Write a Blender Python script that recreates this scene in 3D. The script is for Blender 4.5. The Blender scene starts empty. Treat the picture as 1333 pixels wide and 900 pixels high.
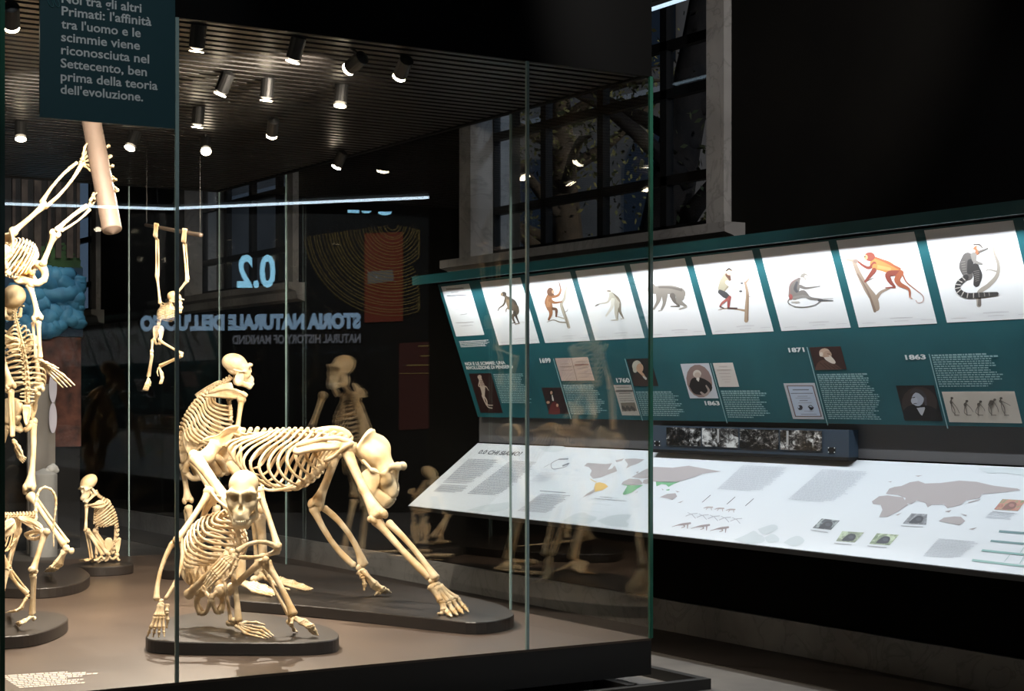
import bpy, math, random
import numpy as np
from mathutils import Matrix, Vector

random.seed(7); rng = np.random.default_rng(7)
scene = bpy.context.scene
COL = scene.collection

# ------------------------------------------------------------------ camera
FPX, CU, HV = 2200.0, 666.5, 518.0
ANG = math.atan(0.6257)
SA, CA = math.sin(ANG), math.cos(ANG)
EYE = 1.5
cam = bpy.data.cameras.new('camera')
cam_o = bpy.data.objects.new('camera', cam); COL.objects.link(cam_o)
cam.sensor_width = 36.0
cam.lens = 36.0 * FPX / 1333.0
cam.shift_y = (HV - 450.0) / 1333.0
cam.clip_start, cam.clip_end = 0.1, 200
cam_o.location = (0, 0, EYE)
cam_o.rotation_euler = (math.pi / 2, 0, -ANG)
scene.camera = cam_o

# ------------------------------------------------------------------ exposure, world, area lights
scene.view_settings.view_transform = 'Standard'
scene.view_settings.look = 'None'
scene.view_settings.exposure = 0.0
scene.view_settings.gamma = 1.0
scene.view_settings.use_curve_mapping = False
scene.cycles.use_denoising = True
scene.cycles.transparent_max_bounces = 40
scene.cycles.max_bounces = 6
scene.cycles.glossy_bounces = 5
scene.cycles.diffuse_bounces = 3
scene.cycles.sample_clamp_indirect = 4.0

BONE_LAMP_W = 168.0        # each case spotlight
HOOD_W = 74.0             # light strip in the panel hood
PARTITION_FILL_W = 500.0       # added fill light on the entrance partition behind the viewer
PASSAGE_FILL_W = 270.0  # added spot over the passage floor

world = bpy.data.worlds.new('dusk'); scene.world = world
world.use_nodes = True
_bg = world.node_tree.nodes['Background']
_bg.inputs[0].default_value = (0.30, 0.42, 0.62, 1)
_bg.inputs[1].default_value = 0.30

def area_light(name, loc, direction, sx, sy, watts, color, spread=180.0, xaxis=None):
    l = bpy.data.lights.new(name, 'AREA'); l.shape = 'RECTANGLE'; l.size = sx; l.size_y = sy
    l.energy = watts; l.color = color; l.spread = math.radians(spread)
    o = bpy.data.objects.new(name, l); COL.objects.link(o)
    z = -Vector(direction).normalized()
    x = Vector(xaxis) if xaxis else z.orthogonal()
    x = (x - z * x.dot(z)).normalized(); y = z.cross(x)
    m = Matrix((x, y, z)).transposed().to_4x4(); m.translation = loc
    o.matrix_world = m
    return o

# lights that wash the panel and desk: linear lamp hidden in the hood, along Y
area_light('hood_light', (6.022, 7.52, 2.366), (0.12, 0, -1), 6.6, 0.02, HOOD_W, (0.93, 0.97, 1.0), xaxis=(0, 1, 0))
# unseen fill light added to brighten the partition that the case glass mirrors
area_light('partition_fill', (6.2, -2.2, 4.6), (0.45, -0.72, -0.42), 4.0, 0.3, PARTITION_FILL_W, (0.9, 0.96, 1.0), xaxis=(0.85, 0.5, 0))
# unseen spots added to brighten the banner and the passage floor
_s = bpy.data.lights.new('banner_fill_spot', 'SPOT'); _s.energy = 260; _s.spot_size = math.radians(16); _s.spot_blend = 0.5
_s.color = (0.95, 0.98, 1); _s.shadow_soft_size = 0.08
_so = bpy.data.objects.new('banner_fill_spot', _s); COL.objects.link(_so); _so.location = (1.2, 3.2, 6.2)
_so.rotation_euler = (Vector((2.38, 7.0, 3.2)) - Vector((1.2, 3.2, 6.2))).to_track_quat('-Z', 'Y').to_euler()
_s = bpy.data.lights.new('passage_fill_spot', 'SPOT'); _s.energy = PASSAGE_FILL_W; _s.spot_size = math.radians(38); _s.spot_blend = 0.6
_s.color = (.97, 0.97, 1.0); _s.shadow_soft_size = 0.1
_so = bpy.data.objects.new('passage_fill_spot', _s); COL.objects.link(_so); _so.location = (5.75, 5.9, 6.2)

# ------------------------------------------------------------------ pixel helpers (photo 1333 x 900 -> world)
RT = np.array([CA, -SA, 0.0]); FW = np.array([SA, CA, 0.0]); UP = np.array([0, 0, 1.0]); C0 = np.array([0, 0, EYE])
def ray(u, v): return FW + RT * ((u - CU) / FPX) + UP * ((HV - v) / FPX)
def P(u, v, t): return C0 + ray(u, v) * t
def hit(u, v, p0, n):
    d = ray(u, v); n = np.array(n, float)
    return C0 + d * (np.dot(np.array(p0, float) - C0, n) / np.dot(d, n))
def GZ(u, v, z): return hit(u, v, (0, 0, z), (0, 0, 1))
def PXp(u, v, x): return hit(u, v, (x, 0, 0), (1, 0, 0))
def PYp(u, v, y): return hit(u, v, (0, y, 0), (0, 1, 0))
def nrm(v):
    v = np.array(v, float); l = np.linalg.norm(v)
    return v / l if l > 1e-12 else v
def A(*v): return np.array(v, float)

# ------------------------------------------------------------------ materials
def lin(c):
    return tuple(((x / 255.0) / 12.92 if x / 255.0 <= 0.04045 else ((x / 255.0 + 0.055) / 1.055) ** 2.4) for x in c)
MATS = {}
def mat(name, rgb, rough=0.6, metal=0.0, emit=None, estr=0.0, noise=None, nscale=6.0, spec=None, bump=0.0, bscale=40.0, detail=4.0):
    """rgb in 0..255 sRGB; noise = second colour mixed by a noise texture"""
    if name in MATS: return MATS[name]
    m = bpy.data.materials.new(name); m.use_nodes = True
    nt = m.node_tree; b = nt.nodes['Principled BSDF']
    c = lin(rgb)
    b.inputs['Base Color'].default_value = (*c, 1)
    b.inputs['Roughness'].default_value = rough
    b.inputs['Metallic'].default_value = metal
    if spec is not None: b.inputs['Specular IOR Level'].default_value = spec
    if emit:
        b.inputs['Emission Color'].default_value = (*lin(emit), 1); b.inputs['Emission Strength'].default_value = estr
    if noise or bump:
        tc = nt.nodes.new('ShaderNodeTexCoord')
    if noise:
        n = nt.nodes.new('ShaderNodeTexNoise'); n.inputs['Scale'].default_value = nscale; n.inputs['Detail'].default_value = detail
        r = nt.nodes.new('ShaderNodeValToRGB')
        r.color_ramp.elements[0].position = 0.32; r.color_ramp.elements[1].position = 0.68
        r.color_ramp.elements[0].color = (*lin(noise), 1); r.color_ramp.elements[1].color = (*c, 1)
        nt.links.new(tc.outputs['Object'], n.inputs['Vector']); nt.links.new(n.outputs['Fac'], r.inputs[0])
        nt.links.new(r.outputs[0], b.inputs['Base Color'])
    if bump:
        n2 = nt.nodes.new('ShaderNodeTexNoise'); n2.inputs['Scale'].default_value = bscale; n2.inputs['Detail'].default_value = 6
        bp = nt.nodes.new('ShaderNodeBump'); bp.inputs['Strength'].default_value = bump; bp.inputs['Distance'].default_value = 0.01
        nt.links.new(tc.outputs['Object'], n2.inputs['Vector']); nt.links.new(n2.outputs['Fac'], bp.inputs['Height'])
        nt.links.new(bp.outputs[0], b.inputs['Normal'])
    MATS[name] = m
    return m

def glass_mat(name, tint, r0=0.04, edge=False):
    m = bpy.data.materials.new(name); m.use_nodes = True; nt = m.node_tree
    for n in list(nt.nodes): nt.nodes.remove(n)
    out = nt.nodes.new('ShaderNodeOutputMaterial')
    tr = nt.nodes.new('ShaderNodeBsdfTransparent'); tr.inputs[0].default_value = (*tint, 1)
    gl = nt.nodes.new('ShaderNodeBsdfGlossy'); gl.inputs['Roughness'].default_value = 0.0; gl.inputs[0].default_value = (1, 1, 1, 1)
    lw = nt.nodes.new('ShaderNodeLayerWeight'); lw.inputs[0].default_value = 0.5
    pw = nt.nodes.new('ShaderNodeMath'); pw.operation = 'POWER'; pw.inputs[1].default_value = 5.0
    ma = nt.nodes.new('ShaderNodeMath'); ma.operation = 'MULTIPLY_ADD'; ma.inputs[1].default_value = 1 - r0; ma.inputs[2].default_value = r0
    mx = nt.nodes.new('ShaderNodeMixShader')
    nt.links.new(lw.outputs['Facing'], pw.inputs[0]); nt.links.new(pw.outputs[0], ma.inputs[0])
    nt.links.new(ma.outputs[0], mx.inputs[0]); nt.links.new(tr.outputs[0], mx.inputs[1]); nt.links.new(gl.outputs[0], mx.inputs[2])
    nt.links.new(mx.outputs[0], out.inputs[0])
    MATS[name] = m
    return m

M_GLASS = glass_mat('clear_glass', (0.985, 0.992, 0.99))
M_RGLASS = glass_mat('rear_glass', (0.985, 0.992, 0.99), 0.022)
M_WGLASS = glass_mat('window_glass', (0.9, 0.93, 0.95))
M_EDGE = mat('glass_edge', (140, 164, 162), 0.25, spec=0.8)
M_EDGE2 = mat('glass_edge_green', (38, 84, 68), 0.2, spec=0.6)
M_BONE = mat('bone', (234, 216, 182), 0.5, noise=(202, 168, 118), nscale=11, bump=0.35, bscale=70, detail=8)
M_BONE2 = mat('bone_pale', (240, 224, 190), 0.42, noise=(222, 194, 146), nscale=10, bump=0.1, bscale=70)
M_BONEG = mat('bone_human', (226, 208, 172), 0.5, noise=(196, 168, 124), nscale=12, bump=0.15, bscale=80)
M_BONEY = mat('bone_amber', (232, 190, 118), 0.45, noise=(204, 150, 72), nscale=18)
M_TOOTH = mat('tooth', (246, 236, 212), 0.3)
M_BLACK = mat('matte_black', (13, 13, 13), 0.55)
M_FASCIA = mat('black_fascia', (6, 6, 6), 0.5, spec=.12)
M_WALL = mat('wall_black', (14, 13, 11), 0.9, noise=(10, 9, 8), nscale=2, spec=.1)
M_CEIL = mat('ceiling_black', (10, 10, 10), 0.9)
M_FLOOR = mat('floor_stone', (120, 115, 108), 0.45, noise=(98, 94, 90), nscale=3.5, detail=8)
M_BORDER = mat('floor_border', (52, 44, 38), 0.5, noise=(40, 34, 30), nscale=5)
M_PLAT = mat('platform_brown', (78, 65, 55), 0.4, noise=(62, 51, 43), nscale=1.6, detail=9)
M_PLATS = mat('platform_side', (22, 21, 20), 0.5)
M_BASE = mat('base_brown', (40, 34, 30), 0.42, noise=(30, 26, 23), nscale=3)
M_SLAT = mat('slat_grey', (36, 33, 32), 0.38, metal=0.4)
M_TEAL = mat('teal_panel', (24, 92, 100), 0.55, noise=(20, 84, 92), nscale=3)
M_TEALD = mat('teal_banner', (6, 58, 66), 0.6)
M_SHEET = mat('paper_white', (244, 246, 248), 0.55)
M_TEXTW = mat('text_white', (236, 242, 244), 0.6)
M_TEXTF = mat('text_faint', (150, 190, 194), 0.6)
M_TEXTB = mat('text_banner', (206, 214, 214), 0.6)
M_DESK = mat('desk_white', (206, 213, 219), 0.4)
M_DESKG = mat('desk_text', (188, 194, 203), 0.5)
M_DESKD = mat('desk_dark_text', (66, 72, 80), 0.5)
M_MAP = mat('map_taupe', (192, 184, 186), 0.5)
M_MAPY = mat('map_yellow', (250, 206, 104), 0.5)
M_MAPG = mat('map_green', (126, 202, 146), 0.5)
M_LEAF = mat('pale_leaf_print', (204, 222, 230), 0.5)
M_STRIP = mat('grey_strip', (88, 88, 90), 0.6)
M_HOUS = mat('screen_housing', (52, 66, 80), 0.45)
M_ALU = mat('metal_grey', (120, 120, 120), 0.35, metal=0.8)
M_LED = mat('led_white', (255, 255, 255), emit=(190, 220, 240), estr=1.2)
M_LAMP = mat('lamp_face', (255, 250, 240), emit=(255, 236, 205), estr=26.0)

def marble():
    m = mat('marble', (150, 148, 146), 0.4, noise=(118, 116, 115), nscale=2.2, detail=9)
    nt = m.node_tree; b = nt.nodes['Principled BSDF']
    src = b.inputs['Base Color'].links[0].from_socket
    tc = nt.nodes.new('ShaderNodeTexCoord')
    v = nt.nodes.new('ShaderNodeTexNoise'); v.inputs['Scale'].default_value = 3.0; v.inputs['Detail'].default_value = 10; v.inputs['Distortion'].default_value = 1.6
    r = nt.nodes.new('ShaderNodeValToRGB')
    e = r.color_ramp.elements; e[0].position = 0.47; e[0].color = (0, 0, 0, 1); e[1].position = 0.53; e[1].color = (0, 0, 0, 1)
    k = e.new(0.5); k.color = (0.35, 0.35, 0.35, 1)
    mx = nt.nodes.new('ShaderNodeMixRGB'); mx.inputs[2].default_value = (*lin((70, 70, 70)), 1)
    nt.links.new(tc.outputs['Object'], v.inputs['Vector']); nt.links.new(v.outputs['Fac'], r.inputs[0])
    nt.links.new(r.outputs[0], mx.inputs[0]); nt.links.new(src, mx.inputs[1]); nt.links.new(mx.outputs[0], b.inputs['Base Color'])
    return m
M_MARB = marble()

# ------------------------------------------------------------------ mesh builder
def catmull(pts, n):
    pts = [np.array(p, float) for p in pts]
    if len(pts) == 2: return [pts[0] + (pts[1] - pts[0]) * i / (n - 1) for i in range(n)]
    ext = [2 * pts[0] - pts[1]] + pts + [2 * pts[-1] - pts[-2]]
    dense = []
    for i in range(len(pts) - 1):
        a, b, c, d = ext[i:i + 4]
        for k in range(12):
            s = k / 12
            dense.append(0.5 * ((2 * b) + (c - a) * s + (2 * a - 5 * b + 4 * c - d) * s * s + (3 * b - a - 3 * c + d) * s ** 3))
    dense.append(pts[-1])
    L = [0]
    for i in range(1, len(dense)): L.append(L[-1] + np.linalg.norm(dense[i] - dense[i - 1]))
    out = []
    for i in range(n):
        x = L[-1] * i / (n - 1)
        j = min(max(np.searchsorted(L, x) - 1, 0), len(dense) - 2)
        w = (x - L[j]) / max(L[j + 1] - L[j], 1e-9)
        out.append(dense[j] * (1 - w) + dense[j + 1] * w)
    return out

class MB:
    def __init__(s): s.v = []; s.f = []; s.mi = []
    def add(s, verts, faces, mi=0):
        o = len(s.v); s.v.extend([tuple(map(float, p)) for p in verts])
        s.f.extend([tuple(i + o for i in f) for f in faces]); s.mi.extend([mi] * len(faces))
    def tube(s, path, rad, seg=8, flat=1.0, hint=None, mi=0, cap=True):
        path = [np.array(p, float) for p in path]; n = len(path)
        if np.isscalar(rad): rad = [rad] * n
        tan = [nrm(path[min(i + 1, n - 1)] - path[max(i - 1, 0)]) for i in range(n)]
        h = np.array(hint, float) if hint is not None else (UP if abs(tan[0][2]) < 0.9 else A(1, 0, 0))
        verts = []; faces = []
        a = nrm(h - tan[0] * np.dot(h, tan[0]))
        for i in range(n):
            if hint is not None:
                q = h - tan[i] * np.dot(h, tan[i])
                if np.linalg.norm(q) > 0.15: a = nrm(q)
            a = nrm(a - tan[i] * np.dot(a, tan[i]))
            b = np.cross(tan[i], a)
            for k in range(seg):
                th = 2 * math.pi * k / seg
                verts.append(path[i] + rad[i] * (a * math.cos(th) + b * math.sin(th) * flat))
        for i in range(n - 1):
            for k in range(seg):
                k2 = (k + 1) % seg
                faces.append((i * seg + k, i * seg + k2, (i + 1) * seg + k2, (i + 1) * seg + k))
        if cap:
            verts.append(path[0] - tan[0] * rad[0] * 0.45); verts.append(path[-1] + tan[-1] * rad[-1] * 0.45)
            c0, c1 = n * seg, n * seg + 1
            for k in range(seg):
                k2 = (k + 1) % seg
                faces.append((c0, k2, k)); faces.append((c1, (n - 1) * seg + k, (n - 1) * seg + k2))
        s.add(verts, faces, mi)
    def ell(s, c, r, ax=None, seg=10, rings=7, mi=0):
        c = np.array(c, float)
        if np.isscalar(r): r = (r, r, r)
        if ax is None: ax = (A(1, 0, 0), A(0, 1, 0), A(0, 0, 1))
        verts = []; faces = []
        for i in range(1, rings):
            ph = math.pi * i / rings
            for k in range(seg):
                th = 2 * math.pi * k / seg
                verts.append(c + ax[0] * r[0] * math.sin(ph) * math.cos(th) + ax[1] * r[1] * math.sin(ph) * math.sin(th) + ax[2] * r[2] * math.cos(ph))
        t = len(verts); verts.append(c + ax[2] * r[2]); verts.append(c - ax[2] * r[2])
        for i in range(rings - 2):
            for k in range(seg):
                k2 = (k + 1) % seg
                faces.append((i * seg + k, (i + 1) * seg + k, (i + 1) * seg + k2, i * seg + k2))
        for k in range(seg):
            k2 = (k + 1) % seg
            faces.append((t, k, k2)); faces.append((t + 1, (rings - 2) * seg + k2, (rings - 2) * seg + k))
        s.add(verts, faces, mi)
    def box(s, lo, hi, mi=0):
        x0, y0, z0 = lo; x1, y1, z1 = hi
        v = [(x0, y0, z0), (x1, y0, z0), (x1, y1, z0), (x0, y1, z0), (x0, y0, z1), (x1, y0, z1), (x1, y1, z1), (x0, y1, z1)]
        s.add(v, [(0, 3, 2, 1), (4, 5, 6, 7), (0, 1, 5, 4), (1, 2, 6, 5), (2, 3, 7, 6), (3, 0, 4, 7)], mi)
    def hexa(s, b, t, mi=0):
        """prism between two quads b and t (same winding)"""
        s.prism(b, t, mi)
    def prism(s, b, t, mi=0):
        n = len(b); v = list(b) + list(t)
        f = [tuple(range(n - 1, -1, -1)), tuple(range(n, 2 * n))]
        for k in range(n): f.append((k, (k + 1) % n, n + (k + 1) % n, n + k))
        s.add(v, f, mi)
    def poly(s, pts, mi=0): s.add(pts, [tuple(range(len(pts)))], mi)
    def plate(s, pts, th, bulge=0.0, rim=1.0, ref=None, mi=0, dense=3):
        """organic bone blade: closed outline pts -> two-sided curved plate with a rounded thicker rim"""
        pts = [np.array(p, float) for p in pts]
        loop = catmull(pts + [pts[0]], len(pts) * dense + 1)[:-1]
        c = sum(loop) / len(loop)
        nv = np.zeros(3)
        for i in range(len(loop)): nv += np.cross(loop[i] - c, loop[(i + 1) % len(loop)] - c)
        nv = nrm(nv)
        if ref is not None and np.dot(nv, ref) < 0:
            nv = -nv; loop = loop[::-1]
        m = len(loop); sc = [1.0, 0.93, 0.75, 0.45, 0.18]
        bl = [0.0, 0.15, 0.5, 0.85, 1.0]
        tk = [rim, rim, 0.75, 0.6, 0.6]
        verts = []; faces = []
        for side in (1, -1):
            for j, q in enumerate(sc):
                for p in loop:
                    e = c + (p - c) * q
                    verts.append(e + nv * (bl[j] * bulge + side * th * 0.5 * tk[j] * (0.55 if j == 0 else 1.0)))
            verts.append(c + nv * (bulge + side * th * 0.3))
        half = len(sc) * m + 1
        for si, off in ((0, 0), (1, half)):
            for j in range(len(sc) - 1):
                for k in range(m):
                    k2 = (k + 1) % m
                    q = (off + j * m + k, off + j * m + k2, off + (j + 1) * m + k2, off + (j + 1) * m + k)
                    faces.append(q if si == 0 else q[::-1])
            cc = off + len(sc) * m
            for k in range(m):
                k2 = (k + 1) % m; b0 = off + (len(sc) - 1) * m
                q = (b0 + k, b0 + k2, cc); faces.append(q if si == 0 else q[::-1])
        for k in range(m):
            k2 = (k + 1) % m
            faces.append((k2, k, half + k, half + k2))
        s.add(verts, faces, mi)
    def build(s, name, mats, parent=None, smooth=False, origin=None, label=None):
        me = bpy.data.meshes.new(name)
        va = np.array(s.v) if s.v else np.zeros((0, 3))
        if parent is not None:
            origin = np.array(parent['_o']) if '_o' in parent else A(0, 0, 0)
            loc = (0, 0, 0)
        else:
            if origin is None:
                origin = A((va[:, 0].min() + va[:, 0].max()) / 2, (va[:, 1].min() + va[:, 1].max()) / 2, va[:, 2].min())
            loc = tuple(origin)
        me.from_pydata([tuple(p) for p in (va - origin)], [], s.f)
        if not isinstance(mats, (list, tuple)): mats = [mats]
        for m in mats: me.materials.append(m)
        if len(mats) > 1: me.polygons.foreach_set('material_index', s.mi)
        if smooth: me.polygons.foreach_set('use_smooth', [True] * len(me.polygons))
        me.update()
        o = bpy.data.objects.new(name, me); COL.objects.link(o)
        o.location = loc
        if parent is not None: o.parent = parent
        o['_o'] = [float(x) for x in origin]
        if label: o['label'] = label
        return o

def tag(o, label, cat, group=None, kind=None):
    o['label'] = label; o['category'] = cat
    if group: o['group'] = group
    if kind: o['kind'] = kind
    return o
def thing(name, loc, label, cat, group=None):
    o = bpy.data.objects.new(name, None); COL.objects.link(o); o.location = tuple(loc); o['_o'] = [float(x) for x in loc]
    return tag(o, label, cat, group)
def struct(o, label=None, cat=None):
    o['kind'] = 'structure'
    if label: o['label'] = label
    if cat: o['category'] = cat
    return o

# ------------------------------------------------------------------ text
_FONT_CACHE = {}
def text_mesh(body, bold=0.0, extrude=0.0):
    cu = bpy.data.curves.new('t', 'FONT'); cu.body = body; cu.size = 1.0; cu.offset = bold; cu.extrude = extrude; cu.resolution_u = 3
    o = bpy.data.objects.new('t', cu); COL.objects.link(o)
    dg = bpy.context.evaluated_depsgraph_get()
    me = bpy.data.meshes.new_from_object(o.evaluated_get(dg))
    v = np.array([tuple(x.co) for x in me.vertices]); f = [tuple(p.vertices) for p in me.polygons]
    bpy.data.objects.remove(o); bpy.data.curves.remove(cu); bpy.data.meshes.remove(me)
    return v, f
def text_quad(mb, body, bl, br, tl, bold=0.0, mi=0, lift=None):
    """fit the text's bounding box to the parallelogram bl, br, tl"""
    v, f = text_mesh(body, bold)
    lo = v.min(0); hi = v.max(0); bl, br, tl = map(lambda q: np.array(q, float), (bl, br, tl))
    w = (v[:, 0] - lo[0]) / (hi[0] - lo[0]); h = (v[:, 1] - lo[1]) / (hi[1] - lo[1])
    p = bl + np.outer(w, br - bl) + np.outer(h, tl - bl)
    if lift is not None: p = p + lift
    mb.add(p, f, mi)
_CAP = None
def text_base(mb, body, p0, xd, yd, width, cap, bold=0.0, mi=0):
    """text on a baseline from p0: scaled to a width and a capital height"""
    global _CAP
    if _CAP is None:
        q, _ = text_mesh('H', 0.0); _CAP = q[:, 1].max()
    v, f = text_mesh(body, bold)
    lo = v[:, 0].min(); hi = v[:, 0].max()
    p = np.array(p0) + np.outer((v[:, 0] - lo) * width / (hi - lo), xd) + np.outer(v[:, 1] * cap / _CAP, yd)
    mb.add(p, f, mi)

# ------------------------------------------------------------------ implicit surfaces (skulls)
def s_ell(c, r):
    c = A(*c); r = A(*r)
    def f(p):
        q = (p - c); k0 = np.linalg.norm(q / r, axis=1); k1 = np.linalg.norm(q / (r * r), axis=1)
        return k0 * (k0 - 1.0) / np.maximum(k1, 1e-9)
    return f
def s_cap(a, b, ra, rb=None):
    a = A(*a); b = A(*b); rb = ra if rb is None else rb
    def f(p):
        d = b - a; h = np.clip(((p - a) @ d) / np.dot(d, d), 0, 1)
        return np.linalg.norm(p - a - np.outer(h, d), axis=1) - (ra + (rb - ra) * h)
    return f
def s_eval(ops, p):
    d = None
    for op, f, k in ops:
        x = f(p)
        if d is None: d = x
        elif op == 'u':
            h = np.clip(0.5 + 0.5 * (d - x) / k, 0, 1); d = d * (1 - h) + x * h - k * h * (1 - h)
        else:
            x = -x; h = np.clip(0.5 - 0.5 * (d - x) / k, 0, 1); d = d * (1 - h) + x * h + k * h * (1 - h)
    return d
def surface_net(ops, lo, hi, h):
    lo = A(*lo); hi = A(*hi)
    n = np.ceil((hi - lo) / h).astype(int) + 1
    ax = [lo[i] + h * np.arange(n[i]) for i in range(3)]
    X, Y, Z = np.meshgrid(*ax, indexing='ij')
    pts = np.stack([X.ravel(), Y.ravel(), Z.ravel()], 1)
    D = s_eval(ops, pts).reshape(n)
    c = np.array([[i, j, k] for i in (0, 1) for j in (0, 1) for k in (0, 1)])
    m = n - 1
    corner = [D[a:a + m[0], b:b + m[1], d:d + m[2]] for a, b, d in c]
    acc = np.zeros((*m, 3)); cnt = np.zeros(m)
    for i in range(8):
        for j in range(i + 1, 8):
            if np.abs(c[i] - c[j]).sum() != 1: continue
            a, b = corner[i], corner[j]; msk = (a < 0) != (b < 0)
            t = np.where(msk, a / np.where(np.abs(a - b) < 1e-12, 1, a - b), 0)
            for q in range(3): acc[..., q] += np.where(msk, c[i][q] + t * (c[j][q] - c[i][q]), 0)
            cnt += msk
    act = cnt > 0
    idx = -np.ones(m, int); idx[act] = np.arange(act.sum())
    ii = np.argwhere(act)
    V = lo + h * (ii + acc[act] / cnt[act][:, None])
    F = []
    for axis in range(3):
        o1, o2 = (axis + 1) % 3, (axis + 2) % 3
        sl0 = [slice(1, -1)] * 3; sl1 = [slice(1, -1)] * 3
        sl0[axis] = slice(0, -1); sl1[axis] = slice(1, None)
        a, b = D[tuple(sl0)], D[tuple(sl1)]
        e = np.argwhere((a < 0) != (b < 0)); sg = (a < 0)[tuple(e.T)]
        base = e.copy(); base[:, o1] += 1; base[:, o2] += 1
        def cell(d1, d2):
            q = base.copy(); q[:, o1] -= d1; q[:, o2] -= d2
            return idx[tuple(q.T)]
        q = np.stack([cell(0, 0), cell(1, 0), cell(1, 1), cell(0, 1)], 1)
        q[~sg] = q[~sg][:, ::-1]
        F.append(q)
    F = np.concatenate(F); F = F[(F >= 0).all(1)]
    return V, [tuple(x) for x in F.tolist()]

def mirror_ops(lst):
    out = []
    for op, kind, args, k in lst:
        out.append((op, kind(*args), k))
        def flip(a):
            return tuple((-a[0], a[1], a[2])) if isinstance(a, tuple) else a
        if kind is s_ell: out.append((op, s_ell((-args[0][0], args[0][1], args[0][2]), args[1]), k))
        else: out.append((op, s_cap(flip(args[0]), flip(args[1]), *args[2:]), k))
    return out

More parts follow.
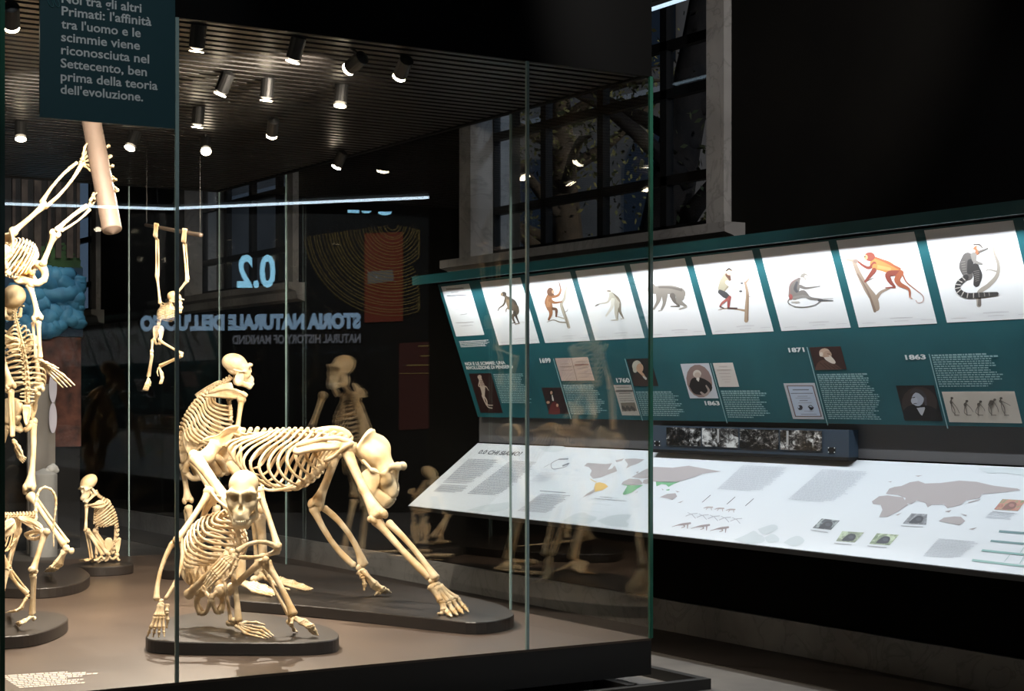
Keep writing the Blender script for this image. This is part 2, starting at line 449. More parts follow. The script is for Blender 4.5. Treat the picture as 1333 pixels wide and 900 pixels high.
def skull_ops(kind):
    if kind == 'ape':
        o = [('u', s_ell((0, -.030, .036), (.055, .070, .052)), .01),
             ('u', s_ell((0, .030, .008), (.044, .034, .040)), .02), ('u', s_ell((0, -.004, -.014), (.034, .052, .020)), .015),
             ('u', s_ell((0, .058, -.036), (.034, .040, .029)), .022),
             ('u', s_cap((-.019, .086, -.053), (.019, .086, -.053), .010), .016)]
        o += mirror_ops([('u', s_cap, ((.010, .060, .038), (.028, .060, .043), .0075, .009), .008),
                         ('u', s_cap, ((.028, .060, .043), (.049, .044, .033), .009, .0075), .008),
                         ('u', s_cap, ((.048, .044, .032), (.049, .040, .004), .0062), .006),
                         ('u', s_cap, ((.049, .040, .002), (.030, .058, -.010), .0075), .010),
                         ('u', s_cap, ((.050, .036, .002), (.061, .006, -.004), .0055), .006),
                         ('u', s_cap, ((.061, .006, -.004), (.055, -.030, -.002), .005), .006),
                         ('u', s_ell, ((.031, .050, -.012), (.021, .019, .026)), .012),
                         ('u', s_ell, ((.040, .030, .022), (.014, .020, .022)), .012),
                         ('s', s_ell, ((.0245, .066, .020), (.0160, .025, .0150)), .004)])
        o += [('u', s_cap((0, .062, .030), (0, .072, .006), .0055), .006), ('s', s_ell((0, .092, -.014), (.0098, .03, .0150)), .004)]
        lo, hi = (-.078, -.11, -.075), (.078, .112, .095)
        mand = mirror_ops([('u', s_ell, ((.046, .010, -.044), (.007, .026, .042)), .008),
                           ('u', s_cap, ((.045, .010, -.072), (.020, .078, -.080), .0105), .012),
                           ('u', s_cap, ((.042, .020, -.062), (.021, .084, -.068), .0095), .010)]) + \
               [('u', s_cap((-.017, .080, -.083), (.017, .080, -.083), .0105), .012),
                ('u', s_cap((-.018, .087, -.070), (.018, .087, -.070), .009), .010)]
        teeth = [(-.030, .030, .0995, -.0585, .045)]
    elif kind == 'gorilla':
        o = [('u', s_ell((0, -.035, .030), (.056, .078, .048)), .01),
             ('u', s_ell((0, -.048, .070), (.0065, .066, .052)), .022),
             ('u', s_ell((0, -.104, .052), (.052, .009, .058)), .03),
             ('u', s_ell((0, .040, .000), (.048, .042, .048)), .02),
             ('u', s_ell((0, .080, -.046), (.044, .054, .042)), .03),
             ('u', s_cap((-.020, .122, -.068), (.020, .122, -.068), .014), .022),
             ('u', s_cap((-.014, .080, .047), (.014, .080, .047), .013), .012)]
        o += mirror_ops([('u', s_cap, ((.012, .080, .047), (.036, .084, .051), .0135, .0175), .010),
                         ('u', s_cap, ((.036, .084, .051), (.060, .066, .040), .0175, .012), .010),
                         ('u', s_cap, ((.058, .066, .038), (.062, .056, .000), .009), .008),
                         ('u', s_cap, ((.061, .056, .000), (.040, .084, -.020), .014), .014),
                         ('u', s_ell, ((.044, .070, -.022), (.022, .024, .034)), .016),
                         ('u', s_cap, ((.060, .052, -.002), (.080, .008, -.014), .009), .008),
                         ('u', s_cap, ((.080, .008, -.014), (.066, -.050, -.004), .0075), .008),
                         ('s', s_ell, ((.064, .014, .016), (.018, .034, .036)), .010),
                         ('s', s_ell, ((.030, .094, .020), (.0195, .030, .018)), .004)])
        o += [('u', s_cap((0, .082, .036), (0, .098, .002), .007), .008), ('s', s_ell((0, .126, -.022), (.014, .036, .018)), .005)]
        lo, hi = (-.098, -.125, -.105), (.098, .16, .135)
        mand = mirror_ops([('u', s_ell, ((.064, .016, -.064), (.011, .046, .062)), .012),
                           ('u', s_cap, ((.058, .016, -.106), (.026, .112, -.116), .021, .022), .015),
                           ('u', s_cap, ((.055, .036, -.088), (.026, .118, -.094), .018), .015)]) + \
               [('u', s_cap((-.018, .108, -.122), (.018, .108, -.122), .019), .015),
                ('u', s_cap((-.018, .122, -.100), (.018, .122, -.100), .013), .015)]
        teeth = [(-.042, .042, .139, -.0825, .08)]
    elif kind == 'human':
        o = [('u', s_ell((0, -.022, .050), (.070, .090, .070)), .01),
             ('u', s_ell((0, .040, -.010), (.046, .040, .050)), .03),
             ('u', s_cap((-.040, .060, .028), (.040, .060, .028), .010), .015)]
        o += mirror_ops([('u', s_cap, ((.046, .045, -.008), (.066, -.005, -.010), .006), .01),
                         ('s', s_ell, ((.026, .074, .010), (.019, .03, .017)), .005)])
        o += [('s', s_ell((0, .082, -.018), (.012, .03, .015)), .005)]
        lo, hi = (-.082, -.122, -.072), (.082, .095, .13)
        mand = mirror_ops([('u', s_cap, ((.050, .000, -.030), (.046, .008, -.070), .011), .01),
                           ('u', s_cap, ((.046, .008, -.072), (.014, .072, -.088), .010), .012)]) + \
               [('u', s_cap((-.014, .072, -.088), (.014, .072, -.088), .013), .012)]
        teeth = [(-.022, .022, .078, -.058)]
    else:  # small monkey: round braincase, big orbits, short muzzle
        o = [('u', s_ell((0, -.026, .036), (.055, .070, .050)), .01),
             ('u', s_ell((0, .036, .004), (.042, .030, .038)), .02),
             ('u', s_ell((0, .066, -.028), (.026, .040, .024)), .022),
             ('u', s_cap((-.036, .052, .040), (.036, .052, .040), .008), .012)]
        o += mirror_ops([('u', s_cap, ((.044, .040, .000), (.058, .004, -.006), .006), .01),
                         ('s', s_ell, ((.022, .066, .020), (.018, .03, .018)), .005)])
        o += [('s', s_ell((0, .098, -.012), (.008, .025, .010)), .004)]
        lo, hi = (-.072, -.105, -.068), (.072, .115, .095)
        mand = mirror_ops([('u', s_cap, ((.044, .000, -.022), (.040, .004, -.062), .010), .01),
                           ('u', s_cap, ((.040, .004, -.062), (.012, .086, -.066), .009), .012)]) + \
               [('u', s_cap((-.012, .086, -.066), (.012, .086, -.066), .010), .012)]
        teeth = [(-.018, .018, .098, -.048)]
    mlo = (lo[0], -.04, lo[2] - .075); mhi = (hi[0], hi[1] + .05, .02)
    return o, lo, hi, mand, mlo, mhi, teeth[0]
_SKULLS = {}
def skull_data(kind, h):
    if (kind, h) not in _SKULLS:
        o, lo, hi, md, mlo, mhi, te = skull_ops(kind)
        _SKULLS[(kind, h)] = (surface_net(o, lo, hi, h), surface_net(md, mlo, mhi, h), te)
    return _SKULLS[(kind, h)]

# ------------------------------------------------------------------ skeleton kit
def bone(mb, a, b, r, e0=1.7, e1=1.7, bow=None, seg=12, lat=None):
    """long bone: waisted shaft flaring into a blunt head at a and a wide two-lobed end at b"""
    a = np.array(a, float); b = np.array(b, float)
    d = nrm(b - a); a = a - d * r * e0 * .30; b = b + d * r * e1 * .30
    L = np.linalg.norm(b - a)
    k = min(1.0, .22 * L / (r * 2.2))
    T = [0, .012, .035, .07, .12, .19, .30, .50, .68, .80, .88, .94, .972, .99, 1.0]
    R = [.55 * e0, .84 * e0, .97 * e0, .86 * e0, 1 + .38 * (e0 - 1), 1.10, 1.0, .92, .98, 1.10, 1 + .42 * (e1 - 1), .84 * e1, .96 * e1, .84 * e1, .55 * e1]
    bw = np.zeros(3) if bow is None else np.array(bow, float)
    if lat is None:
        mb.tube([a + (b - a) * t + bw * 4 * t * (1 - t) for t in T], [r * q for q in R], seg=seg, flat=.9)
        return
    l = nrm(np.array(lat, float) - d * np.dot(lat, d)); m = np.cross(d, l)
    # elliptical sections: wide across the hinge axis at the far end
    verts = []; faces = []; n = len(T)
    for t, q in zip(T, R):
        w = 1.0 + .38 * max(0.0, (t - .72) / .28); h = 1.0 - .16 * max(0.0, (t - .72) / .28)
        c = a + (b - a) * t + bw * 4 * t * (1 - t)
        for i in range(seg):
            th = 2 * math.pi * i / seg
            groove = 1.0 - (.13 * max(0.0, (t - .86) / .14) * (abs(math.sin(th)) ** 6))
            verts.append(c + r * q * (l * math.cos(th) * w + m * math.sin(th) * h * groove))
    for i in range(n - 1):
        for q in range(seg):
            q2 = (q + 1) % seg; faces.append((i * seg + q, i * seg + q2, (i + 1) * seg + q2, (i + 1) * seg + q))
    verts += [a - d * r * e0 * .2, b + d * r * e1 * .05]
    for q in range(seg):
        q2 = (q + 1) % seg; faces.append((n * seg, q2, q)); faces.append((n * seg + 1, (n - 1) * seg + q, (n - 1) * seg + q2))
    mb.add(verts, faces)
    for sd in (-1, 1):
        mb.ell(b - d * r * .30 + l * sd * r * e1 * .72, (r * e1 * .50, r * e1 * .82, r * e1 * .74), (l, m, d), seg=10, rings=7)

def vertebra_mesh(name, spin, trans, m):
    mb = MB()
    mb.tube([A(0, 0, -.46), A(0, 0, -.36), A(0, 0, 0), A(0, 0, .36), A(0, 0, .46)], [.5, .56, .46, .56, .5], seg=10)
    mb.tube([A(0, -.35, .1), A(0, -.7, 0), A(0, -.8 - spin * .5, -.15 - spin * .1), A(0, -.8 - spin, -.3 - spin * .25)], [.38, .36, .34, .30], seg=6, flat=.42, hint=A(0, 0, 1))
    for s in (-1, 1):
        mb.tube([A(s * .3, -.4, .1), A(s * (.5 + trans * .5), -.55, .12), A(s * (.5 + trans), -.68, .08)], [.24, .17, .15], seg=6)
        mb.tube([A(s * .3, -.5, -.5), A(s * .32, -.55, .5)], [.17, .17], seg=6)
    o = mb.build(name, m, smooth=True, origin=A(0, 0, 0)); me = o.data
    bpy.data.objects.remove(o); return me

class Skel:
    def __init__(s, root, t0, zb, m, scale):
        s.root = root; s.t0 = t0; s.zb = zb; s.m = m; s.k = scale   # k: general bone thickness factor
        s.vm = {}
    def j(s, u, v, dt=0.0): return P(u, v, s.t0 + dt)
    def g(s, u, v, h=0.008): return GZ(u, v, s.zb + h)
    def part(s, name, mb, parent=None, m=None, label=None):
        return mb.build(name, m or s.m, parent=parent or s.root, smooth=True, label=label)
    def vert(s, pos, tan, vent, size, kind):
        if kind not in s.vm: s.vm[kind] = vertebra_mesh('vertebra', {'t': .5, 'l': .45, 'c': .3, 's': 0.15}[kind], {'t': .5, 'l': .8, 'c': .35, 's': .1}[kind], s.m)
        z = nrm(tan); y = nrm(np.array(vent) - z * np.dot(vent, z)); x = np.cross(y, z)
        o = bpy.data.objects.new('vertebra', s.vm[kind]); COL.objects.link(o); o.parent = s.root
        M = Matrix((tuple(x * size[0]), tuple(y * size[1]), tuple(z * size[2]))).transposed().to_4x4()
        M.translation = Vector(tuple(pos - np.array(s.root['_o'])))
        o.matrix_local = M
    def spine(s, pts, n, r0, r1, vent, kind='t'):
        path = catmull(pts, n + 1)
        for i in range(n):
            c = (path[i] + path[i + 1]) / 2; d = path[i + 1] - path[i]
            r = r0 + (r1 - r0) * i / max(n - 1, 1); L = np.linalg.norm(d)
            s.vert(c, d, vent, (r, r, max(L * .98, 1e-4)), kind)
        return path
    def ribs(s, Vs, Ss, W, r, lat_ref, flare=0.12, nrib=None, drop=None, wr=1.0, both=True, cut=None, mid=0.0, low=False):
        """pairs of ribs from vertebra points Vs to sternal ends Ss; W lateral half widths"""
        n = nrib or len(W)
        Vp = catmull(Vs, n); Sp = catmull(Ss, n)
        Wp = np.interp(np.linspace(0, 1, n), np.linspace(0, 1, len(W)), W)
        for k in range(n):
            V, S = Vp[k], Sp[k]; D = S - V
            tn = nrm(Vp[min(k + 1, n - 1)] - Vp[max(k - 1, 0)])
            L = np.array(lat_ref, float); dn = nrm(D); L = nrm(L - dn * np.dot(L, dn))
            F = nrm(D - tn * np.dot(D, tn)); dF = np.linalg.norm(D - tn * np.dot(D, tn))
            end = 1.0 if cut is None else cut[min(k, len(cut) - 1)]
            for sd in ((1, -1) if both else (1,)):
                l = L * sd
                w = Wp[k]
                ctl = [V + l * r * 1.5, V - F * flare * dF + l * w * .5, V + l * w * .92 + D * .12, V + D * .42 + l * w * 1.02 + tn * mid,
                       V + D * .75 + l * w * .80 + tn * mid * .6, V + D * .95 + l * w * .34, S + l * w * .06]
                if low:
                    ctl = [V + l * r * 1.5, V - F * flare * dF * .6 + l * w * .38, V + l * w * .66 + D * .14, V + D * .42 + l * w * .92 + tn * mid,
                           V + D * .70 + l * w * 1.0 + tn * mid, V + D * .90 + l * w * .70 + tn * mid * .5, V + D * .985 + l * w * .3, S + l * w * .06]
                pth = catmull(ctl, 20)
                pth = pth[:max(4, int(20 * end))]
                mb = MB()
                rr = [r * (.9 if i < 2 else 1.0) for i in range(len(pth))]
                rr[-1] *= .8
                mb.tube(pth, [q * wr for q in rr], seg=7, flat=.55, hint=tn)
                s.part('rib', mb)
    def sternum(s, pts, r, seg=5):
        mb = MB(); p = catmull(pts, seg * 3 + 1)
        for i in range(seg):
            q = p[i * 3:i * 3 + 4]
            d = q[-1] - q[0]
            mb.tube([q[0] + d * .04, q[0] + d * .15, q[0] + d * .5, q[0] + d * .85, q[0] + d * .96], [r * .8, r * 1.05, r * .8, r * 1.05, r * .8], seg=8, flat=.5, hint=np.cross(d, FW))
        s.part('sternum', mb)
    def limb(s, name, a, b, r, bow=None, e0=1.7, e1=1.7, lat=None, extra=None, m=None):
        mb = MB(); bone(mb, a, b, r, e0, e1, bow, lat=lat)
        for c, q in (extra or []): mb.ell(c, q, seg=10, rings=7)
        return s.part(name, mb, m=m)
    def blade(s, name, pts, th, bulge=0.0, ref=None, ridge=None, rr=0.006, rim=1.4, extra=None):
        mb = MB(); mb.plate(pts, th, bulge, rim, ref)
        if ridge is not None: mb.tube(catmull(ridge, 8), [rr * .6, rr, rr, rr, rr, rr, rr * 1.2, rr * .9], seg=7, flat=.7)
        for c, q in (extra or []): mb.ell(c, q)
        return s.part(name, mb)
    def tubes(s, name, lst, m=None):
        mb = MB()
        for pts, rad in lst:
            n = 12; pth = catmull(pts, n)
            rr = np.interp(np.linspace(0, 1, n), np.linspace(0, 1, len(rad)), rad) if not np.isscalar(rad) else [rad] * n
            mb.tube(pth, list(rr), seg=9)
        return s.part(name, mb, m=m)
    def digit(s, parent, name, pts, r):
        """metacarpal and phalanges as one digit, each bone waisted"""
        mb = MB()
        for i in range(len(pts) - 1):
            a, b = np.array(pts[i], float), np.array(pts[i + 1], float); d = b - a
            q = r * (1.0 - .13 * i)
            T = [0, .07, .2, .5, .8, .93, 1.0]; R = [.8, 1.35, 1.0, .78, .95, 1.3, .85]
            if i == len(pts) - 2: R = [.8, 1.25, .95, .7, .6, .7, .45]
            mb.tube([a + d * t for t in T], [q * x for x in R], seg=7)
        s.part(name, mb, parent=parent)
    def hand(s, wrist, k0, k1, m0, m1, t0, t1, r, n=4, thumb=None, name='hand', dn='finger', arch=None, heel=None, cr=1.0, tal=None):
        """carpals + n digits fanned between the first (k0,m0,t0) and last (k1,m1,t1) ray; thumb given as a point list"""
        wrist = np.array(wrist, float)
        mb = MB()
        base0 = wrist + (k0 - wrist) * .28; base1 = wrist + (k1 - wrist) * .28
        for i in range(4):
            for q in range(2):
                c = wrist + (base0 + (base1 - base0) * (i / 3.0) - wrist) * (.12 + .75 * q)
                mb.ell(c + A(*rng.normal(0, r * .12, 3)), (r * 1.25 * cr, r * 1.15 * cr, r * 1.15 * cr), seg=8, rings=6)
        if heel is not None:
            mb.tube(catmull([wrist, (wrist * .5 + heel * .5) - A(0, 0, r * .3), heel], 7), [r * 1.7, r * 1.6, r * 1.35, r * 1.3, r * 1.6, r * 1.9, r * 1.3], seg=9)
        if tal is not None: mb.ell(tal, (r * 2.0, r * 2.0, r * 1.7))
        h = s.part(name, mb)
        for i in range(n):
            w = i / (n - 1.0) if n > 1 else 0
            ar = math.sin(math.pi * (0.2 + 0.6 * w))
            k = k0 + (k1 - k0) * w; m_ = m0 + (m1 - m0) * w; t = t0 + (t1 - t0) * w
            ext = (t - m_) * (.10 * (ar - .6))
            b = base0 + (base1 - base0) * w
            dm = m_ + (t - m_) * .52
            if arch is not None: dm = dm + arch * .5
            s.digit(h, dn, [b, k, m_, dm + ext * .5, t + ext], r * (1.0 if i < n - 1 else .85))
        if thumb is not None: s.digit(h, dn, thumb, r * 1.05)
        return h
    def skull(s, kind, pos, fwd, up, sc, h=0.003, tilt_open=0.0, m=None):
        (V, F), (Vm, Fm), te = skull_data(kind, h)
        f = nrm(fwd); u = nrm(np.array(up) - f * np.dot(up, f)); x = np.cross(f, u)
        R = np.stack([x, f, u], 0) * sc
        mb = MB(); mb.add(pos + V @ R, F)
        so = s.part('skull', mb, m=m)
        mb = MB(); mb.add(pos + Vm @ R, Fm)
        s.part('mandible', mb, parent=so, m=m)
        x0, x1, y, z = te[:4]; tdep = te[4] if len(te) > 4 else .035
        mb = MB()
        for row in (0, 1):
            zz = z - (.0 if row == 0 else .0105)
            for i in range(14):
                a = -1 + 2 * (i + .5) / 14.0
                px = math.sin(a * 1.45) * x1 * 1.08; py = y - (abs(a) ** 2.0) * tdep
                big = 1.45 if i in (4, 9) else 1.0
                c = A(px, py + (.002 if row == 0 else -.002), zz)
                mb.ell(pos + c @ R, tuple(q * sc for q in (.0034, .0036, .0062 * big)), (x, f, u), seg=6, rings=5)
        s.part('teeth', mb, parent=so, m=M_TOOTH)
        return so

# =================================================================== THE ROOM
XW = 6.62
XWI = XW - .008
YF, YR = 7.064, 12.92       # case front / rear glass
XL, XR = 1.922, 5.277       # case left / right glass
ZP, ZT = 0.25, 3.17         # platform top, glass top

mb = MB(); mb.box((-9, -10, -0.1), (XW + 5, 27.2, 0)); struct(mb.build('floor', M_FLOOR))
mb = MB(); mb.box((6.0, 3.0, 0), (XW, 27, 0.004)); struct(mb.build('trim_1', M_BORDER))
mb = MB(); mb.box((-9, -10, 6.5), (XW + 5, 27.2, 6.6)); struct(mb.build('ceiling', M_CEIL))
mb = MB(); mb.box((-9.2, -10, 0), (-9, 27.2, 6.5)); struct(mb.build('wall_left', M_WALL))
mb = MB(); mb.box((-9, 27, 0), (XW + .4, 27.2, 6.5)); struct(mb.build('wall_back', M_WALL))
mb = MB(); mb.box((-9, -10.2, 0), (XW + 5, -10, 6.5)); struct(mb.build('wall_front', M_WALL))
mb = MB(); mb.box((XW + 5, -10.2, 0), (XW + 5.2, 2.4, 6.5)); struct(mb.build('wall_hall', M_WALL))

# right wall with window openings
WINS = [(8.2, 11.1), (14.45, 17.05), (20.1, 23.0)]
ZS, ZH = 2.56, 5.4
mb = MB()
mb.box((XW, 2.4, 0), (XW + .4, 27, ZS)); mb.box((XW, 2.4, ZH), (XW + .4, 27, 6.5))
edges = [2.4] + [y for w in WINS for y in w] + [27.0]
for i in range(0, len(edges), 2): mb.box((XW, edges[i], ZS), (XW + .4, edges[i + 1], ZH))
struct(mb.build('wall_right', M_WALL))
mb = MB(); mb.box((XW, 2.3, 0), (XW + 5, 2.4, 6.5)); struct(mb.build('wall_return', M_WALL))
mb = MB(); mb.box((XW - .03, 2.4, 0.004), (XW, 27, .2)); struct(mb.build('baseboard_right', M_MARB))
M_FRAME = mat('window_frame', (9, 10, 12), 0.5, spec=.2)
for i, (y0, y1) in enumerate(WINS):
    w = bpy.data.objects.new('window_%d' % (i + 1), None); COL.objects.link(w); w.location = (XW, (y0 + y1) / 2, ZS); w['_o'] = [XW, (y0 + y1) / 2, ZS]
    w['kind'] = 'structure'
    for ya, yb in ((y0 - .15, y0 + .02), (y1 - .02, y1 + .15)):
        mb = MB(); mb.box((XW - .06, ya, ZS), (XW + .3, yb, ZH)); mb.build('jamb', M_MARB, parent=w)
    mb = MB()
    yl, yh = y0 - .28, y1 + .28
    prof = [(XW - .002, ZS - .17), (XW - .07, ZS - .15), (XW - .09, ZS - .08), (XW - .16, ZS - .06), (XW - .16, ZS), (XW + .3, ZS), (XW + .3, ZS - .17)]
    mb.prism([(x, yl, z) for x, z in prof], [(x, yh, z) for x, z in prof]); mb.build('sill', M_MARB, parent=w)
    mb = MB()
    xa, xb = XW + .14, XW + .2
    nb = 4
    for k in range(nb + 1):
        y = y0 + (y1 - y0) * k / nb; mb.box((xa, y - .035, ZS), (xb, y + .035, ZH))
    for z in (2.93, 3.5, 3.82, 4.5, 5.35): mb.box((xa, y0, z - .03), (xb, y1, z + .03))
    mb.box((xa, y0, ZS), (xb, y1, ZS + .07))
    mb.build('window_frame', M_FRAME, parent=w)
    mb = MB(); mb.box((XW + .165, y0, ZS), (XW + .175, y1, ZH)); mb.build('pane', M_WGLASS, parent=w)

# outside: ground, a stone facade with lit bays, trees
mb = MB(); mb.box((XW + 5, 3, -.6), (60, 60, -.5)); struct(mb.build('ground', mat('asphalt', (60, 60, 62), 0.9, noise=(48, 48, 50), nscale=1)))
t = thing('building', (22, 26, -.5), 'stone building with arched windows across the street beyond the window', 'building')
mb = MB(); mb.box((20, 8, -.5), (24, 50, 12)); mb.build('wall', mat('facade_stone', (150, 140, 130), 0.9, noise=(120, 112, 104), nscale=.6), parent=t)
M_BW = mat('facade_window', (24, 34, 46), 0.15)
M_BC = mat('facade_cornice', (186, 184, 182), 0.8)
for k in range(9):
    for zz in (0.8, 4.4, 8.0):
        y = 10 + k * 4.2
        mb = MB(); mb.box((19.92, y - .8, zz), (20.0, y + .8, zz + 1.5))
        arc = [(y + .8 * math.cos(a), zz + 1.5 + .8 * math.sin(a)) for a in np.linspace(0, math.pi, 13)]
        mb.prism([(19.92, a, b) for a, b in arc], [(20.0, a, b) for a, b in arc])
        mb.build('window', M_BW, parent=t)
for zz in (3.7, 7.3, 10.8):
    mb = MB(); mb.box((19.7, 8, zz), (20.0, 50, zz + .22)); mb.build('cornice', M_BC, parent=t)
M_BARK = mat('bark_dark', (52, 42, 34), 0.9, noise=(34, 28, 24), nscale=6, bump=.6, bscale=20)
M_LEAFY = mat('autumn_leaf', (92, 84, 46), 0.8, noise=(50, 62, 38), nscale=.8)
def tree(x, y, lab, seed, h=6.0, lean=(0.3, 0.5)):
    r = np.random.default_rng(seed)
    t = thing('street_tree', (x, y, -.5), lab, 'tree')
    top = A(x + lean[0], y + lean[1], h)
    mb = MB(); mb.tube(catmull([A(x, y, -.5), A(x + lean[0] * .2, y + lean[1] * .1, h * .4), A(x + lean[0] * .6, y + lean[1] * .7, h * .75), top], 9), [.34, .3, .28, .26, .24, .2, .17, .13, .08], seg=10)
    mb.build('trunk', M_BARK, parent=t, smooth=True)
    tips = []
    for k in range(11):
        z = h * (.38 + .055 * k); a = r.uniform(0, 2 * math.pi); L = r.uniform(1.2, 2.2)
        s = A(x + lean[0] * z / h, y + lean[1] * z / h, z); e = s + A(math.cos(a) * L, math.sin(a) * L, r.uniform(.2, 1.2))
        m_ = (s + e) / 2 + A(0, 0, r.uniform(-.1, .3))
        mb = MB(); mb.tube(catmull([s, m_, e], 7), [.1, .085, .07, .055, .045, .03, .015], seg=7); mb.build('branch', M_BARK, parent=t, smooth=True)
        tips += [m_, e, (m_ + e) / 2]
    mb = MB()
    for p in tips:
        for q in range(90):
            c = p + r.normal(0, .38, 3); u = nrm(r.normal(0, 1, 3)); w = nrm(np.cross(u, r.normal(0, 1, 3))); s = r.uniform(.02, .05)
            mb.add([c - u * s, c + w * s * .5, c + u * s, c - w * s * .5], [(0, 1, 2, 3)])
    mb.build('foliage', M_LEAFY, parent=t)
tree(9.6, 12.9, 'dark leaning street tree right behind the nearest window', 3, 6.4, (0.2, -0.9))
tree(11.5, 17.0, 'smaller leafy street tree further along behind the case glass', 5, 5.6, (.1, .4))
tree(12.5, 22.5, 'street tree seen through the middle window of the wall', 8, 5.8, (.2, .2))

# ceiling light line along the wall
mb = MB(); mb.box((5.97, 7.3, 3.80), (6.03, 9.9, 3.83)); mb.box((5.96, 7.3, 3.83), (6.04, 9.9, 3.88))
_o = MB(); _o.box((5.975, 7.3, 3.795), (6.025, 9.9, 3.80))
t = thing('linear_light', (6.0, 8.6, 3.88), 'cool white light line hung high along the wall before the window', 'light')
mb.build('housing', M_ALU, parent=t); _o.build('diffuser', M_LED, parent=t)
for y in (7.5, 9.7):
    q = MB(); q.tube([A(6.0, y, 3.88), A(6.0, y, 6.5)], .004, seg=6); q.build('cable', M_BLACK, parent=t)

# =================================================================== DISPLAY CASE
case = thing('display_case', ((XL + XR) / 2, (YF + YR) / 2, 0), 'large glass museum case with brown platform and black top', 'display case')
mb = MB(); mb.box((XL, YF, ZP - .012), (XR, YR, ZP)); mb.build('platform_top', M_PLAT, parent=case)
mb = MB(); mb.box((XL + .002, YF + .002, .06), (XR - .002, YR - .002, ZP - .012)); mb.build('platform_body', M_PLATS, parent=case, label='dark box under the brown platform top')
mb = MB(); E = .15; wd = .05
for lo, hi in (((XL - E, YF - .24, 0), (XR + E, YF - .24 + wd, .055)), ((XL - E, YR + E, 0), (XR + E, YR + E + wd, .055)),
               ((XL - E - wd, YF - .24, 0), (XL - E, YR + E + wd, .055)), ((XR + E, YF - .24, 0), (XR + E + wd, YR + E + wd, .055))): mb.box(lo, hi)
for x in (XL + .3, 3.6, XR - .3): mb.box((x, YF - .2, 0), (x + .05, YF + .1, .06))
mb.build('base_frame', mat('frame_dark', (40, 39, 37), 0.45), parent=case, label='dark metal frame lying on the floor around the case')
mb = MB()
mb.box((XL, YF, ZT), (XR, YF + .03, 3.8)); mb.box((XL, YR - .03, ZT), (XR, YR, 3.8)); mb.box((XL, YF + .03, ZT), (XL + .03, YR - .03, 3.8)); mb.box((XR - .03, YF + .03, ZT), (XR, YR - .03, 3.8))
mb.box((XL, YF, 3.8), (XR, YR, 3.83)); mb.build('top_fascia', M_FASCIA, parent=case, label='black box top of the case')
mb = MB(); y = YF + .05
while y < YR - .08:
    mb.box((XL + .03, y, ZT + .012), (XR - .03, y + .058, ZT + .03)); y += .1
mb.box((XL + .03, YF + .03, ZT + .16), (XR - .03, YR - .03, ZT + .17), 1)
mb.build('slatted_ceiling', [M_SLAT, M_BLACK], parent=case, label='grey slats under the case top')
XS = [XL, XL + .766, XR - .764, XR]; YS = [YF, 8.44, 11.61, YR]
TH = .012
def pane(lo, hi, m=None):
    mb = MB(); mb.box(lo, hi); o = mb.build('glass_pane', m or M_GLASS, parent=case)
def joint(x, y, m=M_EDGE, r=.009, top=ZT):
    mb = MB(); mb.box((x - r, y - r * .8, ZP), (x + r, y + r * .8, top)); mb.build('glass_joint', m, parent=case, label='thin pale glass edge')
for i in range(3):
    pane((XS[i] + .004, YF, ZP), (XS[i + 1] - .004, YF + TH, ZT)); pane((XS[i] + .004, YR - TH, ZP), (XS[i + 1] - .004, YR, ZT), M_RGLASS)
    pane((XR - TH, YS[i] + .004, ZP), (XR, YS[i + 1] - .004, ZT))
pane((XL, YF + .02, ZP), (XL + TH, YR - .02, ZT))
joint(XS[1], YF + .006, r=.008); joint(XS[2], YF + .006, r=.008)
joint(XL + .004, YF + .004, M_EDGE2, .010); joint(XR - .004, YF + .004, M_EDGE2, .010)
joint(XR - .006, YS[1], r=.006); joint(XR - .006, YS[2], r=.005); joint(XR - .006, YR - .006, r=.004)
joint(XS[1], YR - .006, r=.005); joint(XS[2], YR - .006, r=.005)

# spotlights hung under the case top
def spotlight(u, v, label, aim=(0, .25, -1), watts=None, on=True):
    p = GZ(u, v, 3.085); x, y, z = p
    t = thing('spotlight', (x, y, ZT + .012), label, 'spotlight', None)
    d = nrm(aim)
    top = p - d * .105
    mb = MB(); mb.tube([top, top + d * .004, p - d * .004, p], [.03, .036, .036, .036], seg=16, cap=True)
    mb.build('can', M_BLACK, parent=t, smooth=False)
    mb = MB(); mb.tube([top - d * .002 + A(0, 0, -.004), A(x, y, ZT + .012)], .008, seg=8); mb.build('stem', M_BLACK, parent=t)
    sd = nrm(np.cross(d, A(0, 1, .3))); up2 = np.cross(d, sd)
    mb = MB(); c = p + d * .0185
    mb.poly([c + (sd * math.cos(a) + up2 * math.sin(a)) * .033 for a in np.linspace(0, 2 * math.pi, 25)[:-1]])
    mb.poly([c - d * .002 + (sd * math.cos(a) - up2 * math.sin(a)) * .033 for a in np.linspace(0, 2 * math.pi, 25)[:-1]])
    mb.build('lamp_face', M_LAMP, parent=t)
    l = bpy.data.lights.new('beam', 'SPOT'); l.energy = watts or BONE_LAMP_W; l.spot_size = math.radians(96); l.spot_blend = .7
    l.shadow_soft_size = .014; l.color = (1.0, .86, .70)
    lo = bpy.data.objects.new('beam', l); COL.objects.link(lo); lo.parent = t
    zz = -Vector(d); xx = zz.orthogonal().normalized(); yy = zz.cross(xx)
    M = Matrix((xx, yy, zz)).transposed().to_4x4(); M.translation = Vector(tuple(p + d * .022 - A(x, y, ZT + .012)))
    lo.matrix_local = M
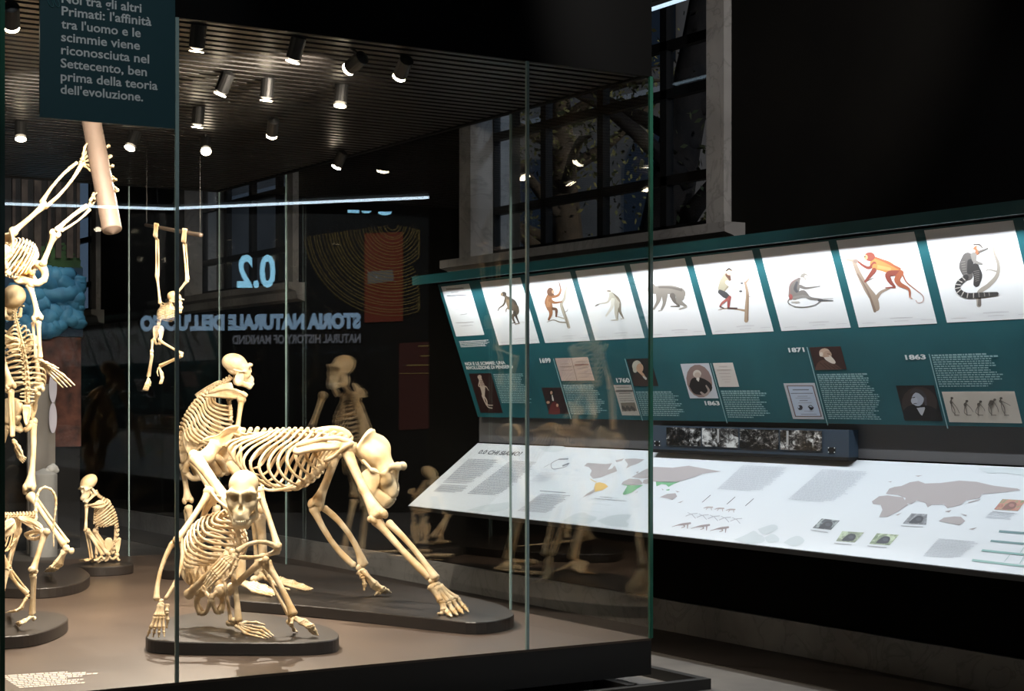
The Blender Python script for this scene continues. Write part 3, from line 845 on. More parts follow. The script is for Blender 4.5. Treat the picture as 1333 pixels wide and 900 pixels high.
LAMPS = [(15, 32, 'black can spotlight at the far left beside the hanging teal banner'),
         (256, 62, 'black can spotlight nearest the banner, just right of the front glass joint'),
         (382, 76, 'second front row can spotlight right of the banner, larger of the lit ones'),
         (456, 88, 'third front row can spotlight, dimmer and turned sideways'),
         (521, 97, 'rightmost can spotlight of the front row under the slats'),
         (288, 119, 'second row can spotlight, the leftmost one under the slats'),
         (347, 127, 'small second row spotlight between two brighter ones'),
         (443, 134, 'bright second row spotlight at the right end of its row'),
         (257, 162, 'small third row spotlight just above the brightest lamp'),
         (354, 174, 'third row spotlight near the rear edge of the slats'),
         (268, 195, 'brightest spotlight of all, deep in the case above the hanging rod'),
         (27, 178, 'small spotlight low at the left edge left of the wooden pole'),
         (439, 215, 'faint rearmost spotlight low under the case top'),
         (120, 100, 'added spotlight hidden behind the hanging teal banner'),  # unseen lamp added to light the walking skeleton
         (170, 190, 'rear spotlight below the banner beside the wooden pole')]
LAMP_AIM = {0: (.45, 1.4, -1), 2: (-.1, .45, -1), 5: (-.25, .5, -1), 7: (-.15, -.1, -1), 13: (.1, 1.3, -.75), 9: (.3, 1.1, -1), 10: (-.72, -2.1, -2.35), 3: (-.65, 3.4, -1.25), 4: (.35, 3.0, -2.0), 11: (-.1, -.35, -1), 12: (-.2, .7, -1), 14: (-.5, -.3, -1)}
LAMP_W = {0: 1.7, 1: 1.45, 2: 1.45, 3: 1.5, 4: 1.2, 5: .9, 6: .7, 7: .8, 8: .8, 9: 2.0, 10: 4.6, 12: 1.5, 14: 1.4, 13: 2.6}
for i, (u, v, lab) in enumerate(LAMPS):
    spotlight(u, v, lab, aim=LAMP_AIM.get(i, (0, .28, -1) if v < 100 else (-.05, .1, -1)), watts=BONE_LAMP_W * LAMP_W.get(i, 1.0))

# printed caption on the platform
mb = MB()
def text_rows(mb, tl, tr, bl, br, n, lift, bold=0, seed=1, rag=.25, dens=.8, th=.55, wmin=.02, wmax=.085):
    r = np.random.default_rng(seed); tl, tr, bl, br = [np.array(q, float) for q in (tl, tr, bl, br)]
    for i in range(n):
        a, b = (i + (1 - th) / 2) / n, (i + 1 - (1 - th) / 2) / n
        if i < bold: a -= .1 / n; b += .1 / n
        end = 1 - r.uniform(0, rag) * (1 if i < n - 1 else 2.2); x = 0.0
        while x < end:
            w = min(r.uniform(wmin, wmax), end - x)
            q = lambda s, f: (tl + (tr - tl) * s) * (1 - f) + (bl + (br - bl) * s) * f + lift
            mb.poly([q(x, b), q(x + w, b), q(x + w, a), q(x, a)])
            x += w + .008 + (1 - dens) * .02
text_rows(mb, GZ(0, 880, ZP), GZ(140, 871.5, ZP), GZ(26, 897, ZP), GZ(118, 890, ZP), 8, A(0, 0, .002), seed=4, rag=.4, th=.6)
mb.build('printed_caption', mat('caption_white', (214, 202, 190), 0.6), parent=case, label='small pale printed lines on the platform')

# teal banner in front of the left front glass, fixed to the case top
YB = YF - .05
def bq(u, v): return PYp(u, v, YB)
q = [bq(52, 152.5), bq(228, 168)]
x0, x1 = q[0][0], q[1][0]; z0 = (q[0][2] + q[1][2]) / 2
ban = thing('text_banner', ((x0 + x1) / 2, YB, z0), 'dark teal text banner hanging at the top left of the case', 'banner')
mb = MB(); mb.box((x0, YB, z0), (x1, YB + .012, 3.72)); mb.build('board', M_TEALD, parent=ban)
for x in (x0 + .1, x1 - .1):
    mb = MB(); mb.box((x - .02, YB + .012, 3.4), (x + .02, YF, 3.44)); mb.build('bracket', M_BLACK, parent=ban)
lines = [("Noi tra gli altri", 80, 3.2, 184), ("Primati: l'affinit\u00e0", 80, 19.6, 197), ("tra l'uomo e le", 79.6, 36.5, 183), ("scimmie viene", 79.4, 53.3, 182),
         ("riconosciuta nel", 79.4, 70.2, 194), ("Settecento, ben", 78.8, 87.5, 191), ("prima della teoria", 78.8, 104.6, 205), ("dell'evoluzione.", 78.6, 121.6, 186)]
mb = MB()
for s, u, v, ue in lines:
    p = bq(u, v); w = bq(ue, v)[0] - p[0]
    text_base(mb, s, p - A(0, .002, 0), A(1, 0, 0), UP, w, 0.0365, bold=.018)
mb.build('lettering', M_TEXTB, parent=ban, label='bold pale grey lettering')
mb = MB()
for du in (0, 8):
    c = [bq(64 + du + a, b) - A(0, .003, 0) for a, b in ((-1, -6), (2, -3), (5, 5), (4.5, 9), (1.5, 8), (-2, 1))]
    mb.tube(catmull(c + [c[0]], 24), .0012, seg=5)
mb.build('quote_mark', mat('quote_line', (52, 112, 116), .6), parent=ban, label='thin outlined quotation mark')

# =================================================================== GRAPHIC PANEL
PB = A(6.5, 0, 1.356); PT = A(6.16, 0, 2.32); PD = nrm(PT - PB); PN = A(-PD[2], 0, PD[0])
Y0, Y1 = 4.2, 10.87
def pp(u, v, off=0.0): return hit(u, v, PB, PN) + PN * off
panel = thing('graphic_panel', (6.4, 7, 1.35), 'long teal graphic panel leaning forward over the desk under a hood', 'panel')
def slab(p0, p1, y0, y1, thick, n):
    b = [A(p0[0], y0, p0[2]), A(p0[0], y1, p0[2]), A(p1[0], y1, p1[2]), A(p1[0], y0, p1[2])]
    return b, [q - n * thick for q in b]
b, tq = slab(PB, PT + PD * .02, Y0, Y1, .03, PN)
mb = MB(); mb.prism(tq, b); mb.build('board', M_TEAL, parent=panel)
for y0 in (Y0 + .05, 5.5, 8.0, Y1 - .1):
    mb = MB(); mb.prism([(6.54, y0, 1.38), (6.24, y0, 2.3), (XWI, y0, 2.3), (XWI, y0, 1.38)], [(6.54, y0 + .05, 1.38), (6.24, y0 + .05, 2.3), (XWI, y0 + .05, 2.3), (XWI, y0 + .05, 1.38)]); mb.build('bracket', M_BLACK, parent=panel)
mb = MB(); mb.box((5.955, Y0, 2.336), (5.978, Y1, 2.378)); mb.box((6.068, Y0, 2.336), (6.3, Y1, 2.378)); mb.box((5.955, Y0, 2.378), (6.3, Y1, 2.386))
for ya_ in (Y0, Y1 - .02): mb.box((5.978, ya_, 2.336), (6.068, ya_ + .02, 2.378))
mb.build('hood', mat('hood_black', (5, 5, 5), .9, spec=0.0), parent=panel, label='black hood along the top')
mb = MB(); mb.box((5.94, Y0, 2.324), (5.955, Y1, 2.386)); mb.build('hood_edge', M_TEAL, parent=panel, label='teal front strip of the hood')

SH = [((574, 373.6), (609.6, 369.4), (594.7, 438.7), (631.4, 435.5)), ((624.7, 367.3), (676.7, 361.3), (650, 449.6), (703.3, 446.7)),
      ((684.5, 360.6), (741.3, 354), (710, 446.7), (768.7, 443.7)), ((748.4, 353.3), (812.7, 345.3), (776, 443.3), (838.8, 440)),
      ((820.3, 344.6), (891, 336), (846.8, 440), (919, 436)), ((899.7, 335), (978, 326), (928.4, 436), (1008, 431)),
      ((988, 324.5), (1077.4, 314), (1018.5, 431), (1108.5, 426.6)), ((1088, 313), (1189, 302), (1119, 426), (1221, 421.5)),
      ((1202, 300), (1317, 287), (1234, 420), (1351, 414.5)), ((1331, 285.4), (1462, 270), (1365, 414), (1500, 408))]
def zoomf(ox, oy, s): return lambda x, y: (ox + x * s, oy + y * s)
class Art:
    """flat printed drawing on a plane: strokes and patches given in photo pixels"""
    def __init__(s, at, z, ink=1.0): s.at = at; s.z = z; s.ink = ink; s.mb = MB(); s.mats = []; s.lay = 0
    def _m(s, rgb):
        rgb = tuple(int(round(c * s.ink)) for c in rgb)
        m = mat('ink_%d_%d_%d' % rgb, rgb, .6)
        if m not in s.mats: s.mats.append(m)
        return s.mats.index(m)
    def patch(s, rgb, pts, smooth=True):
        mi = s._m(rgb); s.lay += 1; off = .0015 + .00006 * s.lay
        if smooth and len(pts) > 3: pts = [tuple(q[:2]) for q in catmull([A(x, y, 0) for x, y in pts] + [A(pts[0][0], pts[0][1], 0)], len(pts) * 3)[:-1]]
        s.mb.poly([s.at(*s.z(x, y), off) for x, y in pts], mi)
    def stroke(s, rgb, pts, w):
        mi = s._m(rgb); s.lay += 1; off = .0015 + .00006 * s.lay
        n = max(8, len(pts) * 5); c = catmull([A(x, y, 0) for x, y in pts], n)
        ww = np.interp(np.linspace(0, 1, n), np.linspace(0, 1, len(w)), w) if not np.isscalar(w) else [w] * n
        L = []; R = []
        for i in range(n):
            d = nrm(c[min(i + 1, n - 1)] - c[max(i - 1, 0)]); p = A(-d[1], d[0], 0) * ww[i] * .5
            L.append(c[i] + p); R.append(c[i] - p)
        v = [s.at(*s.z(q[0], q[1]), off) for q in L] + [s.at(*s.z(q[0], q[1]), off) for q in R]
        s.mb.add(v, [(i, i + 1, n + i + 1, n + i) for i in range(n - 1)], mi)
        for e in (0, n - 1): s.blob(rgb, c[e][0], c[e][1], ww[e] / 2, ww[e] / 2, same=True)
    def blob(s, rgb, x, y, rx, ry, rot=0.0, same=False):
        mi = s._m(rgb)
        if not same: s.lay += 1
        off = .0015 + .00006 * s.lay + (.00001 if same else 0)
        cr, sr = math.cos(rot), math.sin(rot)
        s.mb.poly([s.at(*s.z(x + rx * math.cos(a) * cr - ry * math.sin(a) * sr, y + rx * math.cos(a) * sr + ry * math.sin(a) * cr), off) for a in np.linspace(0, 2 * math.pi, 17)[:-1]], mi)
    def done(s, name, parent, label=None): return s.mb.build(name, s.mats, parent=parent, label=label)

SHEET_LAB = ['narrow printed title page at the far left end of the panel', 'white print of a dark brown ape stooping with hanging arms',
             'white print of an orange ape climbing beside a bare branch', 'white print of a pale long-armed gibbon walking with one arm out',
             'white print of a grey monkey walking on all fours, behind the glass corner', 'white print of a grey and red legged monkey standing on a branch',
             'white print of a grey monkey sitting with a thin looped tail', 'white print of a red and orange monkey climbing a branch',
             'white print of a dark striped monkey with a ringed bushy tail', 'white print cut off at the right edge of the photo']
sheets = []
for k, (tl, tr, bl, br) in enumerate(SH):
    c = [pp(*bl), pp(*br), pp(*tr), pp(*tl)]
    ya, yb = (c[0][1] + c[3][1]) / 2, (c[1][1] + c[2][1]) / 2
    wl = np.mean([np.dot(q - PB, PD) for q in c[:2]]); wh = np.mean([np.dot(q - PB, PD) for q in c[2:]])
    cc = [PB + PD * w + A(0, y, 0) for y, w in ((ya, wl), (yb, wl), (yb, wh), (ya, wh))]
    t = thing('printed_sheet', (cc[0] + cc[1]) / 2, SHEET_LAB[k], 'print', 'illustration sheets on the teal panel')
    mb = MB(); mb.prism([q + PN * .0002 for q in cc], [q + PN * .0012 for q in cc]); mb.build('paper', M_SHEET, parent=t)
    sheets.append(t)
    if 0 < k < 9:     # faint caption lines at the foot
        fx = lambda s, f: (bl[0] + (br[0] - bl[0]) * s + (tl[0] - bl[0]) * f, bl[1] + (br[1] - bl[1]) * s + (tl[1] - bl[1]) * f)
        for s0, s1, f in ((.05, .22, .04), (.42, .70, .085), (.46, .64, .05), (.80, .95, .05)):
            a = Art(lambda u, v, o: pp(u, v, o), lambda x, y: (x, y))
            a.stroke((224, 224, 228), [fx(s0, f), fx((s0 + s1) / 2, f + .004), fx(s1, f)], .9 if f > .06 else .55)
            a.done('caption_line', t)
at = lambda u, v, o: pp(u, v, o)
# title page
a = Art(at, zoomf(570, 340, .1333))
for x0_, x1_, y, w, c in ((85, 250, 270, 9, (120, 120, 124)), (130, 200, 305, 5, (150, 150, 154)), (95, 280, 336, 11, (128, 128, 132)), (130, 240, 372, 6, (150, 150, 154)), (120, 290, 400, 4, (140, 140, 145)),
                       (190, 290, 435, 4, (180, 180, 184)), (170, 330, 470, 3, (190, 190, 195)), (225, 285, 520, 4, (140, 140, 144)), (180, 350, 600, 4, (130, 130, 135)), (230, 340, 630, 4, (180, 180, 184))):
    a.stroke(c, [(x0_, y + 4), ((x0_ + x1_) / 2, y), (x1_, y - 6)], w)
a.done('title_lines', sheets[0])
# 1 stooping ape
a = Art(at, zoomf(570, 340, .1333)); B1 = (92, 78, 62); B2 = (66, 56, 48); B3 = (140, 120, 96)
a.stroke(B2, [(690, 360), (740, 400), (760, 450)], [30, 46, 50]); a.stroke(B1, [(665, 350), (700, 395), (745, 460)], [34, 50, 56]); a.blob(B2, 645, 322, 28, 24)
a.blob(B3, 626, 325, 13, 17); a.stroke(B3, [(672, 380), (690, 420), (700, 460)], [26, 34, 30])
a.stroke(B1, [(662, 370), (645, 425), (605, 455), (588, 485)], [22, 18, 12, 7]); a.stroke(B3, [(690, 385), (705, 430), (672, 470), (668, 495)], [20, 18, 14, 8])
a.stroke(B1, [(765, 455), (770, 500), (735, 540), (750, 600)], [56, 46, 24, 14]); a.stroke(B2, [(750, 500), (775, 560), (795, 605)], [30, 18, 10])
a.stroke(B3, [(755, 615), (800, 608)], 8); a.stroke(B2, [(730, 606), (760, 600)], 8); a.stroke((214, 212, 208), [(800, 600), (850, 594)], 5)
a.done('drawn_ape', sheets[1])
# 2 orange climbing ape with branch
z2 = zoomf(690, 340, .1333)
a = Art(at, z2); W1 = (150, 140, 122); W2 = (186, 176, 158)
a.stroke(W2, [(362, 250), (345, 310), (335, 370), (308, 420), (330, 500), (360, 580), (380, 645)], [14, 22, 26, 30, 30, 32, 30]); a.stroke(W1, [(320, 440), (345, 520), (372, 640)], [8, 12, 16])
a.stroke(W1, [(350, 600), (290, 595), (230, 575), (170, 595)], [14, 12, 10, 5]); a.stroke(W2, [(330, 560), (290, 548), (255, 540)], [12, 10, 7]); a.stroke(W1, [(340, 500), (365, 485), (370, 465)], [8, 6, 4])
a.stroke(W1, [(340, 295), (318, 285)], 7); a.done('drawn_branch', sheets[2])
a = Art(at, z2); O1 = (158, 106, 70); O2 = (112, 74, 52); O3 = (184, 132, 92)
a.stroke(O1, [(190, 350), (180, 400), (195, 460)], [58, 74, 60]); a.stroke(O3, [(185, 380), (180, 430)], [40, 44]); a.blob(O2, 200, 300, 34, 42); a.stroke(O2, [(215, 320), (235, 350)], [36, 22]); a.blob((196, 160, 130), 226, 300, 12, 18)
a.stroke(O1, [(230, 350), (280, 330), (300, 280), (288, 215)], [26, 24, 18, 10]); a.stroke(O2, [(297, 255), (283, 205)], [14, 6]); a.stroke(O1, [(195, 380), (240, 405), (310, 398)], [36, 22, 14])
a.stroke(O1, [(200, 470), (205, 520), (185, 570)], [44, 30, 20]); a.stroke(O2, [(225, 465), (258, 475), (258, 540)], [28, 26, 16]); a.done('drawn_ape', sheets[2])
# 3 pale gibbon
a = Art(at, z2); G1 = (196, 188, 172); G2 = (128, 116, 98); G3 = (222, 216, 204)
a.stroke(G2, [(800, 320), (855, 370), (875, 420)], [34, 40, 36]); a.stroke(G1, [(790, 320), (820, 380), (860, 430)], [40, 62, 58]); a.blob(G3, 772, 296, 24, 20); a.stroke(G2, [(760, 290), (785, 294)], 14)
a.stroke(G1, [(785, 350), (760, 400), (690, 415), (645, 432)], [30, 18, 12, 10]); a.stroke((84, 74, 64), [(668, 424), (640, 440)], [12, 9])
a.stroke(G3, [(810, 380), (800, 450), (745, 535)], [40, 28, 16]); a.stroke(G2, [(875, 430), (880, 490), (915, 560)], [34, 24, 10]); a.stroke(G1, [(850, 430), (845, 500), (852, 570)], [50, 36, 22])
a.stroke(G2, [(868, 460), (855, 560)], [10, 8]); a.stroke(G1, [(795, 578), (855, 573)], [8, 12]); a.stroke(G1, [(890, 563), (920, 558)], 7); a.done('drawn_gibbon', sheets[3])
# 4 grey monkey on all fours
z4 = zoomf(815, 320, .1444)
a = Art(at, z4); K1 = (140, 134, 126); K2 = (108, 102, 96); K3 = (176, 170, 160)
a.stroke(K1, [(260, 400), (330, 395), (420, 400), (490, 430)], [70, 78, 80, 96]); a.stroke(K2, [(300, 375), (400, 378), (500, 400)], [14, 16, 22]); a.blob(K1, 235, 385, 40, 44); a.blob(K3, 215, 395, 22, 32); a.blob((120, 100, 90), 222, 380, 8, 7)
a.stroke(K1, [(300, 440), (290, 500), (250, 572)], [60, 30, 14]); a.stroke(K1, [(350, 440), (345, 520), (320, 578)], [56, 30, 16]); a.stroke(K3, [(250, 574), (232, 572)], 8); a.stroke(K3, [(325, 580), (296, 586)], 9)
a.stroke(K2, [(420, 450), (440, 500), (480, 540)], [50, 28, 14]); a.stroke(K1, [(490, 460), (480, 500), (545, 545)], [76, 40, 16]); a.stroke(K3, [(545, 550), (480, 570)], [14, 8]); a.stroke(K2, [(480, 545), (405, 546)], [12, 7]); a.stroke(K2, [(500, 390), (505, 380)], 6)
a.done('drawn_monkey', sheets[4])
# 5 red legged monkey on a branch
a = Art(at, z4); T1 = (176, 152, 128)
a.stroke(T1, [(1108, 300), (1078, 335)], [10, 18]); a.stroke(T1, [(1075, 330), (1095, 430), (1090, 560), (1085, 675)], [18, 28, 34, 36]); a.stroke((140, 116, 96), [(1100, 440), (1100, 670)], [6, 10]); a.stroke(T1, [(1075, 585), (1000, 572), (900, 565), (835, 578)], [20, 12, 10, 4]); a.stroke((160, 150, 140), [(1105, 460), (1124, 456)], 4)
a.done('drawn_branch', sheets[5])
a = Art(at, z4); N1 = (176, 168, 146); N2 = (150, 142, 124)
a.stroke(N1, [(905, 270), (885, 330), (868, 385)], [54, 80, 76]); a.stroke(N2, [(930, 290), (930, 350), (895, 400)], [16, 18, 14]); a.stroke((98, 70, 58), [(920, 262), (940, 305)], [46, 20]); a.blob((222, 186, 158), 932, 240, 26, 26); a.stroke((54, 48, 44), [(905, 225), (930, 208), (955, 222)], [12, 18, 10])
a.stroke((214, 208, 196), [(935, 325), (1000, 322), (1045, 336)], [16, 10, 8]); a.stroke((220, 214, 204), [(915, 330), (960, 380), (1020, 405)], [40, 22, 8]); a.blob((88, 88, 90), 1046, 338, 12, 8); a.blob((88, 88, 90), 1036, 410, 15, 9)
a.stroke((74, 74, 76), [(850, 415), (890, 440), (930, 470)], [40, 56, 38]); a.stroke((160, 84, 80), [(935, 465), (928, 510), (925, 555)], [32, 28, 20]); a.stroke((172, 100, 94), [(920, 480), (870, 515), (850, 545)], [26, 20, 14]); a.stroke((90, 66, 66), [(850, 550), (880, 562)], 10); a.stroke((90, 66, 66), [(920, 562), (1000, 564)], 14)
a.done('drawn_monkey', sheets[5])
# 6 sitting grey monkey
a = Art(at, zoomf(985, 310, .1444)); Q1 = (134, 128, 124); Q2 = (92, 92, 96)
a.stroke((150, 128, 124), [(385, 370), (320, 420), (310, 520)], [30, 40, 44]); a.stroke(Q1, [(390, 385), (350, 440), (345, 520)], [52, 84, 70]); a.stroke(Q2, [(365, 400), (350, 460), (390, 505)], [20, 30, 16]); a.blob((150, 144, 136), 430, 345, 34, 28); a.blob((216, 204, 196), 446, 350, 16, 18); a.stroke((238, 236, 234), [(415, 375), (400, 420)], [40, 26])
a.stroke(Q1, [(395, 435), (440, 450), (500, 445), (572, 434)], [30, 20, 12, 8]); a.stroke(Q1, [(350, 530), (420, 490), (480, 540), (590, 555)], [40, 44, 24, 16]); a.stroke((150, 146, 142), [(340, 540), (420, 525), (480, 535)], [30, 26, 18]); a.stroke(Q2, [(560, 560), (690, 565)], [18, 7]); a.stroke((150, 148, 146), [(600, 548), (690, 545)], [5, 3]); a.blob((176, 100, 96), 310, 530, 16, 26)
a.stroke((110, 104, 100), [(300, 545), (285, 580), (340, 615), (430, 622), (520, 605), (575, 572)], 7); a.stroke((200, 196, 190), [(320, 575), (380, 575)], [12, 16]); a.done('drawn_monkey', sheets[6])
# 7 red monkey climbing a branch
z7 = zoomf(1085, 290, .16667)
a = Art(at, z7); V1 = (168, 150, 134); V2 = (140, 120, 106)
a.stroke(V1, [(160, 300), (200, 400), (260, 510), (320, 600), (335, 665)], [30, 36, 44, 58, 54]); a.stroke(V2, [(190, 400), (270, 540), (325, 690)], [8, 14, 22]); a.stroke(V1, [(165, 300), (100, 287)], [24, 10]); a.stroke(V1, [(330, 600), (370, 545), (440, 510)], [34, 22, 14]); a.stroke(V2, [(245, 460), (315, 432)], [14, 4])
a.done('drawn_branch', sheets[7])
a = Art(at, z7); R1 = (146, 78, 66); R2 = (208, 142, 84); R3 = (172, 100, 72)
a.stroke(R2, [(330, 320), (410, 340), (510, 385)], [90, 92, 50]); a.stroke((222, 166, 106), [(350, 345), (440, 362)], [30, 24]); a.stroke(R3, [(320, 270), (400, 300), (520, 360)], [16, 18, 18]); a.blob(R1, 285, 265, 42, 36); a.blob((214, 160, 120), 255, 270, 15, 20); a.stroke((70, 50, 46), [(238, 262), (250, 266)], 8)
a.stroke(R1, [(320, 320), (280, 352), (235, 335), (190, 300)], [34, 24, 18, 14]); a.blob((150, 130, 120), 176, 300, 20, 16); a.stroke(R2, [(325, 340), (318, 370)], [40, 34]); a.stroke(R1, [(320, 370), (290, 410), (250, 458)], [36, 28, 16])
a.stroke(R1, [(520, 390), (430, 400), (440, 450), (480, 500)], [40, 44, 36, 16]); a.stroke(R1, [(480, 505), (410, 508)], [14, 8]); a.stroke(R3, [(530, 390), (500, 440), (520, 480), (590, 520), (600, 580)], [40, 46, 34, 20, 12]); a.stroke((214, 170, 150), [(595, 580), (615, 592)], 9)
a.stroke(R3, [(535, 385), (570, 460), (640, 520), (700, 570), (700, 615), (660, 625), (646, 605)], [12, 9, 8, 6, 5, 4, 3]); a.done('drawn_monkey', sheets[7])
# 8 striped monkey
z8 = zoomf(1195, 270, .17778)
a = Art(at, z8); U1 = (176, 168, 158)
a.stroke(U1, [(545, 240), (560, 330), (590, 420), (580, 500), (520, 570), (450, 625), (448, 715)], [12, 16, 22, 28, 32, 34, 34]); a.stroke((120, 112, 106), [(455, 640), (452, 712)], [18, 26]); a.stroke(U1, [(580, 470), (520, 455), (500, 465)], [12, 9, 5]); a.stroke(U1, [(590, 400), (605, 382)], 5); a.done('drawn_branch', sheets[8])
a = Art(at, z8); H1 = (106, 102, 100); H2 = (66, 64, 64); H3 = (206, 202, 196)
a.stroke(H1, [(365, 370), (350, 430), (370, 500)], [80, 96, 70]); a.stroke(H2, [(385, 400), (380, 470)], [44, 40])
a.stroke(H2, [(420, 440), (440, 500), (430, 560)], [60, 66, 46])
for i in range(6): a.stroke((150, 146, 140), [(318 + i * 3, 400 + i * 18), (345 + i * 3, 396 + i * 18)], 4); a.stroke((134, 130, 126), [(410 + i * 3, 470 + i * 14), (450, 462 + i * 14)], 4)
a.blob((168, 112, 80), 430, 315, 26, 34); a.blob((236, 226, 216), 455, 296, 22, 20); a.stroke((80, 74, 70), [(410, 272), (450, 272), (475, 296)], [8, 12, 8]); a.stroke((232, 228, 224), [(380, 315), (410, 320)], [20, 26])
a.stroke((110, 106, 102), [(450, 325), (485, 312), (512, 300)], [16, 14, 9]); a.stroke((146, 142, 138), [(410, 350), (420, 395), (470, 412)], [44, 26, 12])
a.stroke(H2, [(355, 510), (300, 560), (300, 610), (360, 645), (450, 642), (580, 632)], [36, 40, 42, 40, 36, 26])
for x_, y_, dx, dy in ((335, 520, 12, 12), (310, 540, 16, 8), (296, 565, 18, 2), (292, 590, 18, -4), (303, 612, 14, -12), (330, 632, 8, -16), (366, 643, 3, -17), (410, 645, 0, -17), (450, 640, -2, -16), (490, 636, -2, -14), (525, 634, -2, -12)):
    a.stroke((150, 146, 140) if x_ > 430 else H3, [(x_ - dx, y_ - dy), (x_ + dx, y_ + dy)], 7)
a.done('drawn_monkey', sheets[8])

# pictures in the lower half of the panel
def picture(quad, name, label, rgb, cat='picture'):
    c = [pp(*q) for q in quad]   # tl tr br bl
    ya, yb = (c[0][1] + c[3][1]) / 2, (c[1][1] + c[2][1]) / 2
    wh = np.mean([np.dot(q - PB, PD) for q in c[:2]]); wl = np.mean([np.dot(q - PB, PD) for q in c[2:]])
    cc = [PB + PD * w + A(0, y, 0) for y, w in ((ya, wl), (yb, wl), (yb, wh), (ya, wh))]
    t = thing(name, (cc[0] + cc[1]) / 2, label, cat, 'historical pictures on the teal panel')
    mb = MB(); mb.prism([q + PN * .0002 for q in cc], [q + PN * .0012 for q in cc]); mb.build('print', mat('print_%d_%d_%d' % rgb, rgb, .5), parent=t)
    return t
t = picture(((610, 486.5), (639, 486), (655, 538), (626, 537.5)), 'skeleton_picture', 'dark picture of a pale standing skeleton under the panel heading', (40, 18, 18))
a = Art(at, zoomf(590, 455, .15)); S1 = (196, 180, 168)
a.blob(S1, 230, 240, 18, 18); a.stroke(S1, [(235, 255), (255, 320), (265, 400)], [26, 44, 20])
for i in range(5): a.stroke((96, 66, 62), [(228 + i * 4, 272 + i * 11), (262 + i * 4, 268 + i * 11)], 4)
a.stroke(S1, [(232, 270), (225, 320), (280, 320), (308, 355)], [9, 8, 8, 5]); a.stroke(S1, [(262, 400), (290, 440), (300, 480), (345, 485)], [14, 10, 8, 6]); a.stroke(S1, [(255, 400), (280, 460), (305, 500), (340, 510)], [14, 9, 7, 6]); a.done('drawn_skeleton', t)
t = picture(((722, 467), (765, 465), (774, 495.5), (732, 496)), 'book_picture', 'pinkish picture of an open book beside the first date', (206, 184, 176))
a = Art(at, zoomf(590, 455, .15)); a.stroke((140, 116, 108), [(1025, 76), (1050, 170), (1076, 272)], 4)
for x0_, x1_, y, w in ((925, 1000, 125, 3), (930, 1025, 150, 6), (940, 1030, 180, 3), (1065, 1150, 105, 3), (1060, 1170, 132, 12), (1075, 1170, 160, 4), (1090, 1200, 210, 3), (1100, 1210, 240, 3)): a.stroke((150, 110, 104) if w > 8 else (168, 146, 138), [(x0_, y + 2), (x1_, y - 2)], w)
a.done('printed_lines', t)
SK = (212, 170, 140)
t = picture(((705, 505), (730, 504.5), (741, 539), (715, 539)), 'portrait', 'small dark red portrait of a robed person with a white collar', (44, 20, 22), 'portrait')
a = Art(at, zoomf(590, 455, .15)); a.patch((104, 34, 32), [(825, 560), (850, 480), (880, 450), (915, 490), (925, 560)]); a.blob((30, 16, 16), 855, 380, 26, 34); a.blob(SK, 853, 376, 10, 15); a.stroke((226, 220, 212), [(860, 400), (868, 440)], [10, 14]); a.blob(SK, 825, 460, 14, 12); a.blob(SK, 905, 485, 10, 14); a.done('painted_figure', t)
t = picture(((815.6, 467.4), (848, 466.5), (856, 502.5), (825.4, 503)), 'portrait', 'dark portrait of a white wigged person resting chin on hand', (34, 26, 24), 'portrait')
a = Art(at, zoomf(790, 455, .135)); a.patch((62, 38, 30), [(262, 352), (250, 260), (290, 225), (370, 235), (400, 300), (440, 352)]); a.blob((204, 200, 186), 292, 160, 46, 54); a.blob((196, 190, 176), 275, 195, 22, 30); a.blob(SK, 320, 180, 34, 46); a.stroke(SK, [(325, 220), (350, 245), (375, 280)], [26, 24, 16]); a.stroke((226, 222, 214), [(355, 262), (378, 282)], [14, 20]); a.done('painted_figure', t)
t = picture(((798.8, 501.6), (821.7, 501.3), (833, 541), (810, 541)), 'title_page', 'small cream title page with a woodcut below the second date', (202, 196, 188), 'picture')
a = Art(at, zoomf(790, 455, .135))
for x0_, x1_, y, w in ((95, 215, 365, 6), (95, 245, 402, 20), (120, 230, 424, 7), (115, 245, 452, 4), (125, 250, 475, 4), (130, 260, 495, 4)): a.stroke((110, 104, 100), [(x0_, y), (x1_, y - 2)], w)
a.patch((128, 116, 104), [(135, 515), (270, 510), (292, 592), (150, 598)], False)
for i in range(9): a.blob((84, 76, 68), 155 + i * 14, 560 + (i % 3) * 10, 10, 18)
a.done('printed_lines', t)
t = picture(((885.6, 474), (922, 473), (936, 518.5), (898.7, 519)), 'portrait', 'white bordered oval portrait of a seated white haired person in black', (214, 220, 230), 'portrait')
a = Art(at, zoomf(790, 455, .135)); a.blob((150, 128, 124), 893, 305, 122, 162, -.28); a.patch((26, 22, 24), [(795, 355), (815, 290), (860, 268), (930, 280), (1005, 330), (1015, 390), (960, 430), (850, 430)]); a.blob((226, 218, 210), 872, 235, 40, 38); a.blob((206, 190, 180), 876, 250, 30, 30); a.stroke((236, 232, 226), [(880, 285), (885, 305)], [30, 10]); a.stroke((176, 160, 152), [(910, 415), (950, 440), (985, 400), (960, 350)], [18, 26, 22, 14]); a.done('photographed_figure', t)
t = picture(((927.7, 473), (953.6, 472.3), (962.5, 503.6), (937, 504)), 'title_page', 'plain white title page right of the oval portrait', (226, 220, 216), 'picture')
a = Art(at, zoomf(790, 455, .135))
for x0_, x1_, y, w in ((1085, 1160, 165, 4), (1065, 1195, 198, 6), (1085, 1190, 232, 5), (1100, 1200, 265, 4), (1115, 1195, 290, 3), (1140, 1190, 315, 3)): a.stroke((196, 184, 180), [(x0_, y), (x1_, y - 2)], w)
a.done('printed_lines', t)
t = picture(((1054, 452.3), (1094.3, 451), (1102.3, 481), (1061.3, 482)), 'portrait', 'brown portrait of a person with a long white beard', (58, 36, 34), 'portrait')
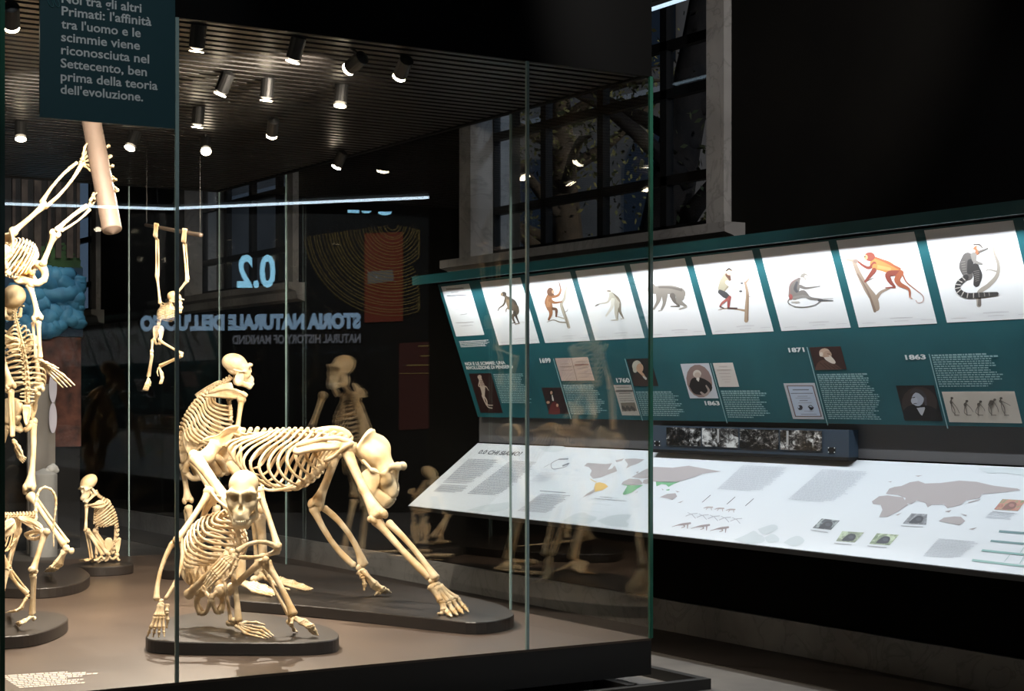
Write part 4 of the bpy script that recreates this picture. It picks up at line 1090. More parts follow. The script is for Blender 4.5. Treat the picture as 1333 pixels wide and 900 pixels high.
a = Art(at, zoomf(1010, 440, .1333)); a.patch((98, 72, 62), [(385, 314), (400, 260), (450, 215), (520, 225), (590, 260), (640, 300), (650, 308)]); a.blob((212, 186, 164), 478, 145, 54, 44); a.blob((198, 166, 144), 505, 165, 42, 40); a.patch((238, 226, 214), [(470, 190), (510, 185), (550, 190), (585, 235), (575, 252), (540, 245), (490, 215)]); a.blob((236, 222, 208), 445, 160, 18, 22); a.stroke((130, 96, 84), [(505, 155), (530, 158)], 7); a.stroke((232, 220, 208), [(525, 175), (545, 190)], 12)
for i in range(4): a.stroke((70, 48, 42), [(430 + i * 45, 240 + i * 8), (500 + i * 40, 300)], 6)
a.done('photographed_figure', t)
t = picture(((1019.6, 499.3), (1059.6, 498.7), (1073.7, 546), (1033, 545.6)), 'title_page', 'pale blue framed title page with two small dark emblems', (198, 204, 212), 'picture')
a = Art(at, zoomf(1010, 440, .1333)); a.patch((112, 92, 92), [(105, 465), (365, 465), (452, 770), (190, 770)], False); a.patch((200, 214, 234), [(118, 473), (358, 473), (440, 762), (198, 762)], False)
for x0_, x1_, y, w in ((170, 320, 507, 10), (150, 360, 542, 7), (215, 310, 570, 4), (195, 340, 588, 3), (235, 310, 612, 6), (220, 350, 635, 3), (280, 370, 715, 3), (250, 400, 745, 4)): a.stroke((120, 126, 140), [(x0_, y), (x1_, y - 1)], w)
a.blob((40, 40, 50), 240, 680, 24, 24); a.blob((200, 214, 234), 226, 676, 8, 10); a.patch((40, 40, 50), [(315, 668), (340, 675), (375, 682), (345, 706)]); a.stroke((40, 40, 50), [(318, 675), (340, 658), (370, 680)], 6); a.done('printed_lines', t)
t = picture(((1166, 502), (1215.5, 502), (1228, 548), (1178.4, 548)), 'portrait', 'black oval portrait of a dark haired person with a bow tie', (14, 12, 14), 'portrait')
a = Art(at, zoomf(1165, 445, .12776)); a.blob((58, 46, 44), 252, 630, 182, 172, .2); a.patch((20, 17, 19), [(95, 790), (90, 700), (170, 645), (330, 650), (410, 680), (450, 740), (480, 795)]); a.patch((208, 212, 220), [(222, 672), (308, 660), (280, 752), (262, 740)]); a.stroke((12, 11, 13), [(218, 665), (265, 662), (310, 655)], [22, 14, 22]); a.blob((186, 192, 206), 235, 585, 62, 72); a.blob((200, 206, 218), 200, 600, 34, 40); a.patch((62, 58, 62), [(150, 530), (190, 480), (270, 490), (325, 560), (322, 610), (285, 560), (230, 520)]); a.stroke((62, 60, 66), [(182, 570), (205, 566)], 9); a.stroke((96, 92, 100), [(196, 630), (222, 628)], 8); a.stroke((80, 76, 82), [(308, 575), (318, 640)], [26, 22])
a.done('photographed_figure', t)
t = picture(((1225.7, 510), (1320, 510), (1331.4, 551), (1236.3, 550)), 'skeleton_drawing', 'cream print of a row of five walking skeletons', (212, 204, 192), 'picture')
a = Art(at, zoomf(1165, 445, .12776)); I1 = (96, 88, 80); I2 = (120, 112, 104)
for hx, hy, bx, by, kx, fx, w, arm in ((582, 575, 580, 640, 610, 630, 26, (660, 728)), (735, 605, 720, 660, 735, 755, 36, (800, 715)), (875, 610, 855, 655, 850, 875, 36, (920, 705)), (1020, 590, 970, 640, 985, 1010, 56, (1060, 715)), (1085, 575, 1090, 620, 1120, 1140, 30, (1180, 650))):
    a.blob(I1, hx, hy, 15, 12); a.stroke(I1, [(hx - 6, hy + 12), ((hx + bx) / 2 - 8, (hy + by) / 2 + 6), (bx, by)], [10, w, w * .6])
    a.stroke(I2, [(bx, by), (kx, by + 55), (kx + 4, 745)], [12, 7, 6]); a.stroke(I2, [(bx - 5, by), (kx - 25, by + 60), (kx + 10, 748)], [10, 6, 6]); a.stroke(I2, [(kx, 748), (fx + 25, 748)], 7)
    a.stroke(I2, [(hx - 8, hy + 25), ((hx + arm[0]) / 2 + 6, (hy + arm[1]) / 2 + 14), arm], [8, 6, 5])
a.done('drawn_skeletons', t)

# dates, rules, headings and text on the panel
mb = MB()
for s, u0, v0, u1, v1, h in (('1699', 704, 473, 718, 472, 7), ('1760', 803.5, 498.5, 820.3, 496.5, 6.5), ('1863', 918.5, 527.8, 937.5, 527, 6.2), ('1871', 1027.5, 459, 1048, 457.6, 6.4), ('1863', 1179.5, 468.6, 1206, 467.2, 7)):
    q = pp(u0, v0, .002); r = pp(u1, v1, .002); r = A(r[0], r[1], r[2]); r = q + A(0, r[1] - q[1], 0)
    text_quad(mb, s, q, r, q + PD * (h / FPX * np.dot(q - C0, FW)), bold=.04)
mb.build('date_numeral', M_TEXTW, parent=panel, label='bold white year numbers')
mb = MB()
for s, u0, v0, u1, h in (('NOI E LE SCIMMIE: UNA', 606.3, 476, 659, 4.6), ('RIVOLUZIONE DI PENSIERO', 608, 481.3, 669, 4.6)):
    q = pp(u0, v0, .002); r = pp(u1, v0, .002); r = q + A(0, r[1] - q[1], 0)
    text_quad(mb, s, q, r, q + PD * (h / FPX * np.dot(q - C0, FW)), bold=.03)
mb.build('heading', M_TEXTW, parent=panel, label='bold white two line heading')
for u0, v0, u1, v1 in ((719.8, 467, 744.5, 546), (813.5, 467, 837, 548), (923.8, 473, 948.5, 551), (1049.8, 452, 1079, 554), (1208.3, 461, 1235.5, 558)):
    p = pp(u0, v0, .0015); r = pp(u1, v1, .0015); y = (p[1] + r[1]) / 2
    mb = MB(); mb.prism([A(p[0], y - .003, p[2]), A(r[0], y - .003, r[2]), A(r[0], y + .003, r[2]), A(p[0], y + .003, p[2])], [A(p[0], y - .003, p[2]) + PN * .001, A(r[0], y - .003, r[2]) + PN * .001, A(r[0], y + .003, r[2]) + PN * .001, A(p[0], y + .003, p[2]) + PN * .001])
    mb.build('rule_line', M_TEXTF, parent=panel, label='thin pale dividing line')
def panel_text(tl, tr, bl, br, n, bold, seed, m=M_TEXTF):
    c = [pp(*q) for q in (tl, tr, bl, br)]; ya = (c[0][1] + c[2][1]) / 2; yb = (c[1][1] + c[3][1]) / 2
    wh = np.dot((c[0] + c[1]) / 2 - PB, PD); wl = np.dot((c[2] + c[3]) / 2 - PB, PD)
    g = lambda y, w: PB + PD * w + A(0, y, 0)
    mb = MB(); text_rows(mb, g(ya, wh), g(yb, wh), g(ya, wl), g(yb, wl), n, PN * .002, bold=bold, seed=seed, rag=.2, th=.52)
    mb.build('text_block', m, parent=panel, label='block of small pale text')
panel_text((597, 444.5), (636, 441.8), (601, 452.5), (640, 450.5), 6, 1, 11, M_TEXTW)
panel_text((643, 487), (683, 485.5), (653, 526), (694, 524.5), 17, 0, 12)
panel_text((732.5, 501), (782, 500), (745, 541), (791, 539), 17, 3, 13)
panel_text((828, 509.5), (884, 509), (837, 542), (892, 542), 13, 1, 14)
panel_text((938.6, 508.5), (998, 507.5), (948.5, 545), (1007, 544.5), 13, 2, 15)
panel_text((1063, 486.8), (1137, 485.5), (1080, 547), (1155, 546), 23, 3, 16)
panel_text((1212.5, 461.5), (1299, 459), (1223.5, 504), (1310, 504), 15, 2, 17)

# grey strip between panel and desk
mb = MB(); mb.box((6.565, Y0, 1.165), (6.60, 10.96, 1.372)); o = mb.build('backing_board', M_STRIP); tag(o, 'plain grey strip of board between the desk and the teal panel', 'board')

# =================================================================== READING DESK
DF = A(5.95, 0, .703); DB = A(6.55, 0, 1.157); DD = nrm(DB - DF); DN = A(-DD[2], 0, DD[0])
def dp(u, v, off=0.0): return hit(u, v, DF, DN) + DN * off
desk = thing('reading_desk', (6.3, 7, 0), 'long sloping white reading desk printed with maps and text', 'desk')
b, tq = slab(DF, DB, Y0, 10.96, .035, DN)
mb = MB(); mb.prism([q - DN * .003 for q in tq], [q - DN * .003 for q in b]); mb.build('desk_body', mat('desk_edge', (34, 33, 32), .5), parent=desk, label='dark edge under the white top')
b2, _ = slab(DF + DD * .004, DB, Y0, 10.955, .003, DN)
mb = MB(); mb.prism([q - DN * .003 for q in b2], b2); mb.build('desk_top', M_DESK, parent=desk)
for y in (4.4, 5.6, 7.6, 9.6, 10.8):
    c5 = [(6.30, .89), (6.53, 1.04), (XWI, 1.04), (XWI, .80), (6.40, .84)]
    mb = MB(); mb.prism([(a_, y, b_) for a_, b_ in c5], [(a_, y + .04, b_) for a_, b_ in c5]); mb.build('bracket', M_BLACK, parent=desk)
atd = lambda u, v, o: dp(u, v, o)
def dquad(mb, pts, off=.0012): mb.poly([dp(*q, off) for q in pts])
z4d = zoomf(740, 580, .16504); zr = zoomf(1080, 560, .2223); z1d = zoomf(530, 540, .24756); z5d = zoomf(840, 540, .2222); zbd = zoomf(860, 620, .16504)
LAND = {'taupe': [], 'yellow': [], 'green': []}
MAPS1 = [('t', [(125, 165), (150, 140), (300, 150), (345, 142), (330, 165), (310, 195), (345, 185), (365, 160), (385, 205), (330, 225), (250, 255), (195, 265), (170, 235), (185, 200), (160, 172)]),
         ('t', [(445, 118), (450, 108), (520, 105), (600, 112), (560, 140), (490, 165), (455, 185), (472, 150)]), ('t', [(370, 120), (440, 105), (420, 125), (380, 135)]),
         ('y', [(170, 262), (200, 280), (225, 290), (215, 294), (180, 275)]), ('y', [(215, 300), (245, 292), (290, 305), (315, 327), (270, 355), (205, 370), (205, 330)]),
         ('t', [(205, 325), (212, 365), (180, 385), (115, 412), (150, 380), (200, 350)]), ('t', [(430, 290), (480, 265), (560, 270), (588, 300), (570, 315), (418, 312)]),
         ('g', [(418, 310), (500, 318), (590, 316), (540, 345), (500, 375), (440, 393), (428, 385), (455, 340), (465, 322)]), ('t', [(520, 380), (550, 362), (545, 372)]),
         ('t', [(500, 252), (520, 240), (600, 195), (660, 172), (700, 172), (820, 178), (950, 163), (1000, 172), (1205, 208), (1110, 218), (1060, 226), (1000, 250), (900, 280), (860, 292), (780, 298), (700, 290), (660, 285), (620, 308), (585, 300), (595, 275), (640, 262), (560, 262)]),
         ('g', [(690, 290), (740, 283), (880, 288), (830, 308), (790, 330), (770, 312), (735, 308), (695, 325)]), ('t', [(722, 410), (780, 385), (845, 380), (858, 405), (820, 432), (780, 420)]),
         ('g', [(770, 352), (800, 346), (796, 358), (776, 358)]), ('t', [(735, 340), (752, 352), (745, 358)]), ('t', [(845, 360), (878, 368), (860, 374)]), ('t', [(860, 455), (910, 438), (885, 455)]), ('t', [(530, 215), (555, 205), (548, 225)])]
MAPS2 = [('t', [(350, 345), (380, 335), (420, 330), (470, 308), (520, 300), (560, 315), (650, 312), (760, 298), (860, 305), (960, 328), (1100, 345), (1118, 353), (1040, 365), (960, 372), (890, 378), (880, 400), (800, 415), (770, 440), (690, 460), (670, 438), (600, 440), (575, 455), (560, 428), (510, 415), (480, 435), (440, 430), (445, 400), (400, 382), (330, 375)]),
         ('t', [(248, 420), (290, 390), (340, 385), (430, 396), (460, 440), (400, 480), (340, 510), (290, 512), (310, 470), (300, 440), (255, 435)]), ('t', [(640, 535), (670, 515), (730, 508), (770, 510), (795, 535), (760, 560), (690, 545)]),
         ('t', [(810, 425), (885, 405), (880, 412), (815, 430)]), ('t', [(675, 478), (715, 470), (700, 485)]), ('t', [(765, 490), (805, 500), (800, 507)]), ('t', [(385, 500), (425, 485), (400, 502)]), ('t', [(815, 582), (865, 572), (840, 586)]), ('t', [(500, 270), (545, 267), (520, 275)]), ('t', [(355, 345), (380, 335), (375, 348)]), ('t', [(340, 305), (365, 302), (360, 308)])]
for zf, lst, lab in ((z4d, MAPS1, 'world map with yellow and green regions'), (zr, MAPS2, 'plain taupe map of the old world continents')):
    a = Art(atd, zf, .84)
    for c, pts in lst: a.patch({'t': (192, 184, 186), 'y': (250, 206, 104), 'g': (126, 202, 146)}[c], pts, smooth=False); a.lay = min(a.lay, 3)
    if zf is z4d: a.stroke((120, 126, 136), [(205, 420), (460, 443)], 2.5); a.stroke((150, 156, 166), [(250, 407), (345, 416)], 3)
    a.done('world_map', desk, label=lab)
def desk_text(zf, tl, tr, bl, br, n, seed, m=M_DESKG):
    mb = MB(); text_rows(mb, dp(*zf(*tl)), dp(*zf(*tr)), dp(*zf(*bl)), dp(*zf(*br)), n, DN * .0015, seed=seed, rag=.14, th=.5, wmin=.02, wmax=.09)
    mb.build('text_block', m, parent=desk, label='block of small grey text')
M_DT2 = mat('desk_text_mid', (140, 146, 156), .5)
desk_text(z1d, (325, 232), (500, 238), (186, 360), (340, 366), 20, 21, M_DT2)
desk_text(z1d, (182, 367), (330, 374), (138, 405), (290, 416), 6, 22, M_DT2)
desk_text(z1d, (545, 242), (700, 250), (315, 418), (500, 428), 24, 23, M_DT2)
desk_text(z1d, (705, 302), (795, 306), (645, 352), (745, 356), 9, 24)
desk_text(z1d, (705, 415), (865, 425), (580, 508), (742, 520), 14, 25, M_DT2)
desk_text(z5d, (575, 296), (850, 310), (420, 438), (700, 455), 20, 26); desk_text(z5d, (1040, 320), (1330, 335), (835, 498), (1130, 522), 22, 27)
desk_text(zr, (640, 634), (885, 655), (545, 742), (770, 755), 12, 28); desk_text(zr, (945, 480), (1100, 488), (910, 518), (1060, 528), 5, 29)
mb = MB(); text_quad(mb, '0.0 CHI SIAMO?', dp(*z1d(370, 207), .0016), dp(*z1d(592, 219), .0016), dp(*z1d(390, 186), .0016), bold=.02)
mb.build('heading', M_DESKD, parent=desk, label='dark grey desk heading')
a = Art(atd, z1d, .84); a.stroke((150, 158, 168), [(700, 402), (832, 412)], 4)
a.stroke((120, 126, 138), [(830, 238), (800, 236), (762, 255), (758, 272), (772, 288), (830, 276), (852, 258)], 3); a.stroke((130, 138, 150), [(800, 236), (845, 234)], 7); a.stroke((130, 138, 150), [(820, 270), (850, 258)], 8); a.stroke((170, 178, 188), [(720, 278), (750, 262)], 2)
a.done('sketch', desk, label='thin grey ring shaped sketch')
X1 = (176, 166, 168)
for dx, dy in ((0, 0), (150, 14), (300, 32)):
    a = Art(atd, zbd, .84)
    a.stroke(X1, [(90 + dx, 402 + dy), (140 + dx, 388 + dy), (180 + dx, 382 + dy), (222 + dx, 376 + dy)], [3, 7, 18, 16]); a.blob(X1, 232 + dx, 374 + dy, 9, 8); a.stroke(X1, [(215 + dx, 380 + dy), (212 + dx, 415 + dy)], [12, 6]); a.stroke(X1, [(180 + dx, 385 + dy), (190 + dx, 400 + dy), (165 + dx, 410 + dy)], [12, 8, 4])
    a.done('printed_monkey', desk, label='dark walking monkey silhouette with long tail')
for k in range(3):
    dx, dy = k * 88, k * 9; a = Art(atd, zbd, .84)
    a.stroke((206, 198, 198), [(340 + dx, 255 + dy), (365 + dx, 248 + dy), (410 + dx, 248 + dy)], [4, 12, 10]); a.stroke((206, 198, 198), [(370 + dx, 252 + dy), (360 + dx, 266 + dy)], 5); a.stroke((206, 198, 198), [(400 + dx, 252 + dy), (402 + dx, 270 + dy)], 5)
    a.done('printed_monkey', desk, label='small pale walking monkey silhouette')
for k in range(5):
    dx, dy = k * 88, k * 10; a = Art(atd, zbd, .84)
    a.stroke((202, 208, 218), [(200 + dx, 318 + dy), (240 + dx, 302 + dy), (290 + dx, 296 + dy)], 5); a.stroke((202, 208, 218), [(240 + dx, 302 + dy), (215 + dx, 290 + dy)], 4); a.stroke((202, 208, 218), [(245 + dx, 302 + dy), (275 + dx, 335 + dy)], 5)
    a.done('printed_monkey', desk, label='faint swinging monkey silhouette')
for x_, y_ in ((362, 180), (556, 195), (702, 208)):
    a = Art(atd, zbd, .84); a.stroke((110, 108, 114), [(x_ - 32, y_ + 28), (x_ + 32, y_ - 28)], 4); a.done('printed_line', desk, label='short dark slanting line')
for zf_, pts in [(z1d, q_) for q_ in ([(315, 505), (400, 478), (470, 470), (545, 462), (525, 498), (440, 515), (380, 510)], [(820, 560), (870, 530), (925, 514), (960, 530), (1000, 545), (950, 575), (870, 572)], [(1000, 560), (1080, 530), (1185, 528), (1150, 560), (1170, 590), (1060, 585)], [(690, 175), (760, 165), (840, 172), (800, 195), (740, 198)])] + [(z5d, q_) for q_ in ([(520, 735), (590, 705), (640, 680), (660, 700), (700, 720), (690, 750), (600, 756)], [(660, 672), (750, 645), (780, 668), (720, 700), (680, 700)], [(810, 752), (850, 725), (900, 712), (935, 745), (875, 775)], [(700, 720), (750, 700), (790, 740), (720, 752)])] + [(zr, [(870, 228), (960, 222), (1150, 230), (1150, 275), (1100, 262), (1000, 252), (930, 255)])]:
    a = Art(atd, zf_, .84); a.patch((228, 240, 246), pts); a.done('printed_leaf', desk, label='pale blue leafy shape')
def foliage_photo(name, c1, c2, c3, scale, seed):
    m = bpy.data.materials.new(name); m.use_nodes = True; nt = m.node_tree; bs = nt.nodes['Principled BSDF']; bs.inputs['Roughness'].default_value = .5
    tc = nt.nodes.new('ShaderNodeTexCoord'); mp = nt.nodes.new('ShaderNodeMapping'); mp.inputs['Location'].default_value = (seed, seed * 2, 0)
    n = nt.nodes.new('ShaderNodeTexNoise'); n.inputs['Scale'].default_value = scale; n.inputs['Detail'].default_value = 6; n.inputs['Distortion'].default_value = 1.0
    r = nt.nodes.new('ShaderNodeValToRGB'); e = r.color_ramp.elements; e[0].position = .38; e[0].color = (*lin(c1), 1); e[1].position = .62; e[1].color = (*lin(c3), 1); q = e.new(.5); q.color = (*lin(c2), 1)
    nt.links.new(tc.outputs['Object'], mp.inputs[0]); nt.links.new(mp.outputs[0], n.inputs['Vector']); nt.links.new(n.outputs['Fac'], r.inputs[0]); nt.links.new(r.outputs[0], bs.inputs['Base Color'])
    return m
for zf, q, cs, lab, face in ((z5d, [(980, 665), (1035, 610), (1140, 622), (1088, 677)], ((60, 66, 74), (84, 92, 100), (150, 160, 160)), 'dark photo of an ape, leftmost on the desk', (70, 74, 82)),
                       (zr, [(38, 652), (75, 594), (202, 602), (148, 660)], ((120, 132, 112), (136, 148, 126), (178, 194, 166)), 'photo of a dark ape among leaves', (72, 78, 86)),
                       (zr, [(232, 668), (278, 606), (406, 616), (352, 676)], ((112, 130, 104), (136, 152, 124), (186, 202, 172)), 'photo of a resting ape on green ground', (74, 80, 90)),
                       (zr, [(428, 550), (480, 490), (572, 494), (566, 556)], ((96, 100, 106), (120, 124, 130), (150, 154, 160)), 'grey photo of an ape in profile', (72, 76, 84)),
                       (zr, [(963, 466), (1012, 406), (1150, 414), (1102, 476)], ((160, 112, 100), (184, 130, 116), (130, 140, 108)), 'photo of an orange ape face', (150, 110, 104))):
    o = MB(); dquad(o, [zf(*p) for p in q]); pm = o.build('photo', foliage_photo('desk_photo', *cs, 26, len(lab)), parent=desk, label=lab)
    a = Art(atd, zf, .84); cx = sum(p[0] for p in q) / 4; cy = sum(p[1] for p in q) / 4
    a.patch(face, [(cx - 48, cy + 24), (cx - 30, cy + 4), (cx + 6, cy - 18), (cx + 38, cy - 10), (cx + 30, cy + 16), (cx + 8, cy + 26)]); a.blob(tuple(int(c * 1.25) for c in face), cx + 10, cy + 2, 16, 10); a.stroke((205, 210, 218), [(q[0][0] - 8, q[0][1] + 12), (q[3][0] - 20, q[3][1] + 14)], 5); a.done('photographed_ape', pm)
a = Art(atd, zr, .84)
for pts, c in (([(990, 601), (995, 588), (1160, 601), (1160, 615)], (122, 160, 166)), ([(940, 656), (947, 645), (1160, 664), (1160, 676)], (130, 170, 174)), ([(888, 712), (895, 700), (1160, 728), (1160, 740)], (160, 208, 206)), ([(832, 770), (838, 757), (1160, 796), (1160, 808)], (170, 214, 210))): a.patch(c, pts, smooth=False)
for p in ([(1055, 735), (1025, 772)], [(1138, 690), (1118, 720)], [(1138, 745), (1115, 782)]): a.stroke((160, 208, 206), p, 2.5)
a.done('timeline_bars', desk, label='teal and aqua timeline bars')

# screen unit standing on the back of the desk
HX = 6.49
def hp(u, v): return PXp(u, v, HX)
yl = hp(848, 565)[1]; yr = hp(1105, 575)[1]
zt = EYE - .177; zb_ = 1.172
scr = thing('screen_unit', (HX, (yl + yr) / 2, zb_), 'slim dark unit with four small screens behind the desk', 'screen')
mb = MB(); mb.box((HX, yr, zb_), (6.56, yl, zt)); mb.build('housing', M_HOUS, parent=scr)
mb = MB(); mb.box((HX - .004, yr, zb_ - .02), (6.56, yl, zb_)); mb.build('shelf', M_BLACK, parent=scr, label='black shelf below the screens')
def screen_mat(name, seed, sc, thr):
    m = bpy.data.materials.new(name); m.use_nodes = True; nt = m.node_tree; bs = nt.nodes['Principled BSDF']
    bs.inputs['Base Color'].default_value = (.01, .01, .01, 1); bs.inputs['Roughness'].default_value = .2
    tc = nt.nodes.new('ShaderNodeTexCoord'); mp = nt.nodes.new('ShaderNodeMapping'); mp.inputs['Location'].default_value = (seed, seed * 3.1, seed * .7); mp.inputs['Scale'].default_value = (1, 1, 1.6)
    n = nt.nodes.new('ShaderNodeTexNoise'); n.inputs['Scale'].default_value = sc; n.inputs['Detail'].default_value = 9; n.inputs['Roughness'].default_value = .68; n.inputs['Distortion'].default_value = .7
    n2 = nt.nodes.new('ShaderNodeTexNoise'); n2.inputs['Scale'].default_value = 6
    mm = nt.nodes.new('ShaderNodeMath'); mm.operation = 'MULTIPLY_ADD'; mm.inputs[1].default_value = .45
    r = nt.nodes.new('ShaderNodeValToRGB'); e = r.color_ramp.elements; e[0].position = thr; e[0].color = (.004, .004, .004, 1); e[1].position = thr + .22; e[1].color = (.42, .44, .44, 1)
    q = e.new(thr + .1); q.color = (.05, .05, .05, 1)
    nt.links.new(tc.outputs['Object'], mp.inputs[0]); nt.links.new(mp.outputs[0], n.inputs['Vector']); nt.links.new(mp.outputs[0], n2.inputs['Vector'])
    nt.links.new(n2.outputs['Fac'], mm.inputs[0]); nt.links.new(n.outputs['Fac'], mm.inputs[2]); nt.links.new(mm.outputs[0], r.inputs[0])
    nt.links.new(r.outputs[0], bs.inputs['Emission Color']); bs.inputs['Emission Strength'].default_value = 1.0
    return m
zs0, zs1 = 1.2015, EYE - .186
for i, (ua, ub, lab) in enumerate(((867.8, 913.3, 'screen showing large arching fern leaves'), (914.3, 962, 'screen showing bright tree trunks and shrubs'), (963.2, 1014.4, 'darkest screen showing dense foliage'), (1016, 1071, 'screen showing a pale trunk and bright undergrowth'))):
    ya = hp(ua, 570)[1]; yb = hp(ub, 575)[1]
    za = (zs0 + zs1) / 2
    mb = MB(); mb.box((HX - .006, yb + .004, zs0), (HX - .0005, ya - .004, zs1)); sc_ = mb.build('screen', screen_mat('screen_image', 3.0 + i * 4.7, (18, 14, 26, 22)[i], (.70, .62, .72, .64)[i]), parent=scr, label=lab)
    if i in (1, 3):
        yy = ya - (ya - yb) * (.45 if i == 1 else .18)
        q = MB(); q.box((HX - .0065, yy - .012, zs0 + .03), (HX - .006, yy + .006, zs1 - .004)); q.build('trunk_image', mat('screen_grey', (20, 20, 20), .3, emit=(170, 172, 172), estr=.6), parent=sc_)
for u in (856, 1083):
    y = hp(u, 585)[1]
    mb = MB(); mb.box((HX - .003, y - .028, zb_ + .022), (HX, y + .028, zb_ + .052)); mb.build('vent', M_BLACK, parent=scr, label='black speaker slot')
    mb = MB()
    for dy in (-.024, .024):
        for dz in (.025, .049): mb.ell(A(HX - .003, y + dy, zb_ + dz), .0035, seg=8, rings=5)
    mb.build('screw', M_TEXTW, parent=scr)

# =================================================================== BASES AND SKELETONS
ZB = .315
def base_disc(pts, label, z0=ZP, z1=ZB, smooth=5):
    p = [np.array(q, float) for q in pts]
    loop = catmull(p + [p[0]], len(p) * smooth * 2 + 1)[:-1] if smooth > 1 else p
    loop = [A(q[0], q[1], 0) for q in loop]
    ar = sum(loop[i][0] * loop[(i + 1) % len(loop)][1] - loop[i][1] * loop[(i + 1) % len(loop)][0] for i in range(len(loop)))
    if ar < 0: loop = loop[::-1]
    c = sum(loop) / len(loop); mb = MB(); n = len(loop)
    def ring(s_, z): return [c + (q - c) * (1 - s_ / np.linalg.norm(q - c)) + A(0, 0, z) for q in loop]
    R = [ring(.004, z0), ring(.0, z0 + .006), ring(0, z1 - .005), ring(.005, z1)]
    v = [q for r in R for q in r]
    f = [(k * n + i, k * n + (i + 1) % n, (k + 1) * n + (i + 1) % n, (k + 1) * n + i) for k in range(3) for i in range(n)]
    f.append(tuple(3 * n + i for i in range(n))); f.append(tuple(n - 1 - i for i in range(n)))
    mb.add(v, f)
    o = mb.build('skeleton_plinth', M_BASE); return tag(o, label, 'plinth', 'dark rounded plinths under the skeletons')
def rounded(cx, cy, hx, hy, r, rot=0.0, n=16):
    out = []
    for sx, sy, a0 in ((1, 1, 0), (-1, 1, 90), (-1, -1, 180), (1, -1, 270)):
        for k in range(n + 1):
            a = math.radians(a0 + 90 * k / n); x = sx * (hx - r) + r * math.cos(a); y = sy * (hy - r) + r * math.sin(a)
            out.append(A(cx + x * math.cos(rot) - y * math.sin(rot), cy + x * math.sin(rot) + y * math.cos(rot), 0))
    return out
gz = lambda u, v: GZ(u, v, ZB)
# ---- bases
base_disc([gz(u, v) for u, v in ((189.5, 828), (195, 833), (225, 835.5), (280, 836.5), (345, 837), (395, 836.5), (430, 834), (441, 829), (436, 821), (419, 814), (382, 806), (330, 798), (270, 796), (215, 806), (196, 820))], 'low dark rounded base in front carrying the crouching ape skeleton', smooth=4)
base_disc([gz(u, v) for u, v in ((311, 782), (400, 789), (500, 799), (570, 806.5), (613, 810.5), (645, 808.5), (668, 802), (664, 794), (645, 786), (609, 777), (540, 764), (460, 749), (390, 737), (348, 734), (326, 742), (308, 756), (300, 774))], 'long dark base under the gorilla skeleton on all fours', smooth=4)
base_disc(rounded(*GZ(264, 738, ZB)[:2], .31, .28, .275), 'small round dark base mostly hidden behind the crouching skeleton', smooth=1)
base_disc([gz(u, v) for u, v in ((-60, 762), (0, 765.5), (60, 766), (100, 760), (116.5, 751), (112, 743), (95, 737), (40, 732), (-30, 731))], 'dark rounded base under the foot of the walking skeleton', smooth=5)
base_disc(rounded(*GZ(133, 735, ZB)[:2], .215, .2, .19), 'small round dark base under the sitting monkey skeleton', z1=ZB, smooth=1)
base_disc([gz(u, v) for u, v in ((-70, 836), (0, 829.5), (40, 826), (70, 818), (88, 807), (82, 800), (55, 796), (0, 795), (-70, 800))], 'dark rounded base at the lower left under the tailed monkey skeleton', smooth=5)

def skel(name, u, v, z, label, t0, zb, m, k):
    p = GZ(u, v, z) if z is not None else P(u, v, t0)
    r = thing(name, p, label, 'skeleton', 'mounted primate skeletons')
    return Skel(r, t0, zb, m, k)
def D3(r, u, f): return RT * r + UP * u + FW * f      # camera-oriented direction, metres

# ------------------------------------------------ A: crouching ape facing the viewer
s = skel('ape_skeleton', 300, 805, ZB, 'crouching ape skeleton at the front with its skull facing the viewer', 8.7, ZB, M_BONE, 1.0)
j = s.j; g = s.g
s.skull('ape', j(316.5, 647, -.16), D3(.02, -.34, -.95), D3(0, 1, -.3), 1.36, h=.0022, m=M_BONE2)
s.spine([j(312, 655, .0), j(306, 662, .03), j(298, 668, .07)], 5, .019, .020, D3(.35, .1, -1), 'c')
tv = [j(298, 668, .07), j(282, 676, .14), j(267, 693, .19), j(258, 715, .21), j(255, 736, .2)]
s.spine(tv, 12, .020, .024, D3(.7, -.1, -.7))
s.spine([j(255, 736, .2), j(257, 752, .18), j(262, 764, .16)], 4, .026, .028, D3(.6, 0, -.8), 'l')
Vs = [j(297, 667, .07), j(282, 675, .13), j(268, 690, .18), j(259, 708, .2), j(256, 724, .19)]
Ss = [j(306, 681, -.10), j(310, 697, -.13), j(312, 714, -.14), j(308, 727, -.12), j(284, 738, -.04)]
s.ribs(Vs, Ss, [.055, .085, .108, .122, .125, .12, .11], .0088, mid=.03, lat_ref=D3(.75, .12, .65), nrib=12, cut=[1, 1, 1, 1, 1, 1, 1, 1, .95, .85, .7, .55])
s.sternum([j(305.5, 674, -.10), j(309.5, 690, -.135), j(312, 710, -.145)], .014, 4)
# arms (the ape's right arm is on the viewer's left)
shR, elR, wrR = j(272, 641, .02), j(229, 705, -.22), GZ(210, 782, ZB + .16)
wrR = j(210, 782, -.36)
s.limb('humerus', shR, elR, .0155, bow=D3(.004, .0, .01), e0=1.85, e1=1.75, lat=D3(.3, .2, -1), extra=[(shR, .032)])
s.limb('ulna', elR + D3(.01, .012, .02), wrR + D3(.02, .01, .0), .0105, bow=D3(.045, .01, 0), e0=1.9, e1=1.2)
s.limb('radius', elR + D3(-.015, -.012, -.01), wrR + D3(-.022, .006, .0), .0115, bow=D3(-.022, 0, 0), e0=1.4, e1=1.7)
s.hand(wrR, j(202, 803, -.4), j(213, 803, -.39), j(196, 818, -.42), j(213, 818, -.41), g(192, 829, .012), g(214, 830, .012), .0098, thumb=[wrR + D3(.03, -.02, 0), j(217, 797, -.38), j(218.5, 808, -.38), j(217, 818, -.38)])
